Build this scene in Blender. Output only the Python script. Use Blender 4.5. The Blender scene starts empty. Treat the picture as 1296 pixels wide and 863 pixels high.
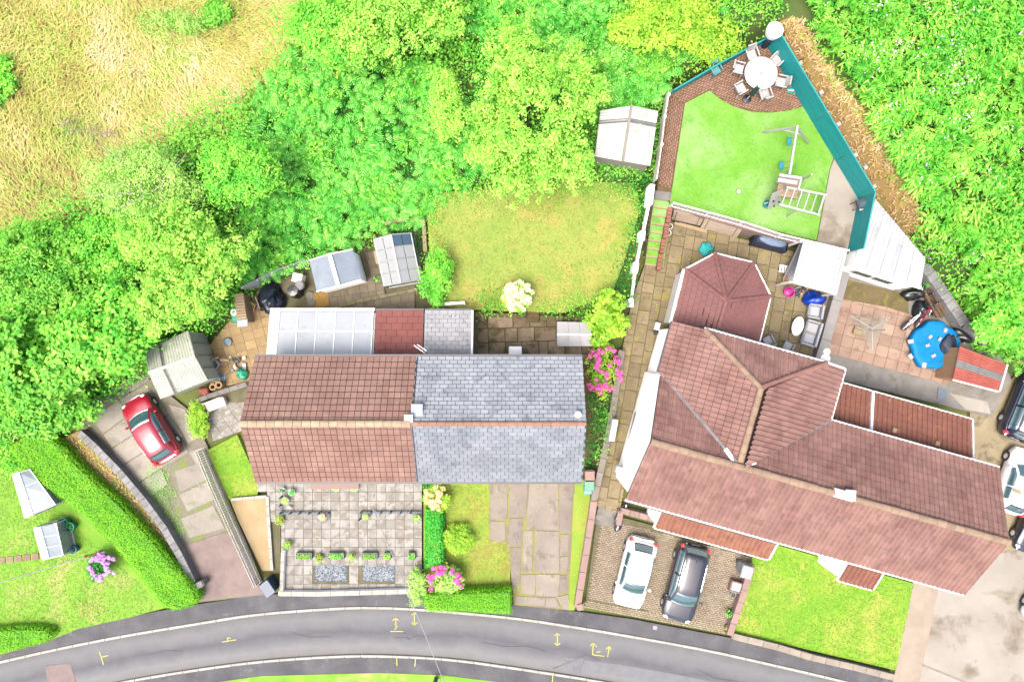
import bpy, math, random
import numpy as np
from mathutils import Vector, Matrix

R = random.Random(7)
NR = np.random.default_rng(7)
COL = bpy.context.scene.collection
SC = bpy.context.scene
PI = math.pi

# ------------------------------------------------------------------ camera, sky, sun, exposure
H, F, CX, CY = 39.0, 864.0, 648.0, 431.5     # flying height, focal length in photo pixels, photo centre
cam = bpy.data.cameras.new('camera'); cam_o = bpy.data.objects.new('camera', cam); COL.objects.link(cam_o)
cam.sensor_fit = 'HORIZONTAL'; cam.sensor_width = 36.0; cam.lens = 24.0
cam.clip_start = 0.5; cam.clip_end = 600.0
cam_o.location = (0, 0, H); cam_o.rotation_euler = (0, 0, 0)
SC.camera = cam_o
SUN_EL, SUN_AZ = math.radians(69), math.radians(222)     # azimuth clockwise from north (+y): light comes from the south-south-west
w = bpy.data.worlds.new('World'); SC.world = w; w.use_nodes = True
nt = w.node_tree; nt.nodes.clear()
sky = nt.nodes.new('ShaderNodeTexSky'); sky.sky_type = 'NISHITA'; sky.sun_disc = False
sky.sun_elevation = SUN_EL; sky.sun_rotation = SUN_AZ; sky.air_density = 0.7; sky.dust_density = 7.0; sky.ozone_density = 1.0
bg = nt.nodes.new('ShaderNodeBackground'); bg.inputs[1].default_value = 0.15
wo = nt.nodes.new('ShaderNodeOutputWorld')
nt.links.new(sky.outputs[0], bg.inputs[0]); nt.links.new(bg.outputs[0], wo.inputs[0])
sl = bpy.data.lights.new('sun', 'SUN'); sl.energy = 1.15; sl.angle = math.radians(28); sl.color = (1.0, 0.94, 0.84)
so = bpy.data.objects.new('sun', sl); COL.objects.link(so)
sd = Vector((math.sin(SUN_AZ) * math.cos(SUN_EL), math.cos(SUN_AZ) * math.cos(SUN_EL), math.sin(SUN_EL)))
so.rotation_euler = sd.to_track_quat('Z', 'Y').to_euler(); so.location = sd * 60
SC.view_settings.view_transform = 'Standard'; SC.view_settings.look = 'None'
SC.view_settings.exposure = 2.2; SC.view_settings.gamma = 1.0; SC.view_settings.use_curve_mapping = False
SC.cycles.max_bounces = 6; SC.cycles.transparent_max_bounces = 8

# ------------------------------------------------------------------ helpers
def P(x, y, z=0.0):
    s = (H - z) / F
    return Vector(((x - CX) * s, (CY - y) * s, z))
def PX(pts, z=0.0): return [tuple(P(x, y, z)[:2]) for x, y in pts]
def head(x0, y0, x1, y1): return math.atan2(-(y1 - y0), x1 - x0)
def m_per_px(z=0.0): return (H - z) / F
def lin(c):
    c = c / 255.0
    return c / 12.92 if c <= 0.04045 else ((c + 0.055) / 1.055) ** 2.4
GAIN = 4.5
LGAIN = 1.45
def CL(r, g, b): return (min(.9, lin(r) / LGAIN), min(.9, lin(g) / LGAIN), min(.9, lin(b) / LGAIN), 1.0)
def C(r, g, b): return (min(.9, lin(r) / GAIN), min(.9, lin(g) / GAIN), min(.9, lin(b) / GAIN), 1.0)

def CM(r, g, b): return tuple(lin(v) / 2.35 for v in (r, g, b)) + (1.0,)
def tag(o, label=None, cat=None, group=None, kind=None):
    if label: o['label'] = label
    if cat: o['category'] = cat
    if group: o['group'] = group
    if kind: o['kind'] = kind
    return o
ORG = {}
def thing(name, label, cat, loc=(0, 0, 0), rz=0.0, group=None, kind=None):
    o = bpy.data.objects.new(name, None); COL.objects.link(o)
    o.empty_display_size = 0.3
    o.location = loc; o.rotation_euler = (0, 0, rz)
    ORG[o.name] = Vector(loc)
    return tag(o, label, cat, group, kind)
def dup(root, loc, rz=None, label=None, scale=None):
    c = root.copy(); COL.objects.link(c); c.location = loc
    if rz is not None: c.rotation_euler = (0, 0, rz)
    if scale is not None: c.scale = (scale,) * 3
    if label: c['label'] = label
    def kids(a, b):
        for k in list(a.children):
            n = k.copy(); COL.objects.link(n); n.parent = b
            kids(k, n)
    kids(root, c)
    return c

def np_mesh(name, v, f, smooth=False):
    """v (n,3), f (m,k) arrays with k-gons."""
    v = np.asarray(v, dtype=np.float32); f = np.asarray(f, dtype=np.int32)
    me = bpy.data.meshes.new(name)
    me.vertices.add(len(v)); me.vertices.foreach_set('co', v.ravel())
    me.loops.add(f.size); me.loops.foreach_set('vertex_index', f.ravel())
    me.polygons.add(len(f)); me.polygons.foreach_set('loop_start', np.arange(0, f.size, f.shape[1], dtype=np.int32))
    if smooth: me.polygons.foreach_set('use_smooth', np.ones(len(f), dtype=bool))
    me.update(calc_edges=True)
    return me
def np_obj(name, v, f, mat, parent=None, smooth=False, loc=None):
    if loc is not None: v = np.asarray(v) - np.asarray(loc)
    me = np_mesh(name, v, f, smooth); me.materials.append(mat)
    o = bpy.data.objects.new(name, me); COL.objects.link(o)
    if parent is not None: o.parent = parent
    elif loc is not None: o.location = loc
    return o

class MB:
    def __init__(s): s.v = []; s.f = []; s.m = []; s.mi = 0
    def add(s, vs, fs):
        b = len(s.v); s.v += [tuple(v) for v in vs]
        s.f += [tuple(i + b for i in f) for f in fs]; s.m += [s.mi] * len(fs); return s
    def box(s, c, d, rz=0.0, ry=0.0, bev=0.0):
        """centre c, sizes d; bev chamfers the top edges"""
        x, y, z = d[0] / 2, d[1] / 2, d[2] / 2
        if bev:
            b = min(bev, x * .9, y * .9, z * 1.8)
            vs = [(-x, -y, -z), (x, -y, -z), (x, y, -z), (-x, y, -z), (-x, -y, z - b), (x, -y, z - b), (x, y, z - b), (-x, y, z - b),
                  (-x + b, -y + b, z), (x - b, -y + b, z), (x - b, y - b, z), (-x + b, y - b, z)]
            fs = [(3, 2, 1, 0), (8, 9, 10, 11)] + [(i, (i + 1) % 4, 4 + (i + 1) % 4, 4 + i) for i in range(4)] + [(4 + i, 4 + (i + 1) % 4, 8 + (i + 1) % 4, 8 + i) for i in range(4)]
        else:
            vs = [(-x, -y, -z), (x, -y, -z), (x, y, -z), (-x, y, -z), (-x, -y, z), (x, -y, z), (x, y, z), (-x, y, z)]
            fs = [(3, 2, 1, 0), (4, 5, 6, 7)] + [(i, (i + 1) % 4, 4 + (i + 1) % 4, 4 + i) for i in range(4)]
        M = Matrix.Translation(c) @ Matrix.Rotation(rz, 4, 'Z') @ Matrix.Rotation(ry, 4, 'Y')
        return s.add([M @ Vector(v) for v in vs], fs)
    def prism(s, poly, z0, z1):
        n = len(poly)
        a = sum(poly[i][0] * poly[(i + 1) % n][1] - poly[(i + 1) % n][0] * poly[i][1] for i in range(n))
        Z0 = z0 if hasattr(z0, '__len__') else [z0] * n
        Z1 = z1 if hasattr(z1, '__len__') else [z1] * n
        idx = list(range(n))
        if a < 0: idx.reverse()
        vs = [(poly[i][0], poly[i][1], Z0[i]) for i in idx] + [(poly[i][0], poly[i][1], Z1[i]) for i in idx]
        return s.add(vs, [tuple(range(n - 1, -1, -1)), tuple(range(n, 2 * n))] + [(i, (i + 1) % n, n + (i + 1) % n, n + i) for i in range(n)])
    def tube(s, pts, r, n=6, cap=True):
        pts = [Vector(p) for p in pts]; m = len(pts)
        rs = r if hasattr(r, '__len__') else [r] * m
        vs = []; fs = []
        for i, p in enumerate(pts):
            d = (pts[min(i + 1, m - 1)] - pts[max(i - 1, 0)]).normalized()
            a = d.cross(Vector((0, 0, 1)))
            if a.length < 1e-3: a = Vector((1, 0, 0))
            a.normalize(); b = d.cross(a)
            for k in range(n):
                t = 2 * PI * k / n
                vs.append(p + (a * math.cos(t) + b * math.sin(t)) * rs[i])
        for i in range(m - 1):
            for k in range(n):
                fs.append((i * n + k, i * n + (k + 1) % n, (i + 1) * n + (k + 1) % n, (i + 1) * n + k))
        if cap: fs += [tuple(range(n)), tuple(range(m * n - 1, (m - 1) * n - 1, -1))]
        return s.add(vs, fs)
    def bar(s, p0, p1, w, h):
        """rectangular bar from p0 to p1, w across, h high"""
        p0, p1 = Vector(p0), Vector(p1); d = (p1 - p0).normalized()
        a = d.cross(Vector((0, 0, 1)))
        if a.length < 1e-3: a = Vector((1, 0, 0))
        a.normalize(); b = a.cross(d)
        a = a * (w / 2); b = b * (h / 2)
        vs = [p + x for p in (p0, p1) for x in (-a - b, a - b, a + b, -a + b)]
        return s.add(vs, [(3, 2, 1, 0), (4, 5, 6, 7)] + [(i, (i + 1) % 4, 4 + (i + 1) % 4, 4 + i) for i in range(4)])
    def lathe(s, prof, n=16, c=(0, 0, 0), sx=1.0, sy=1.0):
        vs = []; fs = []; m = len(prof)
        for r, z in prof:
            for k in range(n):
                t = 2 * PI * k / n
                vs.append((c[0] + sx * r * math.cos(t), c[1] + sy * r * math.sin(t), c[2] + z))
        for i in range(m - 1):
            for k in range(n):
                fs.append((i * n + k, i * n + (k + 1) % n, (i + 1) * n + (k + 1) % n, (i + 1) * n + k))
        fs += [tuple(range(n - 1, -1, -1)), tuple(range((m - 1) * n, m * n))]
        return s.add(vs, fs)
    def blob(s, c, d, nu=14, nv=8, amp=.12, seed=0, flat=0.0):
        """lumpy ellipsoid sitting with its base flattened at z >= c.z - flat"""
        g = np.random.default_rng(seed); k = g.normal(size=(6, 3)) * 2.4; ph = g.uniform(0, 6.28, 6)
        vs = []; fs = []
        for j in range(nv + 1):
            th = PI * j / nv
            for i in range(nu):
                a = 2 * PI * i / nu
                n = np.array([math.sin(th) * math.cos(a), math.sin(th) * math.sin(a), math.cos(th)])
                q = 1 + amp * float(np.sin(k @ n * 1.6 + ph).sum()) / 2.4
                z = n[2] * d[2] * q
                if flat: z = max(z, -flat)
                vs.append((c[0] + n[0] * d[0] * q, c[1] + n[1] * d[1] * q, c[2] + z))
        for j in range(nv):
            for i in range(nu):
                fs.append((j * nu + i, (j + 1) * nu + i, (j + 1) * nu + (i + 1) % nu, j * nu + (i + 1) % nu))
        return s.add(vs, fs)
    def grid(s, fn, nu, nv):
        """fn(u,v) in 0..1 -> point"""
        vs = [fn(i / nu, j / nv) for j in range(nv + 1) for i in range(nu + 1)]
        fs = [(j * (nu + 1) + i, j * (nu + 1) + i + 1, (j + 1) * (nu + 1) + i + 1, (j + 1) * (nu + 1) + i) for j in range(nv) for i in range(nu)]
        return s.add(vs, fs)
    def build(s, name, mats, parent=None, world=False, smooth=False, loc='auto'):
        if not isinstance(mats, (list, tuple)): mats = [mats]
        off = Vector((0, 0, 0))
        if parent is not None:
            if world: off = ORG[parent.name]
        elif loc == 'auto':
            xs = [v[0] for v in s.v]; ys = [v[1] for v in s.v]
            off = Vector(((min(xs) + max(xs)) / 2, (min(ys) + max(ys)) / 2, min(v[2] for v in s.v)))
        elif loc is not None: off = Vector(loc)
        me = bpy.data.meshes.new(name)
        me.from_pydata([(v[0] - off.x, v[1] - off.y, v[2] - off.z) for v in s.v], [], s.f)
        for m in mats: me.materials.append(m)
        if len(mats) > 1: me.polygons.foreach_set('material_index', s.m)
        if smooth: me.polygons.foreach_set('use_smooth', [True] * len(s.f))
        o = bpy.data.objects.new(name, me); COL.objects.link(o)
        if parent is not None:
            o.parent = parent; ORG[o.name] = ORG.get(parent.name, Vector((0, 0, 0)))
        else:
            o.location = off; ORG[o.name] = off
        return o

def clip(subj, box):
    """Sutherland-Hodgman: polygon subj (any) by convex polygon box (CCW)."""
    out = subj
    n = len(box)
    for i in range(n):
        ax, ay = box[i]; bx, by = box[(i + 1) % n]
        inp, out = out, []
        if not inp: return []
        def side(p): return (bx - ax) * (p[1] - ay) - (by - ay) * (p[0] - ax)
        for j in range(len(inp)):
            p, q = inp[j - 1], inp[j]
            sp, sq = side(p), side(q)
            if sq >= 0:
                if sp < 0:
                    t = sp / (sp - sq); out.append((p[0] + (q[0] - p[0]) * t, p[1] + (q[1] - p[1]) * t))
                out.append(q)
            elif sp >= 0:
                t = sp / (sp - sq); out.append((p[0] + (q[0] - p[0]) * t, p[1] + (q[1] - p[1]) * t))
    r = []
    for p in out:
        if not r or abs(p[0] - r[-1][0]) + abs(p[1] - r[-1][1]) > 1e-4: r.append(p)
    if len(r) > 1 and abs(r[0][0] - r[-1][0]) + abs(r[0][1] - r[-1][1]) < 1e-4: r.pop()
    return r if len(r) >= 3 else []
def area(p): return abs(sum(p[i - 1][0] * p[i][1] - p[i][0] * p[i - 1][1] for i in range(len(p)))) / 2
def inside(poly, x, y):
    """vectorised point in polygon"""
    x = np.asarray(x); y = np.asarray(y); r = np.zeros(x.shape, bool); n = len(poly)
    for i in range(n):
        x0, y0 = poly[i - 1]; x1, y1 = poly[i]
        c = ((y0 > y) != (y1 > y)) & (x < (x1 - x0) * (y - y0) / (y1 - y0 + 1e-12) + x0)
        r ^= c
    return r
def pdist(poly, x, y):
    d = np.full(np.shape(x), 1e9); n = len(poly)
    for i in range(n):
        ax, ay = poly[i - 1]; bx, by = poly[i]
        t = np.clip(((x - ax) * (bx - ax) + (y - ay) * (by - ay)) / ((bx - ax) ** 2 + (by - ay) ** 2 + 1e-9), 0, 1)
        d = np.minimum(d, np.hypot(x - ax - t * (bx - ax), y - ay - t * (by - ay)))
    return d
def smooth(poly, k=6):
    """Catmull-Rom through an open polyline"""
    out = []
    n = len(poly)
    for i in range(n - 1):
        p0, p1, p2, p3 = poly[max(i - 1, 0)], poly[i], poly[i + 1], poly[min(i + 2, n - 1)]
        for j in range(k):
            t = j / k
            out.append(tuple(.5 * (2 * p1[a] + (p2[a] - p0[a]) * t + (2 * p0[a] - 5 * p1[a] + 4 * p2[a] - p3[a]) * t * t + (3 * p1[a] - p0[a] - 3 * p2[a] + p3[a]) * t ** 3) for a in (0, 1)))
    return out + [tuple(poly[-1])]

# ------------------------------------------------------------------ materials
def ramp(nt, fac, stops):
    r = nt.nodes.new('ShaderNodeValToRGB'); e = r.color_ramp.elements
    while len(e) < len(stops): e.new(.5)
    for i, (p, c) in enumerate(stops): e[i].position = p; e[i].color = c
    nt.links.new(fac, r.inputs[0]); return r.outputs[0]
def noise(nt, vec, scale, detail=4, rough=.6, dist=0.0):
    n = nt.nodes.new('ShaderNodeTexNoise'); n.inputs['Scale'].default_value = scale
    n.inputs['Detail'].default_value = detail; n.inputs['Roughness'].default_value = rough; n.inputs['Distortion'].default_value = dist
    nt.links.new(vec, n.inputs['Vector']); return n.outputs[0]
def math2(nt, op, a, b=None):
    m = nt.nodes.new('ShaderNodeMath'); m.operation = op
    for k, x in enumerate((a, b)):
        if x is None: continue
        if isinstance(x, (int, float)): m.inputs[k].default_value = x
        else: nt.links.new(x, m.inputs[k])
    return m.outputs[0]
def mixc(nt, fac, a, b, mode='MIX'):
    m = nt.nodes.new('ShaderNodeMix'); m.data_type = 'RGBA'; m.blend_type = mode
    for s, x in ((m.inputs['Factor'], fac), (m.inputs['A'], a), (m.inputs['B'], b)):
        pass
    fi, ai, bi = m.inputs[0], m.inputs[6], m.inputs[7]
    for s, x in ((fi, fac), (ai, a), (bi, b)):
        if isinstance(x, (int, float)): s.default_value = x
        elif isinstance(x, tuple): s.default_value = x
        else: nt.links.new(x, s)
    return m.outputs[2]
MATS = {}
def mat(name, c1, c2=None, scale=2.0, detail=5, lo=.35, hi=.65, rough=.8, metal=0.0, rnd=.0, island=.0, bump=0.0, bscale=30.0,
        stains=(), coat=0.0, spec=.4, stretch=None, world=False):
    if name in MATS: return MATS[name]
    m = bpy.data.materials.new(name); m.use_nodes = True; nt = m.node_tree; nt.nodes.clear()
    out = nt.nodes.new('ShaderNodeOutputMaterial'); b = nt.nodes.new('ShaderNodeBsdfPrincipled')
    nt.links.new(b.outputs[0], out.inputs[0])
    if world:
        g = nt.nodes.new('ShaderNodeNewGeometry'); vec = g.outputs['Position']
    else:
        tc = nt.nodes.new('ShaderNodeTexCoord'); vec = tc.outputs['Object']
        if rnd:
            oi0 = nt.nodes.new('ShaderNodeObjectInfo'); va = nt.nodes.new('ShaderNodeVectorMath'); va.operation = 'ADD'
            sc_ = math2(nt, 'MULTIPLY', oi0.outputs['Random'], 37.0)
            nt.links.new(vec, va.inputs[0]); nt.links.new(sc_, va.inputs[1]); vec = va.outputs[0]
    if stretch:
        mp = nt.nodes.new('ShaderNodeMapping'); mp.inputs['Scale'].default_value = stretch[:3]
        if len(stretch) > 3: mp.inputs['Rotation'].default_value = (0, 0, stretch[3])
        nt.links.new(vec, mp.inputs[0]); vec = mp.outputs[0]
    col = c1
    if c2 is not None:
        col = ramp(nt, noise(nt, vec, scale, detail), [(lo, c1), (hi, c2)])
    for (sc_, scl, a, z_) in stains:
        col = mixc(nt, ramp(nt, noise(nt, vec, scl, 5, .65, .3), [(a, (0, 0, 0, 1)), (z_, (1, 1, 1, 1))]), col, sc_)
    v = None
    if rnd:
        oi = nt.nodes.new('ShaderNodeObjectInfo')
        v = math2(nt, 'ADD', math2(nt, 'MULTIPLY', oi.outputs['Random'], 2 * rnd), 1 - rnd)
    if island:
        g2 = nt.nodes.new('ShaderNodeNewGeometry')
        q = math2(nt, 'ADD', math2(nt, 'MULTIPLY', g2.outputs['Random Per Island'], 2 * island), 1 - island)
        v = q if v is None else math2(nt, 'MULTIPLY', v, q)
    if v is not None:
        hs = nt.nodes.new('ShaderNodeHueSaturation'); nt.links.new(v, hs.inputs['Value'])
        if isinstance(col, tuple): hs.inputs['Color'].default_value = col
        else: nt.links.new(col, hs.inputs['Color'])
        col = hs.outputs[0]
    if isinstance(col, tuple): b.inputs['Base Color'].default_value = col
    else: nt.links.new(col, b.inputs['Base Color'])
    b.inputs['Roughness'].default_value = rough; b.inputs['Metallic'].default_value = metal
    b.inputs['Specular IOR Level'].default_value = spec
    if coat: b.inputs['Coat Weight'].default_value = coat; b.inputs['Coat Roughness'].default_value = .04
    if bump:
        bp = nt.nodes.new('ShaderNodeBump'); bp.inputs['Strength'].default_value = bump; bp.inputs['Distance'].default_value = .03
        nt.links.new(noise(nt, vec, bscale, 4), bp.inputs['Height']); nt.links.new(bp.outputs[0], b.inputs['Normal'])
    MATS[name] = m; return m
def leafmat(name, stops, patch=.5, pscale=.5, trans=.5, rough=.6):
    """foliage: colour varies from leaf to leaf and from patch to patch"""
    m = bpy.data.materials.new(name); m.use_nodes = True; nt = m.node_tree; nt.nodes.clear()
    out = nt.nodes.new('ShaderNodeOutputMaterial'); b = nt.nodes.new('ShaderNodeBsdfPrincipled'); t = nt.nodes.new('ShaderNodeBsdfTranslucent')
    mx = nt.nodes.new('ShaderNodeMixShader'); mx.inputs[0].default_value = trans
    g = nt.nodes.new('ShaderNodeNewGeometry')
    f = math2(nt, 'ADD', math2(nt, 'MULTIPLY', g.outputs['Random Per Island'], 1 - patch), math2(nt, 'MULTIPLY', ramp(nt, noise(nt, g.outputs['Position'], pscale, 3), [(.3, (0, 0, 0, 1)), (.7, (1, 1, 1, 1))]), patch))
    c = ramp(nt, f, stops)
    nt.links.new(c, b.inputs['Base Color']); nt.links.new(c, t.inputs[0])
    b.inputs['Roughness'].default_value = rough; b.inputs['Specular IOR Level'].default_value = .35
    nt.links.new(b.outputs[0], mx.inputs[1]); nt.links.new(t.outputs[0], mx.inputs[2]); nt.links.new(mx.outputs[0], out.inputs[0])
    MATS[name] = m; return m
def glass(name, tint, alpha=.5, rough=.05):
    m = bpy.data.materials.new(name); m.use_nodes = True; nt = m.node_tree; nt.nodes.clear()
    out = nt.nodes.new('ShaderNodeOutputMaterial'); b = nt.nodes.new('ShaderNodeBsdfPrincipled'); t = nt.nodes.new('ShaderNodeBsdfTransparent')
    mx = nt.nodes.new('ShaderNodeMixShader'); mx.inputs[0].default_value = alpha
    b.inputs['Base Color'].default_value = tint; b.inputs['Roughness'].default_value = rough
    nt.links.new(t.outputs[0], mx.inputs[1]); nt.links.new(b.outputs[0], mx.inputs[2]); nt.links.new(mx.outputs[0], out.inputs[0])
    MATS[name] = m; return m

M = {}
M['white'] = mat('white_paint', (.42, .42, .415, 1), (.36, .36, .35, 1), 1.2, rough=.5)
M['render'] = mat('white_render', (.78, .78, .775, 1), (.7, .7, .69, 1), .8, rough=.8, bump=.1)
M['plastic'] = mat('white_plastic', C(240, 238, 238), C(230, 228, 226), 3, rough=.4, rnd=.05)
M['metalsheet'] = mat('white_sheet', (.2, .213, .218, 1), (.165, .178, .183, 1), 1.5, rough=.45, stains=((C(190, 180, 150), 2.2, .62, .8),), stretch=(1, 1, 1))
M['asphalt'] = mat('asphalt', C(112, 114, 124), C(132, 133, 142), 1.2, rough=.9, bump=.25, bscale=60)
M['footway'] = mat('footway_tarmac', C(98, 98, 104), C(126, 126, 130), .9, rough=.92, bump=.25, bscale=60, stains=((C(160, 156, 152), 1.6, .6, .75), (C(206, 206, 196), 9.0, .68, .72)))
M['kerb'] = mat('kerb_concrete', C(232, 230, 222), C(210, 205, 190), 2, rough=.8, rnd=.08)
M['roadpaint'] = mat('yellow_road_paint', C(240, 240, 110), C(168, 168, 140), 14, lo=.46, hi=.68, rough=.7)
M['concrete'] = mat('concrete', C(186, 178, 165), C(205, 197, 183), 1.0, rough=.9, bump=.2, bscale=25, rnd=.1, stains=((C(150, 146, 128), .9, .55, .75),))
M['palecon'] = mat('pale_concrete', C(214, 207, 194), C(196, 188, 174), .5, rough=.9, bump=.15, bscale=25, rnd=.05, stains=((C(160, 146, 124), .45, .52, .66), (C(120, 110, 96), .8, .66, .8)))
M['greycon'] = mat('grey_concrete', C(150, 146, 138), C(176, 172, 165), 1.1, rough=.9, bump=.25, bscale=20, rnd=.1, stains=((C(128, 124, 84), 1.2, .55, .72),))
M['stone'] = mat('grey_wall_stone', C(152, 152, 154), C(184, 184, 184), 3, rough=.9, bump=.4, bscale=15, rnd=.18)
M['redtarmac'] = mat('red_tarmac', C(160, 140, 134), C(182, 162, 154), 1.5, rough=.9, bump=.2, bscale=50)
M['slab'] = mat('patio_slab', C(180, 177, 168), C(206, 203, 195), 1.3, lo=.46, hi=.52, rough=.85, rnd=.08, bump=.1, stains=((C(170, 160, 146), 2.2, .52, .58),))
M['joint'] = mat('sandy_joint', C(150, 140, 112), C(120, 120, 80), 1.5, rough=.95)
M['mossjoint'] = mat('mossy_joint', C(136, 132, 40), C(120, 112, 66), 1.2, rough=.95, bump=.3)
M['path'] = mat('path_slab', C(160, 142, 106), C(186, 168, 132), 1.1, rough=.9, rnd=.14, bump=.15, stains=((C(196, 184, 70), 1.3, .58, .72), (C(140, 124, 92), 2.5, .58, .7)))
M['flag'] = mat('mossy_flag', C(200, 178, 150), C(150, 132, 100), .9, rough=.9, rnd=.12, bump=.2, stains=((C(116, 102, 44), 1.1, .5, .66),))
M['redslab'] = mat('red_patio_slab', C(196, 158, 136), C(212, 184, 160), .8, rough=.9, rnd=.13, bump=.12, stains=((C(180, 132, 116), 1.7, .55, .68),))
M['block'] = mat('block_paving', C(190, 172, 148), C(210, 194, 170), .8, rough=.9, island=.16, stains=((C(160, 150, 92), .8, .58, .78),))
M['blockpale'] = mat('pale_block_edge', C(212, 198, 168), C(196, 180, 146), 1.2, rough=.9, island=.14)
M['brick'] = mat('terrace_brick', C(196, 152, 128), C(178, 136, 108), 1.1, rough=.9, island=.18, stains=((C(160, 150, 70), 1.1, .63, .8),))
M['pinkwall'] = mat('pink_coping', C(206, 172, 162), C(190, 158, 148), 1.6, rough=.9, rnd=.08, bump=.15)
M['greywall'] = mat('grey_coping', C(186, 176, 164), C(168, 158, 146), 1.6, rough=.9, rnd=.1, bump=.15)
M['tileL'] = mat('brown_roof_tile', C(172, 128, 114), C(194, 152, 136), .7, rough=.85, rnd=.09, island=.13, bump=.2, bscale=25, stains=((C(214, 186, 150), 1.4, .6, .78), (C(150, 110, 90), .9, .6, .78), (C(224, 204, 160), 6.0, .68, .74)), world=True)
M['tileR'] = mat('red_roof_tile', C(166, 120, 110), C(190, 146, 134), .6, rough=.85, rnd=.09, island=.16, bump=.2, bscale=25, stains=((C(150, 100, 92), .7, .56, .74), (C(222, 188, 150), 2.4, .68, .78), (C(236, 208, 160), 7.0, .71, .76), (C(120, 88, 80), 3.0, .66, .76)), world=True)
M['tileO'] = mat('orange_pantile', C(194, 134, 104), C(172, 110, 88), 1.2, rough=.85, rnd=.08, island=.12, stains=((C(150, 96, 80), 1.4, .55, .7),), world=True)
M['tileB'] = mat('lichen_pantile', C(158, 98, 80), C(174, 110, 88), 1.2, rough=.85, rnd=.06, island=.08, stains=((C(216, 160, 84), 5.0, .6, .7),), world=True)
M['slate'] = mat('grey_slate', C(208, 216, 224), C(186, 196, 208), 1.1, rough=.75, rnd=.1, island=.14, bump=.1, spec=.25, stains=((C(134, 141, 150), 1.0, .55, .7), (C(164, 170, 176), 5.0, .6, .68)), world=True)
M['slateF'] = mat('front_slate', C(180, 188, 198), C(156, 165, 176), 1.1, rough=.75, rnd=.1, island=.14, bump=.1, spec=.25, stains=((C(116, 124, 136), .8, .55, .72), (C(176, 184, 192), 5.0, .62, .7)), world=True)  # darker slate colour, laid on the front slope only
M['ridgeL'] = mat('lichen_ridge', C(214, 182, 150), C(230, 210, 176), 3, rough=.9, rnd=.1, bump=.3)
M['ridgeT'] = mat('terracotta_ridge', C(206, 154, 128), C(190, 140, 116), 3, rough=.85, rnd=.1)
M['ridgeR'] = mat('mossy_ridge', C(200, 172, 144), C(182, 150, 126), 2.5, rough=.9, rnd=.1, bump=.3)
M['underlay'] = mat('roof_underlay', C(84, 60, 54), rough=.9)
M['slateunder'] = mat('slate_underlay', C(96, 102, 112), rough=.9)
M['lead'] = mat('grey_lead', C(168, 168, 172), C(140, 142, 148), 3, rough=.6)
M['gutter'] = mat('dark_gutter', C(70, 72, 78), rough=.5)
M['teal'] = mat('turquoise_paint', C(0, 186, 188), C(14, 204, 204), 1.5, rough=.6, rnd=.04)
M['timber'] = mat('pale_timber', C(226, 196, 158), C(204, 174, 134), 4, rough=.8, rnd=.1, stretch=(1, 8, 1))
M['grey_timber'] = mat('weathered_timber', (.4, .38, .33, 1), (.33, .31, .26, 1), 5, rough=.8, rnd=.08)
M['darkwood'] = mat('brown_timber', C(140, 108, 76), C(112, 84, 58), 5, rough=.8, rnd=.12)
M['bark'] = mat('bark', C(110, 92, 70), C(80, 66, 50), 6, rough=.95, bump=.5)
M['soil'] = mat('soil', C(120, 96, 62), C(146, 122, 82), 2, rough=.95, bump=.4)
M['black'] = mat('black_plastic', C(40, 44, 50), C(56, 60, 66), 3, rough=.35)
M['tyre'] = mat('tyre_rubber', (.02, .02, .022, 1), rough=.8)
M['rim'] = mat('alloy_rim', (.55, .56, .57, 1), rough=.3, metal=.7)
M['glassdark'] = mat('car_glass', (.02, .045, .05, 1), rough=.06, spec=.9, coat=.3)
M['lampred'] = mat('tail_lamp_red', (.62, .02, .03, 1), rough=.15, coat=.6)
M['lampclear'] = mat('headlamp_clear', (.6, .62, .64, 1), rough=.08, coat=.6)
M['chrome'] = mat('bright_metal', (.65, .66, .67, 1), rough=.25, metal=.8)
M['alu'] = mat('aluminium_frame', C(232, 236, 238), C(208, 214, 216), 3, rough=.4, metal=.1)
M['pane'] = glass('greenhouse_glass', C(244, 250, 252), .66)
M['pane2'] = mat('polycarbonate', C(226, 234, 240), C(212, 222, 230), .8, rough=.4, rnd=.04, stains=((C(190, 204, 206), 1.4, .58, .7),))

# ------------------------------------------------------------------ the lie of the land
WILD = PX([(-900, 480), (-100, 556), (5, 556), (60, 545), (100, 522), (190, 462), (300, 392), (320, 366), (400, 333), (470, 305), (535, 275), (545, 262), (560, 248), (640, 242), (700, 236), (790, 236), (824, 216), (845, 112), (975, 36), (1112, 240), (1176, 332), (1290, 470), (1500, 480), (2600, 300), (2600, -1500), (-900, -1500)], 1.0)
def sst(t): t = np.clip(t, 0, 1); return t * t * (3 - 2 * t)
def gz(x, y):
    """height of the open ground"""
    x = np.asarray(x, float); y = np.asarray(y, float)
    ins = inside(WILD, x, y); d = pdist(WILD, x, y); d = np.where(ins, d, -d)
    base = 0.5 + 1.4 * sst((x - 3) / 7) * sst((y + 1) / 4) + .6 * sst((x + 5) / 4) * sst((9 - x) / 4) * sst((y - 4) / 5)
    up = base + .10 * np.clip(d, 0, 30) + .22 * np.sin(x * .55 + 1.3) * np.sin(y * .48) * np.clip(d / 3, 0, 1)
    return -.25 + (up + .25) * sst((d + .5) / 1.0)
def gz1(x, y): return float(gz(np.array([x]), np.array([y]))[0])

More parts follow.
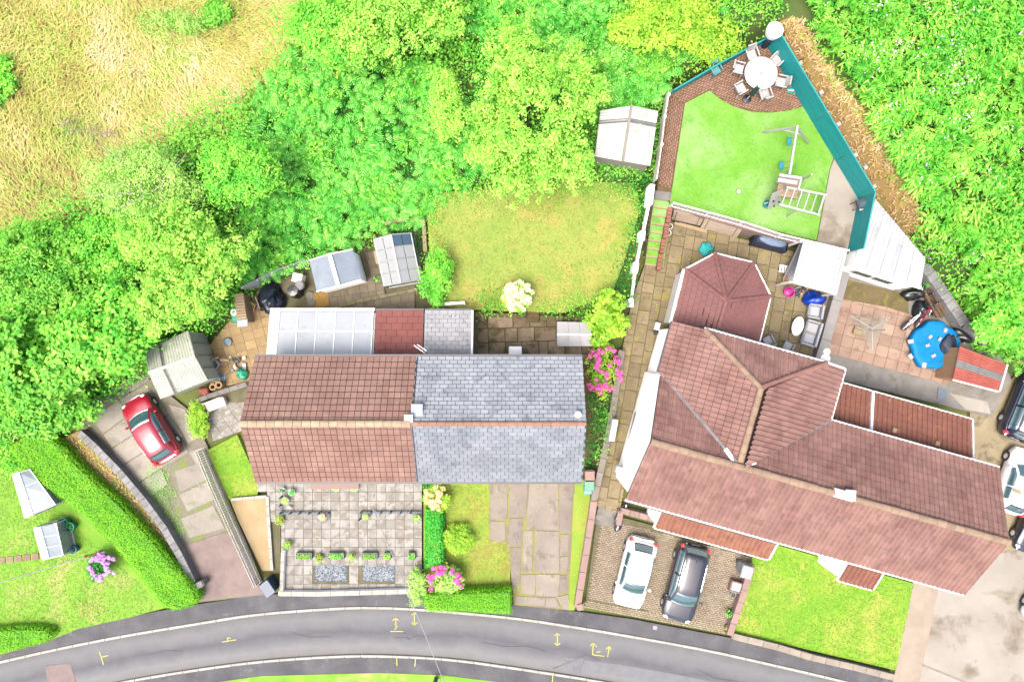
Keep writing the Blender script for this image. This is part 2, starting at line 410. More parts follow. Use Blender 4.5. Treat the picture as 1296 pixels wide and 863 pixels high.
xs = np.concatenate([np.linspace(-160, -46, 20), np.arange(-45, 45.1, .5), np.linspace(46, 160, 20)])
ys = np.concatenate([np.linspace(-140, -36, 18), np.arange(-35, 40.1, .5), np.linspace(41, 140, 18)])
GX, GY = np.meshgrid(xs, ys); GZ = gz(GX, GY)
nx, ny = len(xs), len(ys)
V = np.stack([GX.ravel(), GY.ravel(), GZ.ravel()], 1)
ii = (np.arange(ny - 1)[:, None] * nx + np.arange(nx - 1)[None, :]).ravel()
FQ = np.stack([ii, ii + 1, ii + nx + 1, ii + nx], 1)
M['wildsoil'] = mat('wild_ground', C(70, 120, 40), C(120, 130, 60), .5, rough=.95, bump=.6, bscale=6, stains=((C(150, 120, 70), .9, .6, .75),))
tag(np_obj('ground', V, FQ, M['wildsoil'], smooth=True), kind='structure')
STRAW = PX([(-300, -120), (410, -120), (395, 20), (350, 90), (330, 110), (270, 150), (180, 175), (130, 240), (80, 265), (60, 285), (-300, 300)], 2.5)
cx = V[FQ].mean(1)
sel = inside(STRAW, cx[:, 0], cx[:, 1]); fs = FQ[sel]; us, inv = np.unique(fs, return_inverse=True)
vv = V[us].copy(); vv[:, 2] += .03
M['straw'] = mat('dry_grass_ground', C(206, 196, 110), C(170, 196, 84), .5, rough=.95, bump=.5, bscale=8, stains=((C(226, 196, 130), .7, .5, .68), (C(150, 200, 70), .5, .55, .7)))
tag(np_obj('grassland', vv, inv.reshape(fs.shape), M['straw'], smooth=True), kind='structure')
BANK = PX([(985, 25), (1010, 20), (1060, 100), (1110, 160), (1150, 215), (1180, 300), (1150, 290), (1112, 236), (1050, 130)], 2.0)
sel = inside(BANK, cx[:, 0], cx[:, 1]); fs = FQ[sel]; us, inv = np.unique(fs, return_inverse=True)
vv = V[us].copy(); vv[:, 2] += .04
M['bank'] = mat('dry_bank', C(214, 176, 120), C(196, 170, 90), 1.2, rough=.95, bump=.6, bscale=8, stains=((C(160, 180, 60), 1.0, .58, .72), (C(150, 116, 76), 1.6, .6, .75)))
tag(np_obj('dry_bank_path', vv, inv.reshape(fs.shape), M['bank'], smooth=True), kind='structure')

def sheet(name, px, z, z0, m, label=None, cat=None, kind='structure', world=False):
    b = MB(); b.prism(px if world else PX(px, z), z0, z)
    o = b.build(name, m); tag(o, label, cat, None, kind); return o
def gstains(*a): return tuple(a)
def lawnmat(name, c1, c2, extra=(), sc=.8):
    return mat(name, c1, c2, sc, rough=.95, bump=.8, bscale=22, stains=extra)
M['lawnA'] = lawnmat('bright_lawn', C(142, 216, 50), C(174, 226, 74), ((C(222, 224, 130), .5, .54, .7), (C(120, 196, 44), .9, .6, .74)))
M['lawnB'] = lawnmat('yellowing_lawn', C(198, 216, 98), C(168, 208, 84), ((C(224, 212, 110), .45, .48, .66), (C(170, 156, 76), .8, .62, .78), (C(168, 204, 70), .35, .55, .7)))
M['turf'] = lawnmat('artificial_turf', C(132, 216, 50), C(156, 228, 86), ((C(186, 240, 140), .26, .46, .64), (C(104, 192, 40), .7, .58, .75), (C(170, 214, 96), 2.4, .62, .72)))
M['lawnC'] = lawnmat('front_lawn', C(146, 216, 34), C(176, 224, 56), ((C(216, 226, 96), .55, .5, .68), (C(112, 186, 26), .8, .6, .76), (C(196, 180, 100), 1.5, .7, .8)))
M['lawnD'] = lawnmat('rough_lawn', C(164, 212, 60), C(196, 216, 86), ((C(206, 190, 90), .6, .52, .68), (C(130, 160, 40), .7, .6, .75)))

# lower ground under all the plots, then the plots
sheet('earth', [(-600, 560), (10, 552), (100, 525), (190, 466), (300, 396), (400, 338), (535, 280), (790, 240), (830, 380), (845, 120), (975, 50), (1110, 250), (1296, 480), (1800, 470), (1800, 1300), (-600, 1300)], -.05, -.4, mat('bare_earth', C(140, 136, 70), C(120, 150, 60), .9, rough=.95, bump=.4))

# road, footways, kerbs
UK = smooth([(-700, 1010), (-400, 930), (-150, 872), (0, 837), (80, 819), (162, 803), (240, 790), (323, 777), (411, 770), (470, 768), (539, 771), (648, 781), (730, 793), (808, 806), (890, 821), (972, 839), (1074, 863), (1200, 897), (1400, 960), (1800, 1100)], 8)
LK = smooth([(-700, 1090), (-400, 1005), (-150, 938), (0, 898), (75, 880), (152, 863), (240, 848), (323, 837), (400, 831), (471, 829), (561, 833), (648, 844), (768, 863), (900, 888), (1080, 926), (1250, 978), (1500, 1060), (1800, 1175)], 8)
def pline(px, z): return [P(x, y, z) for x, y in px]
def resample(pl, n):
    d = [0]
    for a, b in zip(pl, pl[1:]): d.append(d[-1] + (b - a).length)
    out = []; k = 0
    for i in range(n):
        t = d[-1] * i / (n - 1)
        while k < len(d) - 2 and d[k + 1] < t: k += 1
        s_ = (t - d[k]) / max(1e-9, d[k + 1] - d[k]); out.append(pl[k].lerp(pl[k + 1], s_))
    return out, d[-1]
ua, Lu = resample(pline(UK, 0), 160); la, Ll = resample(pline(LK, 0), 160)
rv = []; uv = []; NVR = 8
for i in range(160):
    for j in range(NVR + 1):
        t = j / NVR; p = ua[i].lerp(la[i], t); rv.append((p.x, p.y, .01 + .03 * math.sin(PI * t)))
rf = [(i * (NVR + 1) + j, i * (NVR + 1) + j + 1, (i + 1) * (NVR + 1) + j + 1, (i + 1) * (NVR + 1) + j) for i in range(159) for j in range(NVR)]
M['road'] = mat('road_asphalt', C(128, 129, 134), C(148, 148, 151), 1.2, rough=.85, bump=.25, bscale=60)
mr = M['road']; nt = mr.node_tree
uvn = nt.nodes.new('ShaderNodeUVMap'); sep = nt.nodes.new('ShaderNodeSeparateXYZ'); nt.links.new(uvn.outputs[0], sep.inputs[0])
tcn = nt.nodes.new('ShaderNodeTexCoord')
wob = math2(nt, 'MULTIPLY', math2(nt, 'SUBTRACT', noise(nt, tcn.outputs['Object'], .5, 4), .5), .35)
vv_ = math2(nt, 'ADD', sep.outputs[1], wob)
band = ramp(nt, vv_, [(0, C(122, 123, 126)), (.2, C(156, 156, 158)), (.36, C(138, 139, 144)), (.5, C(98, 100, 110)), (.62, C(126, 128, 134)), (.8, C(168, 168, 169)), (1, C(150, 148, 142))])
pb = [n for n in nt.nodes if n.type == 'BSDF_PRINCIPLED'][0]
old = pb.inputs['Base Color'].links[0].from_socket
nt.links.new(mixc(nt, .35, band, old), pb.inputs['Base Color'])
me = bpy.data.meshes.new('road'); me.from_pydata(rv, [], rf); me.materials.append(mr)
ul = me.uv_layers.new(name='UVMap')
for l in me.loops:
    i, j = divmod(l.vertex_index, NVR + 1); ul.data[l.index].uv = (i / 20.0, j / NVR)
ro = bpy.data.objects.new('road', me); COL.objects.link(ro); tag(ro, kind='structure')

def kerb(pl, side, label):
    t = thing('kerb', None, None, (0, 0, 0), kind='structure')
    n = int(sum((b - a).length for a, b in zip(pl, pl[1:])) / .92)
    q, _ = resample(pl, n + 1)
    for i in range(n):
        a, b = q[i], q[i + 1]
        if abs(a.x) > 34: continue
        d = (b - a).normalized(); c = (a + b) / 2
        m = MB(); m.box((c.x, c.y, .055), ((b - a).length - .012, .15, .13 + R.uniform(-.006, .006)), math.atan2(d.y, d.x), bev=.02)
        m.build('kerb_stone', M['kerb'], t, world=True)
kerb(pline(UK, 0), 1, ''); kerb(pline(LK, 0), -1, '')

# footway above the lane, verge below it
FW = [(-700, 985), (-150, 858), (0, 826), (30, 819), (58, 812), (100, 795), (150, 783), (200, 773), (252, 764), (330, 752), (520, 749), (650, 764), (735, 774), (800, 783), (920, 806), (1000, 822), (1133, 857), (1260, 890), (1800, 1060)]
U2 = [(x, y - 1.5) for x, y in UK]
sheet('footway', FW + U2[::-1], .11, -.3, M['footway'])
LW = [(-700, 1115), (-150, 965), (150, 885), (240, 868), (330, 855), (480, 851), (560, 854), (660, 866), (900, 915), (1260, 1005), (1800, 1215)]
L2 = [(x, y + 1.5) for x, y in LK]
sheet('lower_footway', L2 + LW[::-1], .11, -.3, M['footway'])
sheet('verge', LW + [(1800, 1400), (-700, 1400)], .13, -.3, M['lawnA'])
b = MB()
b.prism(PX([(57, 846), (88, 838), (96, 870), (62, 880)], .045), .03, .046)
sheet('road_patch', [(57, 842), (89, 839), (97, 866), (62, 876)], .05, .0, mat('pink_road_patch', C(176, 156, 152), C(160, 142, 138), 3, rough=.9, bump=.2))
sheet('road_patch', [(714, 831), (738, 833), (735, 852), (713, 850)], .05, .0, mat('grey_road_patch', C(160, 160, 166), C(140, 140, 148), 3, rough=.9, bump=.2))
sheet('road_patch', smooth([(740, 835), (800, 843), (900, 862), (960, 878), (950, 886), (880, 872), (790, 856), (738, 850)], 3), .046, .0, mat('worn_road_patch', C(158, 162, 166), C(146, 148, 154), 2, rough=.9, bump=.2))
sheet('access_cover', [(827, 791), (832, 792), (831, 797), (826, 796)], .118, .0, mat('pink_cover', C(216, 192, 206), rough=.8))

# surveyor's yellow marks on the lane and footway
def strokes(name, segs, label, w=.055, z=.049):
    b = MB()
    for (x0, y0, x1, y1) in segs: 
        b.bar(P(x0, y0, z), P(x1, y1, z), w, .006)
    o = b.build(name, M['roadpaint']); tag(o, label, 'road marking', 'yellow survey marks sprayed on the lane', None); return o
strokes('painted_arrow', [(501, 782, 501, 796), (497, 785, 501, 781.5), (505, 785, 501, 781.5), (499, 789, 503, 792), (503, 792, 499, 796), (494, 798.5, 511, 798.5)], 'yellow arrow with a squiggle over a bar, left of the overhead wire')
strokes('painted_arrow', [(524.5, 775, 524.5, 790), (521, 778, 524.5, 774.5), (528, 778, 524.5, 774.5), (521, 787, 524.5, 790.5), (528, 787, 524.5, 790.5)], 'yellow double ended arrow on the lane below the patio corner by the wire')
strokes('painted_arrow', [(705.5, 801, 705.5, 816), (702, 804, 705.5, 800.5), (709, 804, 705.5, 800.5), (702, 813, 705.5, 816.5), (709, 813, 705.5, 816.5)], 'yellow double ended arrow on the lane below the slabbed driveway')
strokes('painted_arrow', [(750, 828, 751, 813), (747, 817, 751, 812.5), (755, 818, 751, 812.5), (750, 828, 765, 830), (755, 825, 760, 824), (769, 831, 771, 818), (767, 821, 771, 817), (774, 822, 771, 817)], 'pair of yellow arrows joined by a bar below the white hatchback')
strokes('painted_mark', [(126, 824, 131, 841), (128.5, 831, 137, 829)], 'yellow T shaped mark at the left end of the lane')
strokes('painted_mark', [(281, 812, 299, 809), (287, 807, 292, 807), (287, 807, 289, 810)], 'short yellow dash with a tick, on the lane below the red tarmac drive')
strokes('painted_mark', [(502, 831, 502.5, 842)], 'yellow tick on the lower footway left of a second tick', z=.118)
strokes('painted_mark', [(526, 832, 525, 843)], 'yellow tick on the lower footway nearest the overhead wire', z=.118)
strokes('painted_mark', [(700, 851, 699, 864)], 'yellow tick on the lower footway under the double ended arrow', z=.118)

b = MB()
for pts in ([(508, 797), (515, 803), (518, 809), (513, 806), (500, 807)], [(518, 809), (528, 803), (540, 806), (552, 800)], [(370, 800), (392, 806), (418, 805)], [(610, 812), (640, 818), (668, 817), (690, 824)], [(180, 830), (210, 822), (232, 824)], [(700, 846), (742, 828), (760, 836)], [(880, 845), (905, 858), (935, 862)]):
    for (x0, y0), (x1, y1) in zip(pts, pts[1:]): b.bar(P(x0, y0, .05), P(x1, y1, .05), .022, .006)
o = b.build('road_cracks', mat('tar_seam', C(104, 105, 112), rough=.9)); tag(o, kind='structure')
sheet('gutter_dirt', [(x, y + 1.6) for x, y in UK[16:-16]] + [(x, y + 2.9 + .6 * math.sin(x * .09) + .8 * math.sin(x * .23)) for x, y in UK[16:-16]][::-1], .034, .0, mat('gutter_silt', C(150, 146, 138), C(132, 132, 132), 2, rough=.95))

# ------------------------------------------------------------------ paving laid piece by piece
def paving(name, px, z, z0, ang, cw, ch, m, mj, piece='paving_slab', gap=.015, th=.035, bond=False, merge=0.0, org=(0, 0), limit=300, amin=.02, jit=.004, rows=None, skip=(), base=None):
    """a bed (mj) with separate slabs on it, laid in a rotated grid and cut to the outline"""
    pw = PX(px, z)
    bed = sheet(name, px, z, z0, mj)
    ca, sa = math.cos(ang), math.sin(ang)
    loc = [(x * ca + y * sa, -x * sa + y * ca) for x, y in pw]
    x0, x1 = min(p[0] for p in loc), max(p[0] for p in loc); y0, y1 = min(p[1] for p in loc), max(p[1] for p in loc)
    y = y0 + org[1]; r = 0; n = 0; over = MB()
    while y < y1:
        h = ch if rows is None else rows[r % len(rows)]
        x = x0 - R.uniform(0, cw) if bond == 'random' else x0 + org[0] - (cw / 2 if bond and r % 2 else 0)
        while x < x1:
            wd = cw
            if merge and R.random() < merge: wd = cw * R.choice([.55, 1.5, 1.3, .75])
            c = clip(loc, [(x + gap / 2, y + gap / 2), (x + wd - gap / 2, y + gap / 2), (x + wd - gap / 2, y + h - gap / 2), (x + gap / 2, y + h - gap / 2)])
            x += wd
            if not c or area(c) < amin: continue
            q = [(a * ca - b_ * sa, a * sa + b_ * ca) for a, b_ in c]
            mx, my = sum(p[0] for p in q) / len(q), sum(p[1] for p in q) / len(q)
            if any(inside(s_, np.array([mx]), np.array([my]))[0] for s_ in skip): continue
            dz = R.uniform(-jit, jit)
            if n < limit:
                pbm = MB(); pbm.prism([(a - mx, b_ - my) for a, b_ in q], 0, th + dz)
                o = pbm.build(piece, m, bed, loc=None); o.location = Vector((mx, my, z)) - bed.location
            else: over.prism(q, z, z + th + dz)
            n += 1
        y += h; r += 1
    if over.v: 
        o = over.build(piece, m, bed, world=True); o['kind'] = 'stuff'
    return bed

# ------------------------------------------------------------------ plots: left neighbour's garden
sheet('lawn', [(-200, 580), (0, 570), (34, 572), (66, 600), (130, 668), (190, 735), (212, 768), (160, 782), (100, 795), (58, 812), (0, 828), (-200, 872)], .2, -.2, M['lawnA'])
# strip of straw between the hedge and the stone wall
sheet('straw_strip', [(75, 556), (100, 545), (115, 560), (180, 630), (240, 720), (246, 738), (228, 738), (180, 680), (140, 640), (95, 590)], .35, -.2, M['bank'])
# drive of the left house
DRV = [(100, 540), (104, 522), (130, 505), (190, 468), (215, 500), (240, 520), (268, 575), (292, 640), (318, 700), (338, 752), (252, 762), (246, 735), (225, 700), (188, 640), (130, 582)]
sheet('driveway', DRV, .12, -.3, mat('drive_base', C(150, 142, 112), C(168, 160, 146), 1.2, rough=.9, bump=.3, stains=((C(150, 176, 60), .8, .55, .68),)))
ds = thing('driveway_slabs', None, None, tuple(P(190, 560, .12)), kind='structure')
def slabs(root, polys, z, th, m, name='concrete_slab', grow=1.03):
    for q in polys:
        q = PX(q, z); q_ = sum(p[0] for p in q) / len(q), sum(p[1] for p in q) / len(q); q = [(q_[0] + (a - q_[0]) * grow, q_[1] + (c - q_[1]) * grow) for a, c in q]; mx = sum(p[0] for p in q) / len(q); my = sum(p[1] for p in q) / len(q)
        bm = MB(); bm.prism([(a - mx, c - my) for a, c in q], 0, th + R.uniform(-.006, .006))
        o = bm.build(name, m, root, loc=None); o.location = Vector((mx, my, z)) - ORG[root.name]
slabs(ds, [[(118, 530), (150, 507), (163, 524), (131, 548)], [(152, 506), (184, 487), (196, 503), (165, 523)], [(132, 550), (164, 526), (176, 545), (142, 566)],
           [(106, 522), (186, 474), (190, 480), (150, 504), (114, 527)], [(166, 525), (198, 505), (212, 524), (178, 545)], [(143, 568), (177, 547), (190, 566), (154, 588)],
           [(179, 546), (213, 526), (232, 552), (192, 566)], [(156, 590), (190, 568), (206, 590), (172, 612)], [(192, 568), (230, 556), (238, 572), (208, 590)],
           [(214, 512), (234, 518), (252, 552), (238, 560)], [(174, 614), (204, 594), (212, 612), (186, 632)], [(222, 596), (252, 586), (262, 606), (228, 622)],
           [(240, 572), (262, 564), (270, 586), (252, 592)], [(228, 626), (262, 610), (270, 632), (238, 646)], [(230, 656), (270, 640), (284, 668), (240, 680)]], .12, .03, M['concrete'])
sheet('tarmac_apron', [(233, 690), (292, 671), (322, 722), (337, 751), (254, 760), (246, 730)], .155, -.1, M['redtarmac'])
def wall_run(name, label, px, z, zt, width, m, copem=None, piece='coping_stone', plen=.6, cat='wall', bodym=None, over=.03, z1=None):
    """low wall: body plus separate coping stones along a run of points"""
    t = thing(name, label, cat, tuple(P(*px[0], z)))
    pl = [P(x, y, zt) for x, y in px]
    for a, c in zip(pl, pl[1:]):
        d = (c - a); L = d.length; ang = math.atan2(d.y, d.x); mid = (a + c) / 2
        bm = MB(); bm.box((mid.x, mid.y, (z - .3 + zt - .06) / 2), (L + width * .3, width, zt - .06 - z + .3), ang); bm.build('wall_body', bodym or m, t, world=True)
        n = max(1, round(L / plen))
        for i in range(n):
            p = a.lerp(c, (i + .5) / n)
            bm = MB(); bm.box((p.x, p.y, zt - .028 + R.uniform(-.006, .006)), (L / n - .012, width + 2 * over, .07), ang + R.uniform(-.01, .01), bev=.015)
            bm.build(piece, copem or m, t, world=True)
    return t
wall_run('stone_wall', 'long curved grey stone wall between the clipped hedge and the red car\'s drive', [(100, 548), (120, 566), (150, 597), (180, 632), (208, 670), (228, 705), (243, 736)], .1, .75, .34, M['stone'], plen=.45, piece='wall_stone')
wall_run('gate_pier', 'short grey stone block closing the lower end of the curved wall', [(238, 747), (256, 738)], .1, .85, .3, M['stone'], plen=.5, piece='wall_stone')
wall_run('low_wall', 'low grey kerb wall along the top edge of the red car\'s drive', [(98, 520), (140, 496), (176, 474)], .1, .5, .2, M['greywall'], plen=.55)

# slatted fence by the drive
def slat_fence(name, label, px, z, zt, m, sw=.1, gap=.03, group=None):
    t = thing(name, label, 'fence', tuple(P(*px[0], z)), group=group)
    for a, c in zip(px, px[1:]):
        a, c = P(*a, z), P(*c, z); d = c - a; L = d.length; ang = math.atan2(d.y, d.x); n = int(L / (sw + gap))
        for i in range(n):
            p = a.lerp(c, (i + .5) / n)
            bm = MB(); bm.box((p.x, p.y, (z + zt) / 2 + R.uniform(-.01, .01)), (sw, .02, zt - z), ang); bm.build('slat', m, t, world=True)
        nrm = Vector((-d.y, d.x, 0)).normalized() * .035
        for hz in (.25, .8):
            bm = MB(); bm.bar(a + nrm + Vector((0, 0, (zt - z) * hz)), c + nrm + Vector((0, 0, (zt - z) * hz)), .05, .07); bm.build('rail', m, t, world=True)
    return t
slat_fence('slat_fence', 'pale slatted fence between the red car\'s drive and the small lawn by the brown roof', [(258, 568), (275, 610), (297, 660), (331, 735)], .15, 1.25, M['grey_timber'])
sheet('side_lawn', [(262, 570), (300, 550), (326, 608), (326, 628), (290, 632)], .2, -.2, M['lawnC'])
sheet('sand_bed', [(291, 632), (338, 627), (344, 700), (342, 722), (332, 722), (300, 655)], .2, -.2, mat('pale_sand', C(232, 208, 162), C(218, 190, 140), 1.5, rough=.95, bump=.3, bscale=40, stains=((C(130, 104, 74), 1.1, .66, .78),)))
wall_run('bed_edging', 'low cream edging between the sandy bed and the paved front patio', [(338, 628), (340, 665), (344, 722)], .2, .42, .12, M['kerb'], plen=.6)
wall_run('bed_edging', 'low cream edging across the top of the sandy bed', [(292, 632), (337, 628)], .2, .4, .1, M['kerb'], plen=.6)
sheet('small_terrace', [(258, 520), (300, 495), (318, 500), (306, 540), (265, 560)], .25, -.2, M['joint'])
paving('side_terrace', [(263, 520), (302, 492), (318, 492), (306, 545), (270, 558)], .3, -.1, head(263, 520, 302, 492), .6, .6, M['slab'], M['joint'])
# paved front of the left house
paving('front_patio', [(326, 600), (534, 600), (534, 748), (356, 750), (356, 660), (342, 660), (338, 622), (326, 622)], .3, -.2, 0, .52, .52, M['slab'], M['joint'], gap=.02, th=.03, merge=.0, skip=[PX([(397, 713), (440, 713), (440, 737), (397, 737)], .3), PX([(458, 713), (500, 713), (500, 737), (458, 737)], .3)])
sheet('patio_edge', [(343, 660), (355, 660), (355, 725), (346, 725)], .22, -.2, M['joint'])
for k, (x0, x1) in enumerate(((399.5, 438.5), (460, 499))):
    b = MB()
    for _ in range(420):
        p = P(R.uniform(x0, x1), R.uniform(715, 734.5), .325); s_ = R.uniform(.03, .075)
        b.box((p.x, p.y, p.z), (s_ * 1.5, s_, s_ * .6), R.uniform(0, 3), R.uniform(-.4, .4))
    bedm = mat('slate_chip_bed', C(110, 122, 136), rough=.9)
    bd = sheet('gravel_bed', [(x0 - 1, 714), (x1 + 1, 714), (x1 + 1, 735.5), (x0 - 1, 735.5)], .315, .2, bedm)
    tag(b.build('slate_chippings', mat('slate_chip', C(140, 156, 172), C(196, 206, 214), 6, rough=.7, island=.3)), kind='stuff')
wall_run('front_wall', 'low white wall along the lane in front of the paved patio', [(353, 751), (400, 751.5), (455, 750), (520, 748)], .1, .62, .22, M['kerb'], plen=.7, bodym=M['render'])
wall_run('side_wall', 'low cream wall down the left edge of the paved patio', [(358, 698), (356, 748)], .1, .62, .16, M['kerb'], plen=.6, bodym=M['render'])

# front garden of the slate roofed house
sheet('front_lawn', [(536, 600), (646, 600), (646, 750), (536, 750)], .2, -.2, M['lawnD'])
sheet('front_drive', [(619, 600), (738, 600), (755, 605), (745, 680), (722, 772), (650, 765), (646, 700), (640, 685), (619, 685)], .24, -.2, mat('weedy_drive_base', C(176, 180, 84), C(190, 182, 120), 1.2, rough=.95, bump=.4, stains=((C(168, 156, 128), 1.0, .48, .6),)))
dr = thing('drive_slabs', None, None, tuple(P(690, 690, .24)), kind='structure')
M['drslab'] = mat('weathered_drive_slab', C(172, 158, 146), C(190, 178, 164), .8, rough=.9, rnd=.1, bump=.2, stains=((C(214, 200, 168), .7, .58, .75), (C(150, 136, 124), 1.4, .55, .7), (C(168, 170, 84), 1.6, .66, .74)))
slabs(dr, [[(621, 604), (641, 604), (642, 656), (621, 656)], [(621, 660), (639, 660), (639, 682), (632, 686), (621, 682)], [(645, 604), (668, 604), (665, 653), (645, 653)],
           [(671, 608), (705, 608), (707, 670), (667, 668)], [(708, 606), (726, 608), (722, 672), (709, 672)], [(645, 656), (661, 656), (660, 690), (644, 690)],
           [(663, 672), (674, 672), (673, 724), (661, 722)], [(678, 672), (707, 673), (707, 724), (676, 723)], [(710, 676), (720, 676), (718, 702), (709, 702)],
           [(645, 693), (659, 693), (658, 738), (648, 745)], [(660, 727), (678, 727), (676, 752), (660, 750)], [(679, 727), (708, 727), (706, 754), (679, 753)],
           [(709, 705), (719, 704), (718, 724), (710, 724)], [(709, 728), (718, 727), (717, 748), (709, 748)], [(655, 754), (689, 756), (689, 766), (651, 763)], [(691, 756), (702, 756), (710, 769), (691, 767)], [(705, 755), (719, 752), (720, 771), (713, 770)]], .24, .03, M['drslab'])
sheet('drive_border', [(728, 604), (752, 610), (748, 650), (727, 772), (719, 772)], .27, -.2, M['lawnD'])

# boundary wall between the two houses
wall_run('boundary_wall', 'long low grey wall beside the paved side path, below the pink hydrangea', [(787, 444), (776, 520), (764, 580), (752, 632)], .2, .95, .3, M['greywall'], plen=.9)
wall_run('boundary_wall', 'pink coped front wall between the slabbed drive and the white hatchback', [(752, 634), (745, 680), (731, 768)], .1, .8, .32, M['pinkwall'], plen=.9)
wall_run('gate_post', 'pink stub wall at the foot of the pink boundary wall by the lane', [(731, 769), (738, 768)], .1, .9, .3, M['pinkwall'], plen=.4)

# the sunny strip beside the slate roof
sheet('side_bed', [(738, 450), (790, 440), (776, 520), (764, 580), (752, 628), (738, 640)], .25, -.2, M['soil'])

# back of the houses
sheet('back_terrace_ground', [(262, 440), (300, 395), (330, 365), (400, 335), (475, 300), (540, 290), (560, 395), (605, 395), (605, 470), (300, 510), (268, 505)], .35, -.2, M['joint'])
paving('back_terrace', [(258, 446), (296, 400), (322, 384), (344, 390), (344, 452), (326, 486), (275, 488), (260, 462)], .42, 0, head(268, 452, 326, 436), .62, .5, mat('tan_slab', C(214, 186, 136), C(196, 164, 116), 1.1, rough=.9, rnd=.12, bump=.15, stains=((C(150, 124, 84), 1.3, .6, .75),)), M['joint'])
paving('shed_path', [(388, 392), (388, 372), (412, 372), (450, 362), (470, 350), (462, 318), (476, 318), (488, 372), (525, 362), (525, 392)], .42, 0, head(400, 384, 525, 366), .45, .45, mat('worn_slab', C(176, 160, 132), C(150, 138, 116), 1.1, rough=.9, rnd=.14, bump=.2), M['soil'], merge=.3)
sheet('gravel_patch', [(395, 371), (414, 368), (417, 387), (398, 390)], .47, .2, mat('orange_gravel', C(222, 180, 96), C(196, 150, 70), 8, rough=.95, bump=.5))
wall_run('step_wall', 'low mossy retaining wall running below the blue roofed shed', [(418, 391), (450, 382), (490, 374), (528, 366)], .35, .62, .14, mat('mossy_stone', C(156, 150, 110), C(176, 172, 140), 2, rough=.9, rnd=.12, stains=((C(150, 170, 60), 1.6, .55, .7),)), plen=.5)
wall_run('garden_wall', 'low pale stone wall round the green bed behind the greenhouse', [(484, 284), (500, 279), (536, 277), (538, 318)], .6, 1.2, .16, mat('cream_stone', C(214, 190, 150), C(190, 168, 124), 2, rough=.9, rnd=.12), plen=.5)
paving('mossy_yard', [(598, 388), (750, 402), (752, 460), (598, 470)], .3, -.1, .03, .95, .8, M['flag'], mat('moss_bed', C(110, 98, 40), C(84, 84, 30), 1.0, rough=.95, bump=.5), piece='flagstone', gap=.05, merge=.4)
sheet('rear_lawn', [(540, 262), (556, 244), (640, 238), (700, 228), (800, 232), (812, 260), (790, 330), (775, 372), (712, 396), (598, 392), (560, 388), (545, 340)], 1.2, -.3, M['lawnB'])
wall_run('retaining_wall', 'low mossy stone wall between the rear lawn and the mossy flagged yard', [(600, 398), (664, 400)], .3, 1.2, .18, mat('mossy_dark_stone', C(140, 124, 80), C(120, 110, 60), 2, rough=.95, rnd=.12), plen=.4)
wall_run('retaining_wall', 'mossy stone wall running behind the small white shed', [(684, 402), (742, 404)], .3, 1.15, .18, MATS['mossy_dark_stone'], plen=.4)
st = thing('garden_steps', 'dark stone steps from the flagged yard up to the rear lawn', 'steps', tuple(P(674, 402, .3)))
for i in range(4):
    b = MB(); p0 = P(674, 405 - i * 6, .3 + .22 * (i + 1)); b.box((p0.x, p0.y, .3 + .11 * (i + 1) - .1), (.75, .3, .22 * (i + 1) + .2), 0, bev=.02); b.build('step', M['soil'] if i % 2 else MATS['mossy_dark_stone'], st, world=True)

# ------------------------------------------------------------------ right hand house: path, yard, steps, upper garden
paving('side_path', [(788, 440), (800, 378), (818, 330), (835, 300), (846, 280), (1002, 318), (1068, 336), (1052, 390), (1036, 440), (1028, 462), (860, 470), (800, 560), (784, 650), (754, 640), (766, 580), (778, 520)], .4, -.2, head(800, 470, 785, 560), .78, .62, M['path'], M['mossjoint'], gap=.04, bond='random', merge=.55, rows=[.55, .68, .5, .75], limit=300)
gs = thing('front_steps', 'grey stone steps from the side path down to the block paved drive', 'steps', tuple(P(770, 650, .1)))
for i in range(5):
    b = MB(); p0 = P(771 - i * 1.5, 637 + i * 6.5, .4); b.box((p0.x, p0.y, (.42 - .06 * i) / 2), (1.1, .32, .42 - .06 * i), head(0, 0, 100, 14), bev=.02); b.build('step', M['greycon'], gs, world=True)
# block paved drive (small bricks, joined; bordered by a paler course)
FD = [(756, 650), (790, 655), (838, 668), (955, 700), (922, 802), (740, 768)]
sheet('brick_drive_bed', FD, .14, -.2, M['joint'])
def bricks(name, px, z, ang, cw, ch, m, gap=.012, th=.03, parent=None):
    pw = PX(px, z); ca, sa = math.cos(ang), math.sin(ang)
    loc = [(x * ca + y * sa, -x * sa + y * ca) for x, y in pw]
    x0, x1 = min(p[0] for p in loc), max(p[0] for p in loc); y0, y1 = min(p[1] for p in loc), max(p[1] for p in loc)
    nxx, nyy = int((x1 - x0) / cw) + 2, int((y1 - y0) / ch) + 1
    I, J = np.meshgrid(np.arange(nxx), np.arange(nyy)); X = x0 + (I - .5 * (J % 2)) * cw; Y = y0 + J * ch
    k = inside(loc, X + cw / 2, Y + ch / 2); X, Y = X[k], Y[k]; n = len(X)
    Z = z + th + NR.uniform(-.004, .004, n)
    dx, dy, bv = cw - gap, ch - gap, .008
    cor = np.array([(0, 0, -th), (dx, 0, -th), (dx, dy, -th), (0, dy, -th), (bv, bv, 0), (dx - bv, bv, 0), (dx - bv, dy - bv, 0), (bv, dy - bv, 0)])
    Q = cor[None] + np.stack([X, Y, Z], 1)[:, None]
    W = np.stack([Q[..., 0] * ca - Q[..., 1] * sa, Q[..., 0] * sa + Q[..., 1] * ca, Q[..., 2]], -1).reshape(-1, 3)
    f = np.array([(4, 5, 6, 7), (0, 1, 5, 4), (1, 2, 6, 5), (2, 3, 7, 6), (3, 0, 4, 7)])
    FF = (f[None] + 8 * np.arange(n)[:, None, None]).reshape(-1, 4)
    o = np_obj(name, W, FF, m, loc=tuple(P(*px[0], z))); tag(o, kind='structure'); return o
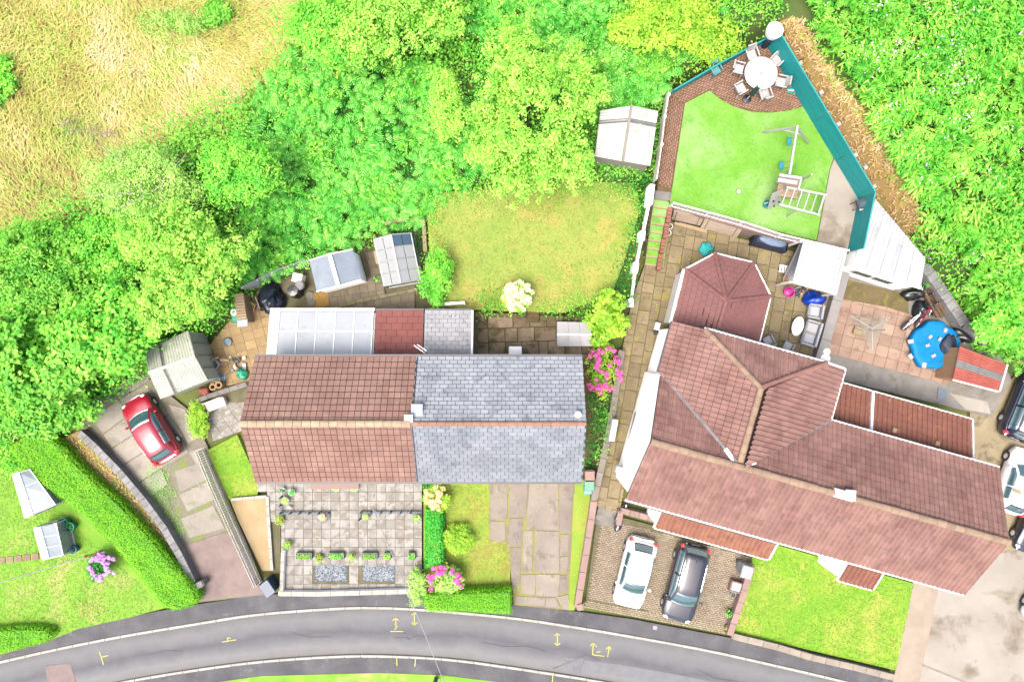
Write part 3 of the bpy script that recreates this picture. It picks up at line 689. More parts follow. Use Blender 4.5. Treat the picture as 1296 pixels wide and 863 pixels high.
bricks('brick_drive', [(762, 656), (790, 662), (836, 674), (948, 704), (920, 792), (744, 757)], .14, head(740, 766, 922, 800), .21, .105, M['block'])
bricks('brick_border', [(742, 758), (919, 793), (917, 801), (739, 768)], .145, head(740, 766, 922, 800), .21, .105, M['blockpale'])
wall_run('drive_wall', 'pink coped low wall between the dark estate car\'s drive and the front lawn', [(952, 716), (938, 762), (924, 803)], .1, .75, .3, M['pinkwall'], plen=.7)
wall_run('planter_wall', 'low pink wall of the planting bed under the house, above the white hatchback', [(783, 664), (786, 646), (832, 658)], .14, .7, .26, M['pinkwall'], plen=.6)
sheet('front_grass', [(953, 702), (985, 690), (1156, 738), (1134, 848), (930, 800)], .22, -.2, M['lawnC'])
sheet('front_path', [(1156, 736), (1188, 744), (1162, 872), (1130, 862), (1134, 846)], .2, -.2, mat('beige_path', C(212, 196, 176), C(196, 180, 158), 1.2, rough=.9, bump=.15))
wall_run('lane_wall', 'low pale stone kerb wall between the front grass and the lane', [(928, 805), (985, 819), (1028, 832), (1080, 844), (1131, 857)], .1, .5, .3, mat('beige_stone', C(204, 192, 174), C(184, 172, 156), 2, rough=.9, rnd=.1), plen=.8)
CON = [(1190, 742), (1296, 640), (1420, 560), (1420, 960), (1300, 905), (1163, 868)]
sheet('driveway', CON, .18, -.2, mat('pale_joint', C(190, 180, 160), C(170, 160, 140), 2, rough=.95))
cd = thing('concrete_drive', None, None, tuple(P(1240, 790, .18)), kind='structure')
slabs(cd, [[(1186, 743), (1225, 742), (1262, 701), (1330, 690), (1330, 863), (1228, 863), (1166, 838)], [(1165, 841), (1227, 866), (1330, 866), (1330, 905), (1162, 868)], [(1333, 690), (1400, 640), (1400, 930), (1333, 930)]], .18, .012, M['palecon'], grow=1.006)
sheet('yard_concrete', [(1228, 516), (1262, 500), (1290, 470), (1420, 440), (1420, 700), (1300, 690), (1255, 700), (1225, 600)], .2, -.2, mat('dusty_concrete', C(206, 190, 150), C(186, 170, 134), .7, rough=.9, bump=.2, stains=((C(104, 92, 74), .8, .56, .7),)))
# red patio
sheet('patio_earth', [(1020, 460), (1050, 340), (1080, 345), (1170, 370), (1200, 380), (1262, 440), (1280, 480), (1255, 528), (1060, 480)], .38, -.2, M['greycon'])
b = MB(); b.prism(PX([(1063, 352), (1150, 372), (1150, 402), (1120, 395), (1058, 378)], .4), .3, .395); tag(b.build('moss_strip', mat('mossy_ground', C(146, 130, 90), C(124, 112, 66), 1.2, rough=.95, bump=.4, stains=((C(160, 150, 60), 2.0, .55, .68),))), kind='structure')
paving('red_patio', [(1063, 378), (1120, 388), (1165, 402), (1240, 480), (1190, 486), (1182, 482), (1045, 446), (1050, 430)], .42, .1, head(1045, 446, 1182, 482), .68, .64, M['redslab'], M['joint'], gap=.02)
sheet('slab_path', [(1200, 497), (1250, 508), (1254, 524), (1222, 518)], .41, .2, M['palecon'])
sheet('drain_cover', [(1188, 490), (1200, 493), (1197, 508), (1186, 505)], .425, .2, mat('blue_grey_cover', C(146, 164, 180), C(128, 146, 162), 3, rough=.6))
wall_run('grey_wall', 'long smooth grey wall between the paved yard and the red patio', [(1074, 330), (1060, 380), (1046, 430), (1036, 462)], .4, 1.0, .55, mat('grey_render', C(190, 186, 184), C(176, 172, 170), 1.5, rough=.85), plen=2.2, over=.0)
wall_run('bank_wall', 'rough grey wall at the foot of the leafy bank, behind the bicycles', [(1172, 338), (1196, 372), (1222, 410), (1250, 432)], .3, 1.3, .5, M['stone'], plen=.5, piece='wall_stone')

# upper garden: raised block, retaining wall, turf, brick terrace
UG = [(846, 118), (900, 90), (968, 50), (988, 56), (1104, 244), (1080, 322), (1072, 320), (852, 262), (832, 240), (836, 180)]
sheet('upper_garden', UG, 1.96, -.4, M['soil'])
sheet('upper_lawn', [(867, 131), (898, 115), (912, 126), (930, 136), (952, 142), (976, 143), (1000, 140), (1022, 133), (1056, 196), (1050, 215), (1033, 305), (848, 258), (853, 225)], 2.04, 1.9, M['turf'])
sheet('upper_concrete', [(1057, 198), (1088, 250), (1080, 300), (1074, 319), (1034, 306), (1051, 214)], 2.03, 1.9, M['palecon'])
TB = [(848, 120), (900, 90), (966, 54), (984, 62), (1022, 132), (1000, 139), (976, 142), (952, 141), (930, 135), (912, 125), (898, 114), (866, 130)]
bricks('brick_terrace', TB, 2.0, head(848, 120, 966, 54), .22, .11, M['brick'], th=.04)
bricks('brick_path', [(847, 121), (865, 131), (858, 180), (848, 238), (833, 235), (838, 180)], 2.0, head(848, 236, 865, 131), .22, .11, M['brick'], th=.04)
wall_run('terrace_wall', 'reddish brick retaining wall under the white railing of the upper lawn', [(852, 260), (900, 274), (960, 291), (1012, 305)], .4, 2.0, .22, M['pinkwall'], plen=.45, piece='coping_brick')
gs = thing('turf_steps', 'flight of steps with green turf treads between the white fence and the brick wall', 'steps', tuple(P(828, 338, .4)))
NS = 9
for i in range(NS):
    t = (i + .5) / NS; zt = .4 + .18 * (i + 1)
    a = P(822 + (843 - 822) * (i / NS) - 9.5, 340 - 100 * (i / NS), .4); 
    c = Vector(P(827.5, 337, .4)).lerp(P(841, 243, 2.0), t); run = (P(841, 243, 2.0) - P(827.5, 337, .4)).length / NS
    rz = head(0, 100, 14, 0) - PI / 2
    if i == NS - 1:
        b = MB(); b.box((c.x, c.y, zt / 2), (1.05, run, zt), rz); b.build('step', M['greycon'], gs, world=True); continue
    b = MB(); b.box((c.x, c.y, zt / 2), (1.05, run * .98, zt), rz); sp = b.build('step', M['timber'], gs, world=True)
    v = Vector((-math.sin(rz), math.cos(rz), 0)) * run * .1
    b = MB(); b.box((c.x + v.x, c.y + v.y, zt + .012), (1.0, run * .74, .03), rz); b.build('turf_tread', M['turf'], sp, world=True)
t = thing('stair_wall', 'sloping red brick wall down the right side of the turf steps', 'wall', tuple(P(840, 300, .4)))
mat('red_brick', C(196, 130, 110), C(176, 112, 94), 3, rough=.9, rnd=.12)
sw_ = [(849, 262, 2.12), (845, 282, 1.85), (841, 302, 1.5), (837, 321, 1.15), (833, 342, .8)]
for (x0, y0, z0_), (x1, y1, z1_) in zip(sw_, sw_[1:]):
    a, c = P(x0, y0, z0_), P(x1, y1, z1_); d = c - a; ang = math.atan2(d.y, d.x); mid = (a + c) / 2; L_ = math.hypot(d.x, d.y)
    b = MB(); b.box((mid.x, mid.y, (mid.z - .05) / 2), (L_, .2, mid.z - .05), ang); b.build('wall_body', MATS['red_brick'], t, world=True)
    for k in range(4):
        p = a.lerp(c, (k + .5) / 4); b = MB(); b.box((p.x, p.y, mid.z), (L_ / 4 - .012, .24, .1), ang, bev=.012); b.build('brick', MATS['red_brick'], t, world=True)
# white boundary fence with square piers
t = thing('white_fence', 'white boundary fence with square piers running down beside the turf steps', 'fence', tuple(P(800, 385, .4)))
piers = [((826, 233), (823, 258), 2.9), ((814, 292), (813, 304), 2.2), ((806, 332), (804, 345), 1.7), ((799, 378), (799, 388), 1.3)]
pc = []
for (x0, y0), (x1, y1), zt in piers:
    a, c = P(x0, y0, zt), P(x1, y1, zt); m_ = (a + c) / 2; L = (a - c).length; pc.append((m_, zt))
    b = MB(); b.box((m_.x, m_.y, zt - .55), (.27, L, 1.1), math.atan2((a - c).y, (a - c).x) - PI / 2, bev=.03); b.build('pier', M['render'], t, world=True)
for (a, za), (c, zc) in zip(pc, pc[1:]):
    b = MB(); b.bar((a.x, a.y, za - .15), (c.x, c.y, zc - .1), .14, .12); b.build('rail', M['white'], t, world=True)
    b = MB(); vs = [(a.x - .04, a.y, 0), (a.x + .04, a.y, 0), (c.x + .04, c.y, 0), (c.x - .04, c.y, 0)]
    b.prism([v[:2] for v in vs], [za - .55, za - .55, zc - .5, zc - .5], [za - .25, za - .25, zc - .2, zc - .2]); b.build('panel', M['render'], t, world=True)
# thin grey fence further up, beside the white shed
t = thing('garden_fence', 'thin pale panel fence at the left of the brick path, above the white piers', 'fence', tuple(P(832, 225, 2)))
fp = [(845, 122), (840, 150), (836, 185), (830, 228)]
for a, c in zip(fp, fp[1:]):
    b = MB(); A, B_ = P(*a, 2.6), P(*c, 2.6); b.bar((A.x, A.y, 2.4), (B_.x, B_.y, 2.4), .05, 1.0); b.build('panel', M['grey_timber'], t, world=True)
    b = MB(); b.box((A.x, A.y, 2.4), (.14, .14, 1.15)); b.build('post', M['grey_timber'], t, world=True)
# turquoise timber fence: long right run, and the lower left run
def board_fence(name, label, px, z, h, m, bw=.16, posts=(), rail=True):
    t = thing(name, label, 'fence', tuple(P(*px[0], z)))
    for a, c in zip(px, px[1:]):
        A, B_ = P(*a, z), P(*c, z); d = B_ - A; L = d.length; ang = math.atan2(d.y, d.x); nb = max(1, int(h / bw)); np_ = max(1, round(L / 2.4))
        for k in range(np_):
            p, q = A.lerp(B_, k / np_), A.lerp(B_, (k + 1) / np_); mid = (p + q) / 2
            for j in range(nb):
                b = MB(); b.box((mid.x, mid.y, z + (j + .5) * h / nb), ((q - p).length - .02, .025, h / nb - .012), ang); b.build('board', m, t, world=True)
        b = MB(); b.bar((A.x, A.y, z + h + .015), (B_.x, B_.y, z + h + .015), .07, .04); b.build('capping', m, t, world=True)
    return t
board_fence('turquoise_fence', 'tall turquoise board fence along the right edge of the upper lawn', [(971, 60), (1086, 252), (1072, 320)], 2.0, 1.75, M['teal'])
board_fence('turquoise_fence', 'lower turquoise fence along the top left edge of the brick terrace', [(848, 121), (905, 88), (965, 56)], 2.0, .75, M['teal'])
for k, (x, y) in enumerate([(1013, 80), (1040, 117), (1062, 157), (1083, 196), (1096, 212), (1107, 236)]):
    p = P(x, y, 3.2); b = MB(); b.box((p.x, p.y, p.z - .75), (.22, .22, 1.5), .5, bev=.02)
    o = b.build('fence_post', M['kerb']); tag(o, ['first', 'second', 'third', 'fourth', 'fifth', 'sixth'][k] + ' from the top of the pale concrete posts behind the tall turquoise fence', 'post', 'pale posts behind the turquoise fence')
# white railing along the terrace wall
t = thing('white_railing', 'white metal railing with mesh along the lower edge of the upper lawn', 'railing', tuple(P(852, 258, 2.0)))
rp = [(853, 257), (898, 269), (941, 281), (990, 297), (1074, 317)]
RT = [P(x, y, 2.9) for x, y in rp]
for A, B_ in zip(RT, RT[1:]):
    b = MB(); b.bar(A, B_, .06, .05); b.build('top_rail', M['white'], t, world=True)
    b = MB(); b.bar(A - Vector((0, 0, .8)), B_ - Vector((0, 0, .8)), .04, .04); b.build('bottom_rail', M['white'], t, world=True)
    b = MB(); nb = int((B_ - A).length / .11)
    for i in range(nb):
        p = A.lerp(B_, (i + .5) / nb); b.box((p.x, p.y, 2.5), (.018, .018, .78))
    o = b.build('balusters', M['white'], t, world=True); o['kind'] = 'stuff'
for A in RT:
    b = MB(); b.box((A.x, A.y, 2.45), (.09, .09, .95)); b.build('post', M['white'], t, world=True)

# ------------------------------------------------------------------ roofs
PROF = [(0, 0), (.5, .004), (.58, .03), (.72, .055), (.86, .055), (.96, .03), (1.0, 0)]
PROF2 = [(0, .0), (.42, .0), (.55, .05), (.75, .07), (.95, .05), (1.0, 0.0)]
def tile_plane(poly, org, S, T, tw, tl, m, parent, name, pan=None, bond=False, limit=0, lift=.038, gap=.018, th=.012, amin=.01, rgap=.02):
    """lay tiles on the plane through org spanned by S (along the eave) and T (up the slope), cut to poly (3D)"""
    org = Vector(org); S = Vector(S).normalized(); T = Vector(T); T = (T - S * T.dot(S)).normalized(); N = S.cross(T)
    if N.z < 0: N = -N
    loc = [((Vector(p) - org).dot(S), (Vector(p) - org).dot(T)) for p in poly]
    s0, s1 = min(p[0] for p in loc), max(p[0] for p in loc); t0, t1 = min(p[1] for p in loc), max(p[1] for p in loc)
    over = MB(); cnt = 0; r = 0; tt = t0
    while tt < t1 - .02:
        s = s0 - (tw / 2 if bond and r % 2 else 0)
        while s < s1:
            bm = MB()
            if pan is None:
                c = clip(loc, [(s + gap / 2, tt), (s + tw - gap / 2, tt), (s + tw - gap / 2, tt + tl - rgap), (s + gap / 2, tt + tl - rgap)])
                if c and area(c) > amin:
                    j = R.uniform(-.004, .005); n = len(c)
                    if area([(p[0], p[1]) for p in c]) > 0:
                        aa = sum(c[i - 1][0] * c[i][1] - c[i][0] * c[i - 1][1] for i in range(n))
                        if aa < 0: c = c[::-1]
                    top = [org + S * p[0] + T * p[1] + N * (th + j + lift * (1 - (p[1] - tt) / tl)) for p in c]
                    bot = [org + S * p[0] + T * p[1] for p in c]
                    bm.add(bot + top, [tuple(range(n, 2 * n))] + [(i, (i + 1) % n, n + (i + 1) % n, n + i) for i in range(n)])
            else:
                for (a, ha), (b_, hb) in zip(pan, pan[1:]):
                    c = clip(loc, [(s + a * tw, tt), (s + b_ * tw, tt), (s + b_ * tw, tt + tl - rgap * 1.3), (s + a * tw, tt + tl - rgap * 1.3)])
                    if not c or area(c) < amin * .1: continue
                    n = len(c)
                    top = []
                    for p in c:
                        f = (p[0] - s - a * tw) / max(1e-6, (b_ - a) * tw)
                        top.append(org + S * p[0] + T * p[1] + N * (th + ha + (hb - ha) * f + lift * (1 - (p[1] - tt) / tl)))
                    low = [i for i in range(n) if abs(c[i][1] - tt) < 1e-5 and abs(c[(i + 1) % n][1] - tt) < 1e-5]
                    vs = list(top); fs = [tuple(range(n))]
                    for i in low:
                        k = len(vs); q0, q1 = c[i], c[(i + 1) % n]
                        vs += [org + S * q0[0] + T * q0[1], org + S * q1[0] + T * q1[1]]; fs.append((k, k + 1, (i + 1) % n, i))
                    # weld the strips of one tile so that it stays one island
                    if not bm.v: bm.key = {}
                    idx = []
                    for v in vs:
                        kk = (round(v.x, 4), round(v.y, 4), round(v.z, 4))
                        if kk not in bm.key: bm.key[kk] = len(bm.v); bm.v.append(tuple(v))
                        idx.append(bm.key[kk])
                    for f in fs:
                        g_ = []
                        for i in f:
                            if idx[i] not in g_: g_.append(idx[i])
                        if len(g_) > 2: bm.f.append(tuple(g_)); bm.m.append(0)
            if bm.v:
                if cnt < limit: bm.build(name, m, parent, world=True)
                else: over.add(bm.v, bm.f)
                cnt += 1
            s += tw
        tt += tl; r += 1
    if over.v:
        o = over.build(name, m, parent, world=True); o['kind'] = 'stuff'
    return cnt
def deck(poly, m, parent, name='roof', th=.1):
    poly = [Vector(p) for p in poly]; N = (poly[1] - poly[0]).cross(poly[2] - poly[1]).normalized()
    if N.z < 0: poly = poly[::-1]; N = -N
    n = len(poly); b = MB()
    b.add([p - N * th for p in poly] + poly, [tuple(range(n - 1, -1, -1)), tuple(range(n, 2 * n))] + [(i, (i + 1) % n, n + (i + 1) % n, n + i) for i in range(n)])
    return b.build(name, m, parent, world=True)
def ridge_tiles(a, c, m, parent, L=.45, r=.13, name='ridge_tile', lift=.02, jag=.006):
    a, c = Vector(a), Vector(c); n = max(1, round((c - a).length / L)); d = (c - a).normalized()
    side = d.cross(Vector((0, 0, 1))).normalized(); up = side.cross(d)
    for i in range(n):
        p, q = a.lerp(c, i / n), a.lerp(c, (i + 1) / n) - d * .015
        k = r * R.uniform(.94, 1.06); b = MB(); vs = []
        for e, o_ in ((p, 0), (q, .008)):
            for j in range(7):
                t = PI * j / 6; vs.append(e + side * (math.cos(t) * k) + up * (math.sin(t) * k * .75 + lift + o_ - .03 + R.uniform(0, jag)))
        b.add(vs, [(j, j + 1, 8 + j, 7 + j) for j in range(6)] + [tuple(range(7)), tuple(range(13, 6, -1))])
        b.build(name, m, parent, world=True)
def bar_part(name, a, c, wd, h, m, parent):
    b = MB(); b.bar(a, c, wd, h); return b.build(name, m, parent, world=True)

# ------------------------------------------------------------------ left pair of semi-detached houses
XW, XD, XE = -12.8, -4.76, 3.5; YN, YR, YS = -.79, -3.88, -6.98; ZE, ZR = 5.0, 6.9
def semi(name, label, x0, x1, tm, um, tw, tl, pan, bond, rm, rr, tname):
    t = thing(name, label, 'house', ((x0 + x1) / 2, YR, .3))
    g0, g1 = (x0 + .25 if x0 == XW else x0 + .0), (x1 - .22 if x1 == XE else x1)
    yn, ys = YN - .28, YS + .28; hz = lambda y: ZE - .12 + (ZR - ZE) * (1 - abs(y - YR) / (YN - YR))
    b = MB(); pts = [(ys, .1), (yn, .1), (yn, hz(yn) - .05), (YR, ZR - .14), (ys, hz(ys) - .05)]
    e = .003 if x0 == XD else 0
    b.add([(g0 + e, y, z) for y, z in pts] + [(g1 - e, y, z) for y, z in pts], [(0, 1, 2, 3, 4), (9, 8, 7, 6, 5)] + [(i, 5 + i, 5 + (i + 1) % 5, (i + 1) % 5) for i in range(5)])
    b.build('wall', M['render'], t, world=True)
    rN = [(x0, YN, ZE), (x1, YN, ZE), (x1, YR, ZR), (x0, YR, ZR)]; rS = [(x0, YS, ZE), (x1, YS, ZE), (x1, YR, ZR), (x0, YR, ZR)]
    eN = (x1 - x0) 
    dk = MB(); up = .1
    dk.add([(x0, YN, ZE), (x1, YN, ZE), (x1, YR, ZR), (x0, YR, ZR), (x0, YS, ZE), (x1, YS, ZE), (x0, YN, ZE - up), (x1, YN, ZE - up), (x1, YR, ZR - up), (x0, YR, ZR - up), (x0, YS, ZE - up), (x1, YS, ZE - up)],
           [(0, 1, 2, 3)[::-1], (4, 5, 2, 3), (6, 7, 8, 9), (10, 11, 8, 9)[::-1], (0, 1, 7, 6), (4, 5, 11, 10)[::-1], (0, 6, 9, 3), (3, 9, 10, 4), (1, 2, 8, 7), (2, 5, 11, 8)])
    rf = dk.build('roof', um, t, world=True)
    tile_plane(rN, (x1, YN, ZE), (-1, 0, 0), (0, YR - YN, ZR - ZE), tw, tl, tm, rf, tname, pan, bond, limit=150, rgap=.034 if bond else .055, gap=.026)
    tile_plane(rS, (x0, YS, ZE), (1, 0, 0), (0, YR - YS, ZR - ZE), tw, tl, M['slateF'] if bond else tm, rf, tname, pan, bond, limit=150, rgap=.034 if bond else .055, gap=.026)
    ridge_tiles((x0, YR, ZR + .06), (x1, YR, ZR + .06), rm, rf, .42, rr)
    for y in (YN + .07, YS - .07):
        bar_part('gutter', (x0, y, ZE - .05), (x1, y, ZE - .05), .12, .1, M['gutter'], t)
    for (y, wx) in ((YS + .27, [x0 + 1.6, x0 + 4.6, x1 - 2.0]), (YN - .27, [x0 + 2.0, x1 - 2.2])):
        for q in wx:
            b = MB(); b.box((q, y, 3.9), (1.5, .1, 1.1)); f = b.build('window', M['white'], t, world=True)
            b = MB(); b.box((q, y + (.055 if y > YR else -.055), 3.9), (1.3, .02, .9)); b.build('pane', M['glassdark'], f, world=True)
    return t
hb = semi('semi_detached_house', 'semi-detached house with the brown tiled roof and a pale lichened ridge', XW, XD, M['tileL'], M['underlay'], .30, .335, None, False, M['ridgeL'], .17, 'roof_tile')
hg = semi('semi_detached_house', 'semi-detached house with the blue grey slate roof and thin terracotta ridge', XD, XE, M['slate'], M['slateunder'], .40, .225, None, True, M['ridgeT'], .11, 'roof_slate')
bar_part('verge_strip', (XD + .06, YS, ZE + .05), (XD + .06, YR, ZR + .05), .05, .05, M['gutter'], hg)
bar_part('verge_strip', (XD + .06, YN, ZE + .05), (XD + .06, YR, ZR + .05), .05, .05, M['gutter'], hg)
b = MB(); b.box((-4.85, YR + .22, ZR + .05), (.4, .42, .12)); b.build('flashing', M['white'], hb, world=True)
b = MB(); b.box((-4.5, YR + .5, ZR - .18), (.55, .8, .03), 0); b.build('lead_patch', mat('blue_lead', C(170, 196, 212), rough=.5), hg, world=True)
b = MB(); b.lathe([(.01, 0), (.15, 0), (.17, .25), (.12, .32), (.01, .34)], 14, (3.12, YR + .42, ZR - .28)); b.build('roof_vent', M['white'], hg, world=True)
# aerial lying over the back extension
b = MB()
an = thing('roof_aerial', 'thin white aerial rods over the red tiled lean-to behind the brown roof', 'aerial', tuple(P(530, 446, 4.4)))
for (q) in ((524, 437, 538, 447), (528, 436, 540, 444)):
    bar_part('rod', P(q[0], q[1], 4.45), P(q[2], q[3], 4.45), .04, .04, M['white'], an)
bar_part('mast', P(537, 446, 4.5), P(537, 452, 4.2), .04, .04, M['chrome'], an)
b = MB(); p = P(421, 612, 3.0); b.box((p.x, p.y - .1, 2.6), (2.6, .5, .12)); b.build('door_canopy', mat('pinkish_canopy', C(190, 160, 148), rough=.8), hb, world=True)

# rear lean-tos of the pair: glass roof, brown tiles, slates
t = thing('conservatory', 'white framed lean-to conservatory with a translucent panelled roof behind the brown roof', 'conservatory', tuple(P(410, 420, .4)))
yw, yf, zw, zf = -1.05, 1.62, 3.35, 2.7
cx0, cx1 = -12.85, -7.28
b = MB(); b.prism([(cx0 + .1, yw), (cx1, yw), (cx1, yf - .12), (cx0 + .1, yf - .12)], .3, [zw - .15, zw - .15, zf - .12, zf - .12]); b.build('wall', M['white'], t, world=True)
npn = 5
for i in range(npn):
    x0, x1 = cx0 + .5 + (cx1 - cx0 - .6) * i / npn, cx0 + .5 + (cx1 - cx0 - .6) * (i + 1) / npn
    for (ta, tb) in ((0.02, .4), (.42, .97)):
        b = MB(); ya, yb = yf + (yw - yf) * ta, yf + (yw - yf) * tb; za, zb = zf + (zw - zf) * ta, zf + (zw - zf) * tb
        b.add([(x0 + .03, ya, za), (x1 - .03, ya, za), (x1 - .03, yb, zb), (x0 + .03, yb, zb), (x0 + .03, ya, za - .02), (x1 - .03, ya, za - .02), (x1 - .03, yb, zb - .02), (x0 + .03, yb, zb - .02)],
              [(0, 1, 2, 3), (7, 6, 5, 4), (0, 4, 5, 1), (1, 5, 6, 2), (2, 6, 7, 3), (3, 7, 4, 0)]); b.build('roof_pane', M['pane2'], t, world=True)
for i in range(npn + 1):
    x = cx0 + .5 + (cx1 - cx0 - .6) * i / npn
    bar_part('glazing_bar', (x, yf, zf + .01), (x, yw, zw + .01), .05, .05, M['white'], t)
yy, zz = yf + (yw - yf) * .41, zf + (zw - zf) * .41
bar_part('cross_bar', (cx0 + .5, yy, zz + .025), (cx1, yy, zz + .012), .04, .04, M['white'], t)
bar_part('gutter', (cx0, yf + .05, zf), (cx1, yf + .05, zf), .14, .1, M['white'], t)
b = MB(); b.add([(cx0, yf, zf + .03), (cx0 + .5, yf, zf + .03), (cx0 + .5, yw, zw + .03), (cx0, yw, zw + .03), (cx0, yf, zf - .05), (cx0 + .5, yf, zf - .05), (cx0 + .5, yw, zw - .05), (cx0, yw, zw - .05)], [(0, 1, 2, 3), (7, 6, 5, 4), (0, 4, 5, 1), (1, 5, 6, 2), (2, 6, 7, 3), (3, 7, 4, 0)]); b.build('edge_panel', M['white'], t, world=True)
def lean_to(name, label, x0, x1, tm, um, tw, tl, pan, bond, tname):
    t = thing(name, label, 'extension', ((x0 + x1) / 2, .3, .3))
    b = MB(); b.prism([(x0 + .05, yw), (x1 - .05, yw), (x1 - .05, yf - .12), (x0 + .05, yf - .12)], .3, [zw - .14, zw - .14, zf - .12, zf - .12]); b.build('wall', M['render'], t, world=True)
    pl = [(x0, yf, zf), (x1, yf, zf), (x1, yw, zw), (x0, yw, zw)]
    rf = deck(pl, um, t)
    tile_plane(pl, (x1, yf, zf), (-1, 0, 0), (0, yw - yf, zw - zf), tw, tl, tm, rf, tname, pan, bond, limit=120)
    bar_part('gutter', (x0, yf + .05, zf - .03), (x1, yf + .05, zf - .03), .1, .09, M['gutter'], t)
    return t
M['tileX'] = mat('plum_tile', C(172, 100, 92), C(158, 88, 80), .8, rough=.85, island=.04, rnd=.04, world=True)
lean_to('rear_extension', 'single storey lean-to with plain red tiles between the glass roof and the slate lean-to', -7.22, -4.68, M['tileX'], M['underlay'], .56, .36, None, True, 'roof_tile')
e2 = lean_to('rear_extension', 'single storey lean-to with speckled grey slates and a white right hand verge', -4.62, -2.15, mat('speckled_slate', C(206, 208, 212), C(186, 190, 196), 1.2, rough=.7, island=.14, rnd=.1, stains=((C(96, 98, 104), 5.0, .62, .68),), world=True), M['slateunder'], .42, .24, None, True, 'roof_slate')
bar_part('verge_board', (-2.1, yf, zf + .04), (-2.1, yw, zw + .04), .1, .1, M['white'], e2)

# ------------------------------------------------------------------ right hand house
AU = math.radians(15.7)
def UV(u, v, z): return Vector((u * math.cos(AU) + v * math.sin(AU), -u * math.sin(AU) + v * math.cos(AU), z))
RE, RR = 4.75, 6.6; U0, U1, VS, VM, VN = 7.62, 25.27, -6.07, -2.8, .47
UA, UB, UR, VT, VH = 7.5, 16.43, 11.95, 3.12, 1.05; UH0, UH1 = 8.97, 15.2
t = thing('detached_house', 'large white house with red brown ribbed tile roofs and pale ridges', 'house', tuple(UV(15, -2, .3)))
rh = t
def zsl(v): return RR - (RR - RE) * abs(v - VM) / (VN - VM) 
b = MB()
pts = [(VS + .3, .1), (VN - .1, .1), (VN - .1, zsl(VN - .1) - .16), (VM, RR - .16), (VS + .3, zsl(VS + .3) - .16)]
b.add([UV(U0 + .08, v, z) for v, z in pts] + [UV(U1 - .1, v, z) for v, z in pts], [(4, 3, 2, 1, 0), (5, 6, 7, 8, 9)] + [(i, (i + 1) % 5, 5 + (i + 1) % 5, 5 + i) for i in range(5)])
b.build('wall', M['render'], t, world=True)
# upper wing walls: gable with a half hip facing the back garden
zu = lambda u: RR - (RR - RE) * abs(u - UR) / (UB - UR)
b = MB(); us_ = [UA + .32, UH0, UH1, UB - .1]; zt = [zu(UA + .32) - .16, zu(UH0) - .16, zu(UH0) - .16, zu(UB - .1) - .16]
prof = [(us_[0], .1), (us_[3], .1), (us_[3], zt[3]), (us_[2], zt[2]), (us_[1], zt[1]), (us_[0], zt[0])]
b.add([UV(u, VT - .25, z) for u, z in prof] + [UV(u, VN - .3, z) for u, z in prof], [tuple(range(6)), tuple(range(11, 5, -1))] + [(i, 6 + i, 6 + (i + 1) % 6, (i + 1) % 6) for i in range(6)])
b.build('wall', M['render'], t, world=True)
def rplane(pts, eave0, eave1, tm, um, tw, tl, pan, limit=0, parent=None, name='roof_tile'):
    pts = [UV(*p) for p in pts]; e0, e1 = UV(*eave0), UV(*eave1)
    S = e1 - e0; N = (pts[1] - pts[0]).cross(pts[2] - pts[1]).normalized()
    if N.z < 0: N = -N
    T = N.cross(S)
    rf = deck(pts, um, parent or rh); tile_plane(pts, e0, S, T, tw, tl, tm, rf, name, pan, False, limit=limit)
    return rf
TW, TL = .243, .37
rS = rplane([(U0, VS, RE), (U1, VS, RE), (U1, VM, RR), (U0, VM, RR)], (U0, VS, RE), (U1, VS, RE), M['tileR'], M['underlay'], TW, TL, PROF, 150)
# north slope right of the valley, and the small piece left of the west valley
rN = rplane([(UB, VN, RE), (U1, VN, RE), (U1, VM, RR), (UR, VM, RR)], (U1, VN, RE), (UB, VN, RE), M['tileR'], M['underlay'], TW, TL, PROF, 80)
rW = rplane([(U0, VN - .12, RE + .06), (UR, VM, RR), (U0, VM, RR)], (U0 + 1, VN, RE), (U0, VN, RE), M['tileR'], M['underlay'], TW, TL, PROF)
# cross wing: west, east and half hip slopes
zH = zu(UH0)
rA = rplane([(UA, VN, RE), (UR, VM, RR), (UR, VH, RR), (UH0, VT, zH), (UA, VT, RE - .06)], (UA, VT, RE), (UA, VN, RE), M['tileR'], M['underlay'], TW, TL, PROF, 70)
rB = rplane([(UB, VN, RE), (UB, VT, RE), (UH1, VT, zH), (UR, VH, RR), (UR, VM, RR)], (UB, VN, RE), (UB, VT, RE), M['tileR'], M['underlay'], TW, TL, PROF)
rC = rplane([(UH0, VT, zH), (UR, VH, RR), (UH1, VT, zH)], (UH1, VT, zH), (UH0, VT, zH), M['tileR'], M['underlay'], TW, TL, PROF)
up = .1
ridge_tiles(UV(U0, VM, RR + up), UV(U1, VM, RR + up), M['ridgeR'], rS, .45, .17)
ridge_tiles(UV(UR, VM + .2, RR + up), UV(UR, VH, RR + up), M['ridgeR'], rA, .45, .16)
ridge_tiles(UV(UR, VH, RR + up), UV(UH0, VT, zH + up), M['ridgeR'], rC, .45, .13)
ridge_tiles(UV(UR, VH, RR + up), UV(UH1, VT, zH + up), mat('pink_ridge', C(190, 140, 126), C(176, 126, 114), 3, rough=.85, rnd=.08), rC, .45, .15)
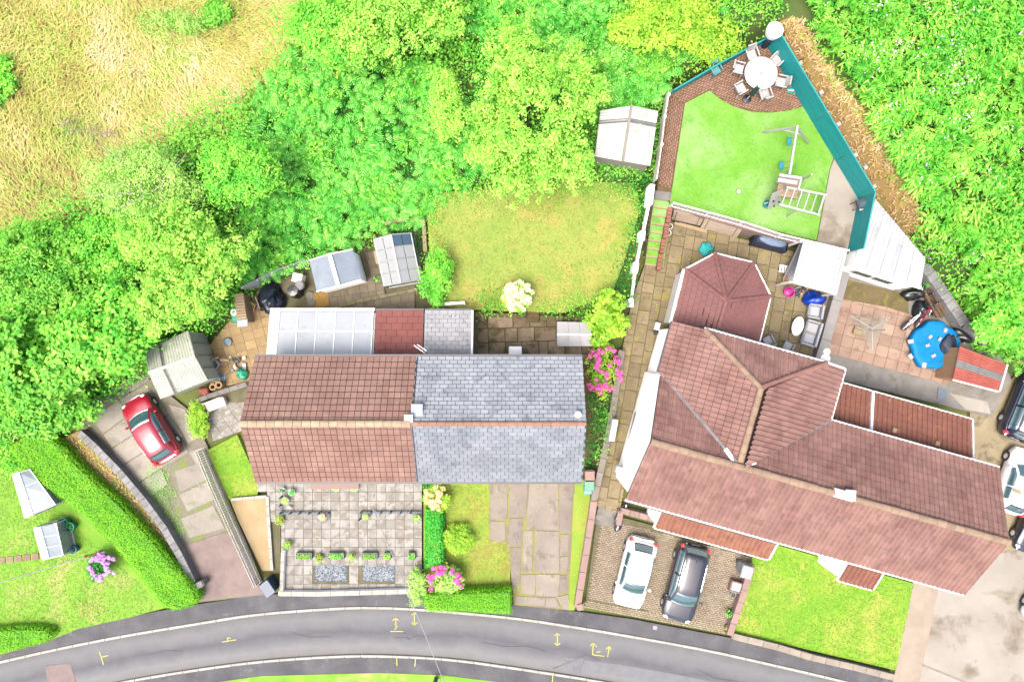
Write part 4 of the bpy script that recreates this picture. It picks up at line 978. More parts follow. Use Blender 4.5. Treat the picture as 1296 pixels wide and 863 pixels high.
# valleys in lead
for a, c in (((U0, VN, RE + .07), (UR - .15, VM + .15, RR + .07)), ((UB, VN, RE + .07), (UR + .35, VM + .15, RR + .05))):
    a, c = UV(*a), UV(*c); n = 9
    for i in range(n):
        bar_part('valley_lead', a.lerp(c, i / n), a.lerp(c, (i + 1) / n - .004), .13, .06, M['lead'], rA)
bar_part('valley_end', UV(UR - .75, VM + .6, RR - .2), UV(UR - .2, VM + .12, RR + .05), .2, .08, M['white'], rA)
bar_part('valley_end', UV(UR + .3, VM + .15, RR + .06), UV(UR + .75, VM + .4, RR - .05), .18, .08, M['white'], rA)
for a, c, mm in (((U0, VS - .06, RE - .04), (U1, VS - .06, RE - .04), M['white']), ((U0, VS - .13, RE - .1), (15.6, VS - .13, RE - .1), M['gutter']), ((UB, VN + .06, RE - .04), (U1, VN + .06, RE - .04), M['white']), ((UB + .05, VN, RE - .02), (UB + .05, VT + .06, RE - .02), M['white']),
              ((UH0, VT + .06, zH - .03), (UH1, VT + .06, zH - .03), M['white']), ((UA - .05, VN, RE - .04), (UA - .05, VT, RE - .04), M['gutter']), ((UH1, VT + .06, zH - .03), (UB, VT + .06, RE - .02), M['white'])):
    bar_part('gutter', UV(*a), UV(*c), .1, .09, mm, rh)
b = MB(); p = UV(17.05, VM + .05, RR + .12); b.box(p, (.95, .42, .22), -AU, bev=.06); b.box(p + Vector((.3, .0, .1)), (.45, .5, .2), -AU + .2, bev=.05); b.build('ridge_vent', M['white'], rh, world=True)
for (px_, py_) in ((806, 522), (820, 480)):
    pass
bar_part('waste_pipe', P(804, 522, 1.2), P(791, 576, .9), .07, .07, M['gutter'], rh)
b = MB(); p = P(784, 594, 1.6); b.box(p, (.4, .35, .5), -AU, bev=.04); b.build('meter_box', M['white'], rh, world=True)
for v in (-4.4, -1.3):
    b = MB(); p = UV(U0 + .05, v, 2.2); b.box(p, (.06, .02, .02), -AU)
# back lean-to in two pieces with a white divider
BL = MB(); zlo, zhi = 2.9, 3.7
pts = lambda u, v: UV(u, v, zlo + (zhi - zlo) * (2.55 - v) / (2.55 - .62))
t2 = thing('rear_extension', 'single storey lean-to with orange flecked pantiles behind the large white house', 'extension', tuple(UV(20, 1.6, .3)))
b = MB(); q = [UV(16.65, .6, 0), UV(24.35, .6, 0), UV(24.35, 2.4, 0), UV(16.65, 2.4, 0)]; b.prism([tuple(v[:2]) for v in q], .2, [zhi - .16, zhi - .16, zlo - .1, zlo - .1]); b.build('wall', M['render'], t2, world=True)
for u0, u1 in ((16.6, 18.98), (19.14, 24.5)):
    pl = [pts(u0, 2.55), pts(u1, 2.55), pts(u1, .62), pts(u0, .62)]
    rf = deck(pl, M['underlay'], t2)
    tile_plane(pl, pl[1], pl[0] - pl[1], pl[3] - pl[0], .27, .4, M['tileB'], rf, 'pantile', PROF2, False, limit=120)
bar_part('parapet', pts(19.06, 2.6) + Vector((0, 0, .08)), pts(19.06, .6) + Vector((0, 0, .08)), .13, .14, M['white'], t2)
bar_part('gutter', pts(16.55, 2.62), pts(24.55, 2.62), .07, .08, M['white'], t2)
bar_part('verge_board', pts(24.56, 2.62) + Vector((0, 0, .04)), pts(24.56, .6) + Vector((0, 0, .04)), .07, .1, M['white'], t2)
for u, v in ((20.3, .9), (22.6, .85)):
    p = pts(u, v) + Vector((0, 0, .1)); b = MB(); b.box(p, (.22, .26, .16), -AU, bev=.03); b.build('roof_vent', M['timber'], t2, world=True)
# porches on the lane side
def porch(name, label, u0, u1, v0, v1, z0, z1, tm, white_left, tw):
    t = thing(name, label, 'porch', tuple(UV((u0 + u1) / 2, v0, .15)))
    pl = [UV(u0, v0, z0), UV(u1, v0, z0), UV(u1, v1, z1), UV(u0, v1, z1)]
    rf = deck(pl, M['underlay'], t); tile_plane(pl, pl[0], pl[1] - pl[0], pl[3] - pl[0], tw, .38, tm, rf, 'pantile', PROF2, False, limit=120)
    bar_part('gutter', pl[0] - Vector((0, .05, .03)), pl[1] - Vector((0, .05, .03)), .1, .1, M['white'], t)
    bar_part('verge_board', pl[1] + Vector((.05, 0, .03)), pl[2] + Vector((.05, 0, .03)), .1, .1, M['white'], t)
    bar_part('verge_board', pl[0] + Vector((-.05, 0, .03)), pl[3] + Vector((-.05, 0, .03)), .1, .1, M['white'], t)
    b = MB(); q = [UV(u0 + .05, v0 + .12, 0), UV(u1 - .1, v0 + .12, 0), UV(u1 - .1, v1 + .15, 0), UV(u0 + .05, v1 + .15, 0)]
    b.prism([tuple(v[:2]) for v in q], .1, [z0 - .12, z0 - .12, z1 - .1, z1 - .1]); b.build('wall', M['render'], t, world=True)
    return t
porch('garage_porch', 'long lean-to porch roof of orange pantiles over the back of the dark estate car', 9.95, 16.2, -7.45, -6.15, 2.75, 3.35, M['tileO'], True, .245)
porch('door_porch', 'small square porch roof of dark pantiles over the front grass', 20.05, 21.95, -7.5, -6.15, 2.75, 3.35, M['tileB'], True, .245)
b = MB()

# orangery with a faceted tiled roof
zo, zp = 2.95, 4.05
pv = [(850, 409), (867, 341), (905, 321), (954, 333), (975, 375), (961, 432)]
ov = [P(x, y, zo) for x, y in pv]; ap = P(919, 381, zp); bk = P(909, 416, zp)
t3 = thing('garden_room', 'garden room with a faceted maroon tiled roof behind the white house', 'garden room', tuple(P(915, 385, .4)))
M['tileG'] = mat('maroon_tile', C(168, 110, 104), C(154, 100, 98), .9, rough=.8, island=.05, rnd=.05, world=True)
b = MB(); c_ = sum(ov, Vector()) / len(ov); wl = [c_ + (v - c_) * .95 for v in ov]
b.prism([tuple(v[:2]) for v in wl], .3, zo - .12); b.build('wall', M['white'], t3, world=True)
ring = ov + []
fac = [[ov[0], ov[1], ap, bk]] + [[ov[i], ov[i + 1], ap] for i in range(1, 4)] + [[ov[4], ov[5], bk, ap]]
for k, q in enumerate(fac):
    rf = deck(q, M['underlay'], t3, th=.08); e = q[1] - q[0]
    N = (q[1] - q[0]).cross(q[2] - q[1]); N = N if N.z > 0 else -N; Tv = N.cross(e)
    if Tv.z < 0: Tv = -Tv
    tile_plane(q, q[0], e, Tv, .36, .30, M['tileG'], rf, 'roof_tile', None, True, limit=60, gap=.01, lift=.022)
    bar_part('gutter', q[0] + Vector((0, 0, -.01)), q[1] + Vector((0, 0, -.01)), .11, .1, M['white'], t3)
for i in range(1, 5):
    ridge_tiles(ov[i] + Vector((0, 0, .05)), ap + Vector((0, 0, .05)), M['tileG'], rf, .4, .11)
ridge_tiles(ap + Vector((0, 0, .06)), bk + Vector((0, 0, .06)), M['tileG'], rf, .4, .12)
bar_part('fascia', ov[0] + Vector((-.08, .0, .0)), ov[1] + Vector((-.08, 0, 0)), .14, .14, M['white'], t3)

# ------------------------------------------------------------------ foliage tools
def unit(a): return a / (np.linalg.norm(a, axis=-1, keepdims=True) + 1e-9)
def leaf_quads(c, n, size, asp=.5, bend=.12, dirs=None):
    """one folded diamond leaf per centre c with normal n"""
    N_ = len(c); n = unit(n)
    r = NR.normal(size=(N_, 3)) if dirs is None else dirs
    d = unit(r - (r * n).sum(1, keepdims=True) * n); s = np.cross(n, d)
    sz = (np.asarray(size) * np.ones(N_))[:, None]
    p0 = c - d * sz * .5; p2 = c + d * sz * .5; m = c - n * sz * bend
    p1 = c + s * sz * asp * .5 + n * sz * bend; p3 = c - s * sz * asp * .5 + n * sz * bend
    V_ = np.stack([p0, p1, p2, p3], 1).reshape(-1, 3)
    F_ = np.arange(4 * N_).reshape(-1, 4)
    return V_, F_
def join(parts):
    v = []; f = []; k = 0
    for a, b_ in parts: v.append(a); f.append(b_ + k); k += len(a)
    return np.concatenate(v), np.concatenate(f)
def crown_mesh(rad, nclump, per, size, lobes=9, clump=.32, asp=.55, dome=.25, flatness=1.2, core=.25, lump=.42, ball=False):
    """leaf clumps over a lumpy crown centred on the origin, rad = (rx, ry, rz)"""
    rad = np.array(rad, float)
    lc = unit(NR.normal(size=(lobes, 3))); lc[:, 2] = np.abs(lc[:, 2]) * .9 - .1; lc = lc * (1 - lump) * NR.uniform(.5, 1.15, (lobes, 1))
    lc = np.concatenate([lc, [[0, 0, .2]]]); lr = np.concatenate([NR.uniform(.6, 1.25, lobes) * lump, [.62]])
    if ball: lobes = 0; lc = np.zeros((1, 3)); lr = np.array([1.0])
    k = NR.integers(0, lobes + 1, nclump); d = unit(NR.normal(size=(nclump, 3))); d[:, 2] = np.where(d[:, 2] < -dome, -d[:, 2] * .6, d[:, 2])
    cc = lc[k] + d * lr[k, None] * NR.uniform(.74, 1.16, (nclump, 1))
    st = NR.uniform(0, 1, nclump) < .07; cc[st] *= NR.uniform(1.05, 1.22, (int(st.sum()), 1))
    # drop clumps buried in another lobe
    dist = np.linalg.norm(cc[:, None] - lc[None], axis=2) / lr[None]
    keep = (dist.min(1) > .72) & (np.sin(cc[:, 0] * 9 + lc[0, 0] * 30) * np.sin(cc[:, 1] * 8 + lc[-1, 1] * 30) + NR.uniform(-.5, .5, nclump) > -.75); cc, d = cc[keep], d[keep]
    nn = len(cc); csz = clump * NR.uniform(.7, 1.35, nn)
    off = NR.normal(size=(nn, per, 3)) * csz[:, None, None] * np.array([.5, .5, .3])
    pos = (cc * rad)[:, None] + off
    nor = d[:, None] * .5 + unit(off) * .6 + np.array([0, 0, flatness]) + NR.normal(size=(nn, per, 3)) * .45
    V1 = leaf_quads(pos.reshape(-1, 3), nor.reshape(-1, 3), size * NR.uniform(.6, 1.3, nn * per), asp)
    m = int(nclump * per * core)
    ci = unit(NR.normal(size=(m, 3))) * NR.uniform(.3, .85, (m, 1)) ** .6; ci[:, 2] = np.abs(ci[:, 2]) - .25
    kk = NR.integers(0, lobes + 1, m); ip = (lc[kk] + ci * lr[kk, None] * .8) * rad
    V2 = leaf_quads(ip, NR.normal(size=(m, 3)) + np.array([0, 0, .8]), size * 1.25, .7)
    return join([V1, V2]), lc * rad
def limb_mesh(b, base, top, lcs, r):
    b.tube([base, base.lerp(top, .5) + Vector((R.uniform(-.1, .1), R.uniform(-.1, .1), 0)), top], [r, r * .75, r * .5], 7)
    for l in lcs:
        e = top + Vector(l) * .8; mid = (top + e) / 2 + Vector((0, 0, .15))
        b.tube([top, mid, e], [r * .42, r * .28, r * .1], 5)
LM = {}
LM['lime'] = leafmat('lime_leaf', [(0, CL(70, 160, 44)), (.4, CL(140, 212, 72)), (.75, CL(196, 242, 104)), (1, CL(232, 252, 150))], pscale=1.3)
LM['olive'] = leafmat('olive_leaf', [(0, CL(96, 170, 64)), (.5, CL(168, 216, 100)), (.85, CL(208, 236, 140)), (1, CL(232, 246, 180))], pscale=1.3)
LM['mid'] = leafmat('green_leaf', [(0, CL(44, 132, 28)), (.4, CL(98, 184, 50)), (.75, CL(156, 222, 80)), (1, CL(214, 244, 130))], pscale=1.0)
LM['bright'] = leafmat('bright_leaf', [(0, CL(44, 152, 34)), (.4, CL(104, 204, 56)), (.75, CL(168, 236, 84)), (1, CL(222, 250, 124))], pscale=1.2)
LM['fern'] = leafmat('fern_leaf', [(0, CL(34, 138, 36)), (.4, CL(92, 196, 66)), (.75, CL(154, 230, 104)), (1, CL(216, 248, 156))], patch=.45, pscale=.8)
LM['fernR'] = leafmat('fern_leaf_yellow', [(0, CL(30, 134, 32)), (.35, CL(88, 190, 50)), (.7, CL(156, 224, 80)), (1, CL(218, 244, 124))], patch=.45, pscale=.6)
LM['dark'] = leafmat('dark_leaf', [(0, CL(16, 104, 32)), (.5, CL(40, 146, 44)), (1, CL(100, 196, 70))])
LM['yellow'] = leafmat('yellow_leaf', [(0, CL(84, 160, 34)), (.5, CL(158, 210, 56)), (1, CL(224, 242, 104))], pscale=1.2)
LM['hedge'] = leafmat('hedge_leaf', [(0, CL(92, 176, 20)), (.5, CL(128, 206, 30)), (.85, CL(164, 224, 48)), (1, CL(200, 234, 80))], patch=.4, pscale=.8)
LM['privet'] = leafmat('privet_leaf', [(0, CL(24, 140, 40)), (.5, CL(60, 196, 60)), (1, CL(150, 236, 110))])
LM['pink'] = leafmat('pink_petal', [(0, CL(214, 50, 150)), (.5, CL(236, 80, 176)), (1, CL(250, 140, 206))], trans=.2)
LM['mauve'] = leafmat('mauve_petal', [(0, CL(190, 130, 206)), (.6, CL(226, 166, 232)), (1, CL(246, 206, 246))], trans=.2)
LM['balsam'] = leafmat('balsam_petal', [(0, CL(232, 190, 220)), (.6, CL(246, 226, 240)), (1, CL(252, 246, 250))], trans=.2)
LM['heather'] = leafmat('heather_sprig', [(0, CM(140, 110, 110)), (.6, CM(176, 140, 150)), (1, CM(206, 176, 180))], trans=.2)
LM['cream'] = leafmat('cream_petal', [(0, CL(236, 226, 130)), (.5, CL(252, 246, 180)), (1, CL(255, 252, 216))], trans=.2)
LM['peach'] = leafmat('peach_petal', [(0, CL(230, 160, 120)), (.5, CL(244, 206, 150)), (1, CL(250, 240, 190))], trans=.2)
LM['strawb'] = leafmat('straw_blade', [(0, CM(150, 172, 70)), (.25, CM(180, 150, 90)), (.45, CM(206, 206, 100)), (.7, CM(236, 214, 140)), (.9, CM(248, 230, 176)), (1, CM(252, 244, 206))], patch=.72, pscale=.24, trans=.3)
LM['greenb'] = leafmat('grass_blade', [(0, CM(130, 190, 60)), (.5, CM(184, 218, 80)), (1, CM(228, 234, 124))], patch=.4, trans=.3)
LM['dryb'] = leafmat('bracken_litter', [(0, CM(176, 140, 90)), (.5, CM(222, 186, 134)), (1, CM(244, 224, 176))], patch=.4, trans=.2)
LM['turfb'] = leafmat('lawn_blade', [(0, C(120, 210, 40)), (.5, C(166, 232, 66)), (1, C(214, 246, 110))], patch=.4, trans=.3)
LM['lawnb'] = leafmat('yellow_lawn_blade', [(0, C(150, 186, 60)), (.5, C(194, 214, 86)), (1, C(236, 230, 130))], patch=.55, trans=.3)

# crowns are kept trimmed clear of the sheds and the terrace fence
TRIMMED = [[(184, 443), (240, 415), (268, 424), (286, 404), (300, 376), (320, 354), (400, 322), (345, 480), (285, 492), (202, 508)], [(846, 114), (905, 82), (964, 50), (990, 60), (1040, 140), (860, 150)], [(755, 136), (838, 130), (838, 215), (752, 205)], [(1203, 436), (1262, 452), (1276, 462), (1266, 498), (1200, 482)]]
def tree(name, label, px, py, rx, ry, zc, rz, lm, nclump=420, per=30, size=.17, cat='tree', group=None, lobes=10, clump=.34, zb=None, **kw):
    """px, py, rx, ry in photo pixels of the crown's outline; zc height of the crown's middle"""
    c = P(px, py, 2.0)
    if zc is None: zc = gz1(c.x, c.y) + rz * .75
    c = P(px, py, zc); s_ = m_per_px(zc + rz * .2); zb = gz1(c.x, c.y) if zb is None else zb
    t = thing(name, label, cat, (c.x, c.y, zb), group=group)
    (v, f), lcs = crown_mesh((rx * s_ * 1.17, ry * s_ * 1.17, rz), nclump, per, size, lobes, clump, **kw)
    v = v + np.array([0, 0, zc - zb]); v[:, 2] = np.maximum(v[:, 2], .02)
    lf = v.reshape(-1, 4, 3).mean(1); k_ = F / (H - lf[:, 2] - zb); qx, qy = CX + (lf[:, 0] + c.x) * k_, CY - (lf[:, 1] + c.y) * k_
    cut = np.zeros(len(lf), bool)
    for poly in TRIMMED: cut |= inside(poly, qx, qy)
    v = v.reshape(-1, 4, 3)[~cut].reshape(-1, 3); f = np.arange(len(v)).reshape(-1, 4)
    np_obj('crown', v, f, LM[lm], t)
    b = MB(); limb_mesh(b, Vector((0, 0, -.1)), Vector((0, 0, (zc - zb) * .55)), [Vector(l) + Vector((0, 0, (zc - zb) * .45)) for l in lcs[:8]], .06 + .035 * rz)
    b.build('trunk', M['bark'], t)
    return t

# ------------------------------------------------------------------ cars
def paint(name, c, c2=None): return mat(name, c, c2, 1, rough=.3, coat=.6, spec=.4)
def car(name, label, cx, cy, hx0, hy0, hx1, hy1, z, L, W, Hh, pm, estate=False, roofm=None, group='parked cars', rails=False, tail=True):
    """(cx,cy) centre in photo pixels at road height; heading from (hx0,hy0) to (hx1,hy1)"""
    t = thing(name, label, 'car', tuple(P(cx, cy, z)), head(hx0, hy0, hx1, hy1), group)
    hw = W / 2; belt = .92
    b = MB(); NS_ = 22; secs = []
    def topz(x):
        u = x / L
        if u > .22: return belt - .04 - .2 * ((u - .22) / .28) ** 1.7
        if u < -.40: return belt + .02 - (.1 if estate else .14) * ((-u - .40) / .1) ** 2
        return belt
    for i in range(NS_ + 1):
        u = -0.5 + i / NS_; x = u * L
        q = abs(2 * u); wd = hw * (1 - .34 * max(0, (q - .72) / .28) ** 2.2 if u > 0 else 1 - .24 * max(0, (q - .78) / .22) ** 2.2)
        zt = topz(x); e = max(0, (q - .93) / .07)
        zt2 = zt - .2 * e ** 2
        secs.append([(x, wd * .9, .2 + .06 * e), (x, wd * .985, .36), (x, wd, .58), (x, wd * .985, zt2 - .1), (x, wd * .93, zt2 - .03), (x, wd * .6, zt2 + .0), (x, 0, zt2 + .015)])
    n = 13; vs = []
    for s_ in secs:
        full = s_ + [(x, -y, z_) for x, y, z_ in s_[-2::-1]]; vs += full
    fs = [(i * n + k, (i + 1) * n + k, (i + 1) * n + k + 1, i * n + k + 1) for i in range(NS_) for k in range(n - 1)]
    fs += [tuple(range(n - 1, -1, -1)), tuple(range(NS_ * n, NS_ * n + n))]
    fs += [((i + 1) * n, i * n, i * n + n - 1, (i + 1) * n + n - 1) for i in range(NS_)]
    b.add([(x, -y, z_) for x, y, z_ in vs], fs)
    # cabin
    xa, xb = .235 * L, .06 * L
    xc, xd = (-.405 * L, -.475 * L) if estate else (-.34 * L, -.455 * L)
    wb, wr = hw * .93, hw * .70
    stn = [(xa, wb, belt - .02, wb * .86, belt - .015, .14), (xa * .5 + xb * .5, wb, belt, (wb * .86 + wr) / 2, (belt + Hh - .03) / 2 + .03, .12), (xb, wb, belt, wr, Hh - .06, .08), (xb - .3, wb, belt, wr * 1.02, Hh - .02, .0), ((xb + xc) / 2, wb, belt, wr * 1.02, Hh, 0),
           (xc + .25, wb, belt, wr * .97, Hh - .035, 0), (xc, wb * .98, belt, wr * .94, Hh - .08, -.05), ((xc + xd) / 2, wb * .95, belt, (wr * .94 + wb * .8) / 2, (Hh - .08 + belt + .04) / 2, -.06), (xd, wb * .9, belt - .02, wb * .8, belt + .02, -.06)]
    cv = []; m_ = 9
    def ring(s_):
        x, w0, z0, w1, z1, bow = s_
        r = [(x, w0, z0), (x + bow * .15, w0 * .5 + w1 * .5 + .03, (z0 + z1) / 2), (x + bow * .35, w1, z1), (x + bow * .85, w1 * .5, z1 + .03), (x + bow, 0, z1 + .045)]
        return r + [(a, -b_, c_) for a, b_, c_ in r[-2::-1]]
    rings = [ring(s_) for s_ in stn]
    for r in rings: cv += r
    fs = [(i * m_ + k, i * m_ + k + 1, (i + 1) * m_ + k + 1, (i + 1) * m_ + k) for i in range(len(rings) - 1) for k in range(m_ - 1)]
    b.add(cv, fs)
    b.build('body', pm, t, smooth=True)
    def patch(name, pts_rows, mt, lift=.02, par=None):
        bm = MB(); h_, w_ = len(pts_rows), len(pts_rows[0]); flat = [Vector(p) for r in pts_rows for p in r]
        nrm = []
        for i in range(h_):
            for j in range(w_):
                a = Vector(pts_rows[min(i + 1, h_ - 1)][j]) - Vector(pts_rows[max(i - 1, 0)][j]); c_ = Vector(pts_rows[i][min(j + 1, w_ - 1)]) - Vector(pts_rows[i][max(j - 1, 0)])
                q = a.cross(c_).normalized(); 
                cen = Vector((-.1 * L, 0, .6)); p = Vector(pts_rows[i][j])
                if q.dot(p - cen) < 0: q = -q
                nrm.append(q)
        bm.add([p + q * lift for p, q in zip(flat, nrm)] + [p - q * .01 for p, q in zip(flat, nrm)], [(i * w_ + j, i * w_ + j + 1, (i + 1) * w_ + j + 1, (i + 1) * w_ + j) for i in range(h_ - 1) for j in range(w_ - 1)]
               + [(k, k + 1, h_ * w_ + k + 1, h_ * w_ + k) for k in range(w_ - 1)] + [((h_ - 1) * w_ + k, (h_ - 1) * w_ + k + 1, h_ * w_ + (h_ - 1) * w_ + k + 1, h_ * w_ + (h_ - 1) * w_ + k) for k in range(w_ - 1)])
        return bm.build(name, mt, par or t, smooth=True)
    def lerp3(a, c_, f): return tuple(a[i] + (c_[i] - a[i]) * f for i in range(3))
    def top_strip(gs, lat):
        rows = []
        for g in gs:
            i = min(int(g), len(rings) - 2); f = g - i
            row = [lerp3(rings[i][k], rings[i + 1][k], f) for k in range(2, 7)]
            mid = row[2]; rows.append([tuple(mid[j] + (p[j] - mid[j]) * (lat if j == 1 else 1) for j in range(3)) for p in row])
        return rows
    patch('windscreen', top_strip([.12, .55, 1, 1.5, 1.93], .9), M['glassdark'])
    patch('rear_window', top_strip([6.12, 6.55, 7, 7.4, 7.7], .86), M['glassdark'])
    if roofm: patch('roof_panel', top_strip([2.15, 2.6, 3, 4, 5, 5.9], .93), roofm)
    def side_strip(sgn, g0, g1, nn_=4, v0=.14, v1=.86):
        rows = [[], [], []]
        for g in sorted({g0, g1, *[float(q) for q in range(int(g0) + 1, int(g1) + 1)]}):
            i = min(int(g), len(rings) - 2); f = g - i
            a = [lerp3(rings[i][k], rings[i + 1][k], f) for k in (0, 1, 2)]
            lo = lerp3(a[0], a[1], v0 * 2); hi = lerp3(a[1], a[2], (v1 - .5) * 2)
            for rr, p in zip(rows, (lo, a[1], hi)): rr.append((p[0], p[1] * sgn, p[2]))
        return rows
    for sgn in (1, -1):
        patch('side_window', side_strip(sgn, .75, 3.65), M['glassdark']); patch('side_window', side_strip(sgn, 3.8, 5.35 if not estate else 5.2), M['glassdark'])
        if estate: patch('side_window', side_strip(sgn, 5.3, 6.25), M['glassdark'])
        bm = MB(); bm.blob((xa - .28, sgn * (hw + .07), .98), (.08, .11, .08), 8, 6, 0); bm.build('door_mirror', pm, t, smooth=True)
        bm = MB(); bm.blob((.44 * L, sgn * hw * .68, .66), (.16, .17, .075), 10, 6, 0); bm.build('headlight', M['lampclear'], t, smooth=True)
        if tail:
            bm = MB(); bm.box((-.463 * L, sgn * hw * .80, .86), (.17, .17, .3), sgn * .35, .12, bev=.05); bm.build('tail_light', M['lampred'], t)
        for wx in (.315 * L, -.305 * L):
            wh = thing('wheel', None, None, (0, 0, 0)); del ORG[wh.name]; wh.parent = t; wh.location = (wx, sgn * (hw - .09), .31); wh.rotation_euler = (PI / 2, 0, 0)
            bm = MB(); bm.lathe([(.2, -.105), (.29, -.105), (.315, -.07), (.315, .07), (.29, .105), (.2, .105)], 20); bm.build('tyre', M['tyre'], wh, loc=None)
            bm = MB(); bm.lathe([(.02, -.112), (.06, -.118), (.19, -.1), (.2, -.1), (.2, .1), (.19, .1), (.06, .118), (.02, .112)], 14); bm.build('rim', M['rim'], wh)
        if rails:
            bm = MB(); bm.tube([(xb - .25, sgn * wr * .98, Hh + .0), (xb - .35, sgn * wr * .98, Hh + .05), (xc + .45, sgn * wr * .95, Hh + .04), (xc + .3, sgn * wr * .95, Hh - .02)], .018, 5); bm.build('roof_rail', M['chrome'], t)
    bm = MB(); bm.tube([(xc + .3, 0, Hh + .01), (xc + .2, 0, Hh + .12)], [.025, .01], 5); bm.build('aerial', M['black'], t)
    bm = MB(); bm.box((L * .487, 0, .45), (.06, W * .5, .12), bev=.02); bm.build('grille', M['black'], t)
    for ex in (L * .497, -L * .497):
        bm = MB(); bm.box((ex, 0, .42 if ex > 0 else .62), (.02, .5, .11)); bm.build('number_plate', M['white'], t)
    return t
red = paint('red_car_paint', C(206, 20, 62)); wht = paint('white_car_paint', (.5, .5, .495, 1)); gry = paint('dark_grey_car_paint', C(52, 54, 70)); nav = paint('navy_car_paint', C(40, 46, 80))
car('red_car', 'small red hatchback standing askew on the cracked concrete drive', 198, 541, 216, 577, 172, 506, .15, 4.0, 1.72, 1.45, red)
car('white_car', 'white hatchback parked on the brick drive beside the pink wall', 801, 720, 812, 682, 792, 762, .17, 3.95, 1.72, 1.48, wht)
car('dark_car', 'dark grey estate car with roof rails, its tail under the orange porch roof', 864, 733, 876, 688, 852, 780, .17, 4.45, 1.82, 1.5, gry, estate=True, rails=True)
car('navy_car', 'navy estate car with a pale roof at the right edge, beside the rusty red shed', 1293, 506, 1276, 550, 1312, 462, .22, 4.6, 1.85, 1.6, nav, estate=True, roofm=wht)  # white roof panel stands in for sky reflected in the navy paint
t = car('white_car', 'small white car squeezed between the big red brown roof and the navy estate', 1277, 606, 1262, 648, 1290, 566, .22, 3.7, 1.66, 1.45, wht)
b = MB(); b.box((-.55, .2, 1.47), (.22, .9, .02)); b.build('roof_stripe', mat('orange_stripe', C(240, 170, 120), rough=.5), t)
car('navy_car', 'dark blue car nose down at the right edge, below the small white car', 1306, 652, 1324, 610, 1290, 694, .22, 4.2, 1.76, 1.45, nav)
car('white_car', 'white car cut by the right edge of the photo, alone on the pale concrete', 1322, 742, 1300, 782, 1345, 702, .22, 4.1, 1.74, 1.46, wht, tail=False)

# ------------------------------------------------------------------ wild vegetation
def scatter(pxpoly, z, dens, excl=(), gap=0.0, soft=0.0):
    """random ground points (world x, y, z) inside a photo outline"""
    pw = PX(pxpoly, z); x0 = max(-36, min(p[0] for p in pw)); x1 = min(36, max(p[0] for p in pw)); y0 = max(-26, min(p[1] for p in pw)); y1 = min(27, max(p[1] for p in pw))
    n = int((x1 - x0) * (y1 - y0) * dens); x = NR.uniform(x0, x1, n); y = NR.uniform(y0, y1, n)
    k = inside(pw, x, y)
    if soft: k &= NR.uniform(0, 1, n) < np.clip(pdist(pw, x, y) / soft, .0, 1)
    if gap: k &= (np.sin(x * 1.1 + 1.7 * np.sin(y * .8)) * np.sin(y * 1.3 + 1.4 * np.sin(x * .7 + 2)) + NR.uniform(-.3, .3, n)) > gap
    for e in excl: k &= ~inside(PX(e, z), x, y)
    x, y = x[k], y[k]
    return np.stack([x, y, gz(x, y)], 1)
def flatpts(poly, z, dens, **kw):
    p = scatter(poly, z, dens, **kw); p[:, 2] = z; return p
def fern_mesh(pts, fronds=7, length=1.0, pairs=10, up=.55, wid=.3):
    """rosettes of arching fronds, each a double row of narrow leaflets"""
    N_ = len(pts); az = NR.uniform(0, 6.28, (N_, 1)) + np.arange(fronds)[None] * (6.28 / fronds) + NR.uniform(-.5, .5, (N_, fronds))
    Lf = length * NR.uniform(.55, 1.2, (N_, 1)) * NR.uniform(.75, 1.15, (N_, fronds)); h = up * NR.uniform(.5, 1.4, (N_, fronds))
    base = np.repeat(pts[:, None], fronds, 1).reshape(-1, 3); az = az.ravel(); Lf = Lf.ravel(); h = h.ravel()
    t = (np.arange(pairs) + .6) / pairs
    d = np.stack([np.cos(az), np.sin(az), np.zeros_like(az)], 1)
    r = Lf[:, None] * (.12 + .88 * t[None]); z = h[:, None] * (1.9 * t[None] - 1.5 * t[None] ** 2) + .45 * h[:, None] + NR.normal(size=(len(az), 1)) * .04
    sp = base[:, None] + d[:, None] * r[..., None]; sp[..., 2] += z
    side = np.stack([-np.sin(az), np.cos(az), np.zeros_like(az)], 1)
    wl = wid * Lf[:, None] * np.sin(PI * np.clip(t * .86 + .1, 0, 1))[None] ** .8
    out = []
    slope = (1.9 - 3.0 * t)[None] * h[:, None] / (Lf[:, None])
    fw = d[:, None] + np.array([0, 0, 1.0]) * slope[..., None]
    for sg in (1, -1):
        tip = sp + side[:, None] * sg * wl[..., None] + fw * wl[..., None] * .35; tip[..., 2] -= wl * .22
        hwid = Lf[:, None, None] / pairs * .30
        a = sp - fw * hwid; c = sp + fw * hwid; m = sp * .45 + tip * .55
        b1 = m - fw * hwid * .9; b2 = m + fw * hwid * .9
        out.append((np.stack([a, b1, tip, b2, c], 2).reshape(-1, 3)))
    v = np.concatenate(out); n = len(v) // 5
    q = np.arange(n)[:, None] * 5
    f = np.concatenate([q + np.array([[0, 1, 3, 4]]), q + np.array([[1, 2, 3, 3]])])
    return v, q
def fern_obj(name, pts, lm, kind='stuff', **kw):
    v, q = fern_mesh(pts, **kw)
    me = bpy.data.meshes.new(name); n = len(q)
    me.vertices.add(len(v)); me.vertices.foreach_set('co', v.astype(np.float32).ravel())
    loops = (q + np.arange(5)[None]).astype(np.int32).ravel()
    me.loops.add(len(loops)); me.loops.foreach_set('vertex_index', loops)
    me.polygons.add(n); me.polygons.foreach_set('loop_start', np.arange(0, 5 * n, 5, dtype=np.int32)); me.update(calc_edges=True)
    me.materials.append(LM[lm]); o = bpy.data.objects.new(name, me); COL.objects.link(o); tag(o, kind=kind); return o
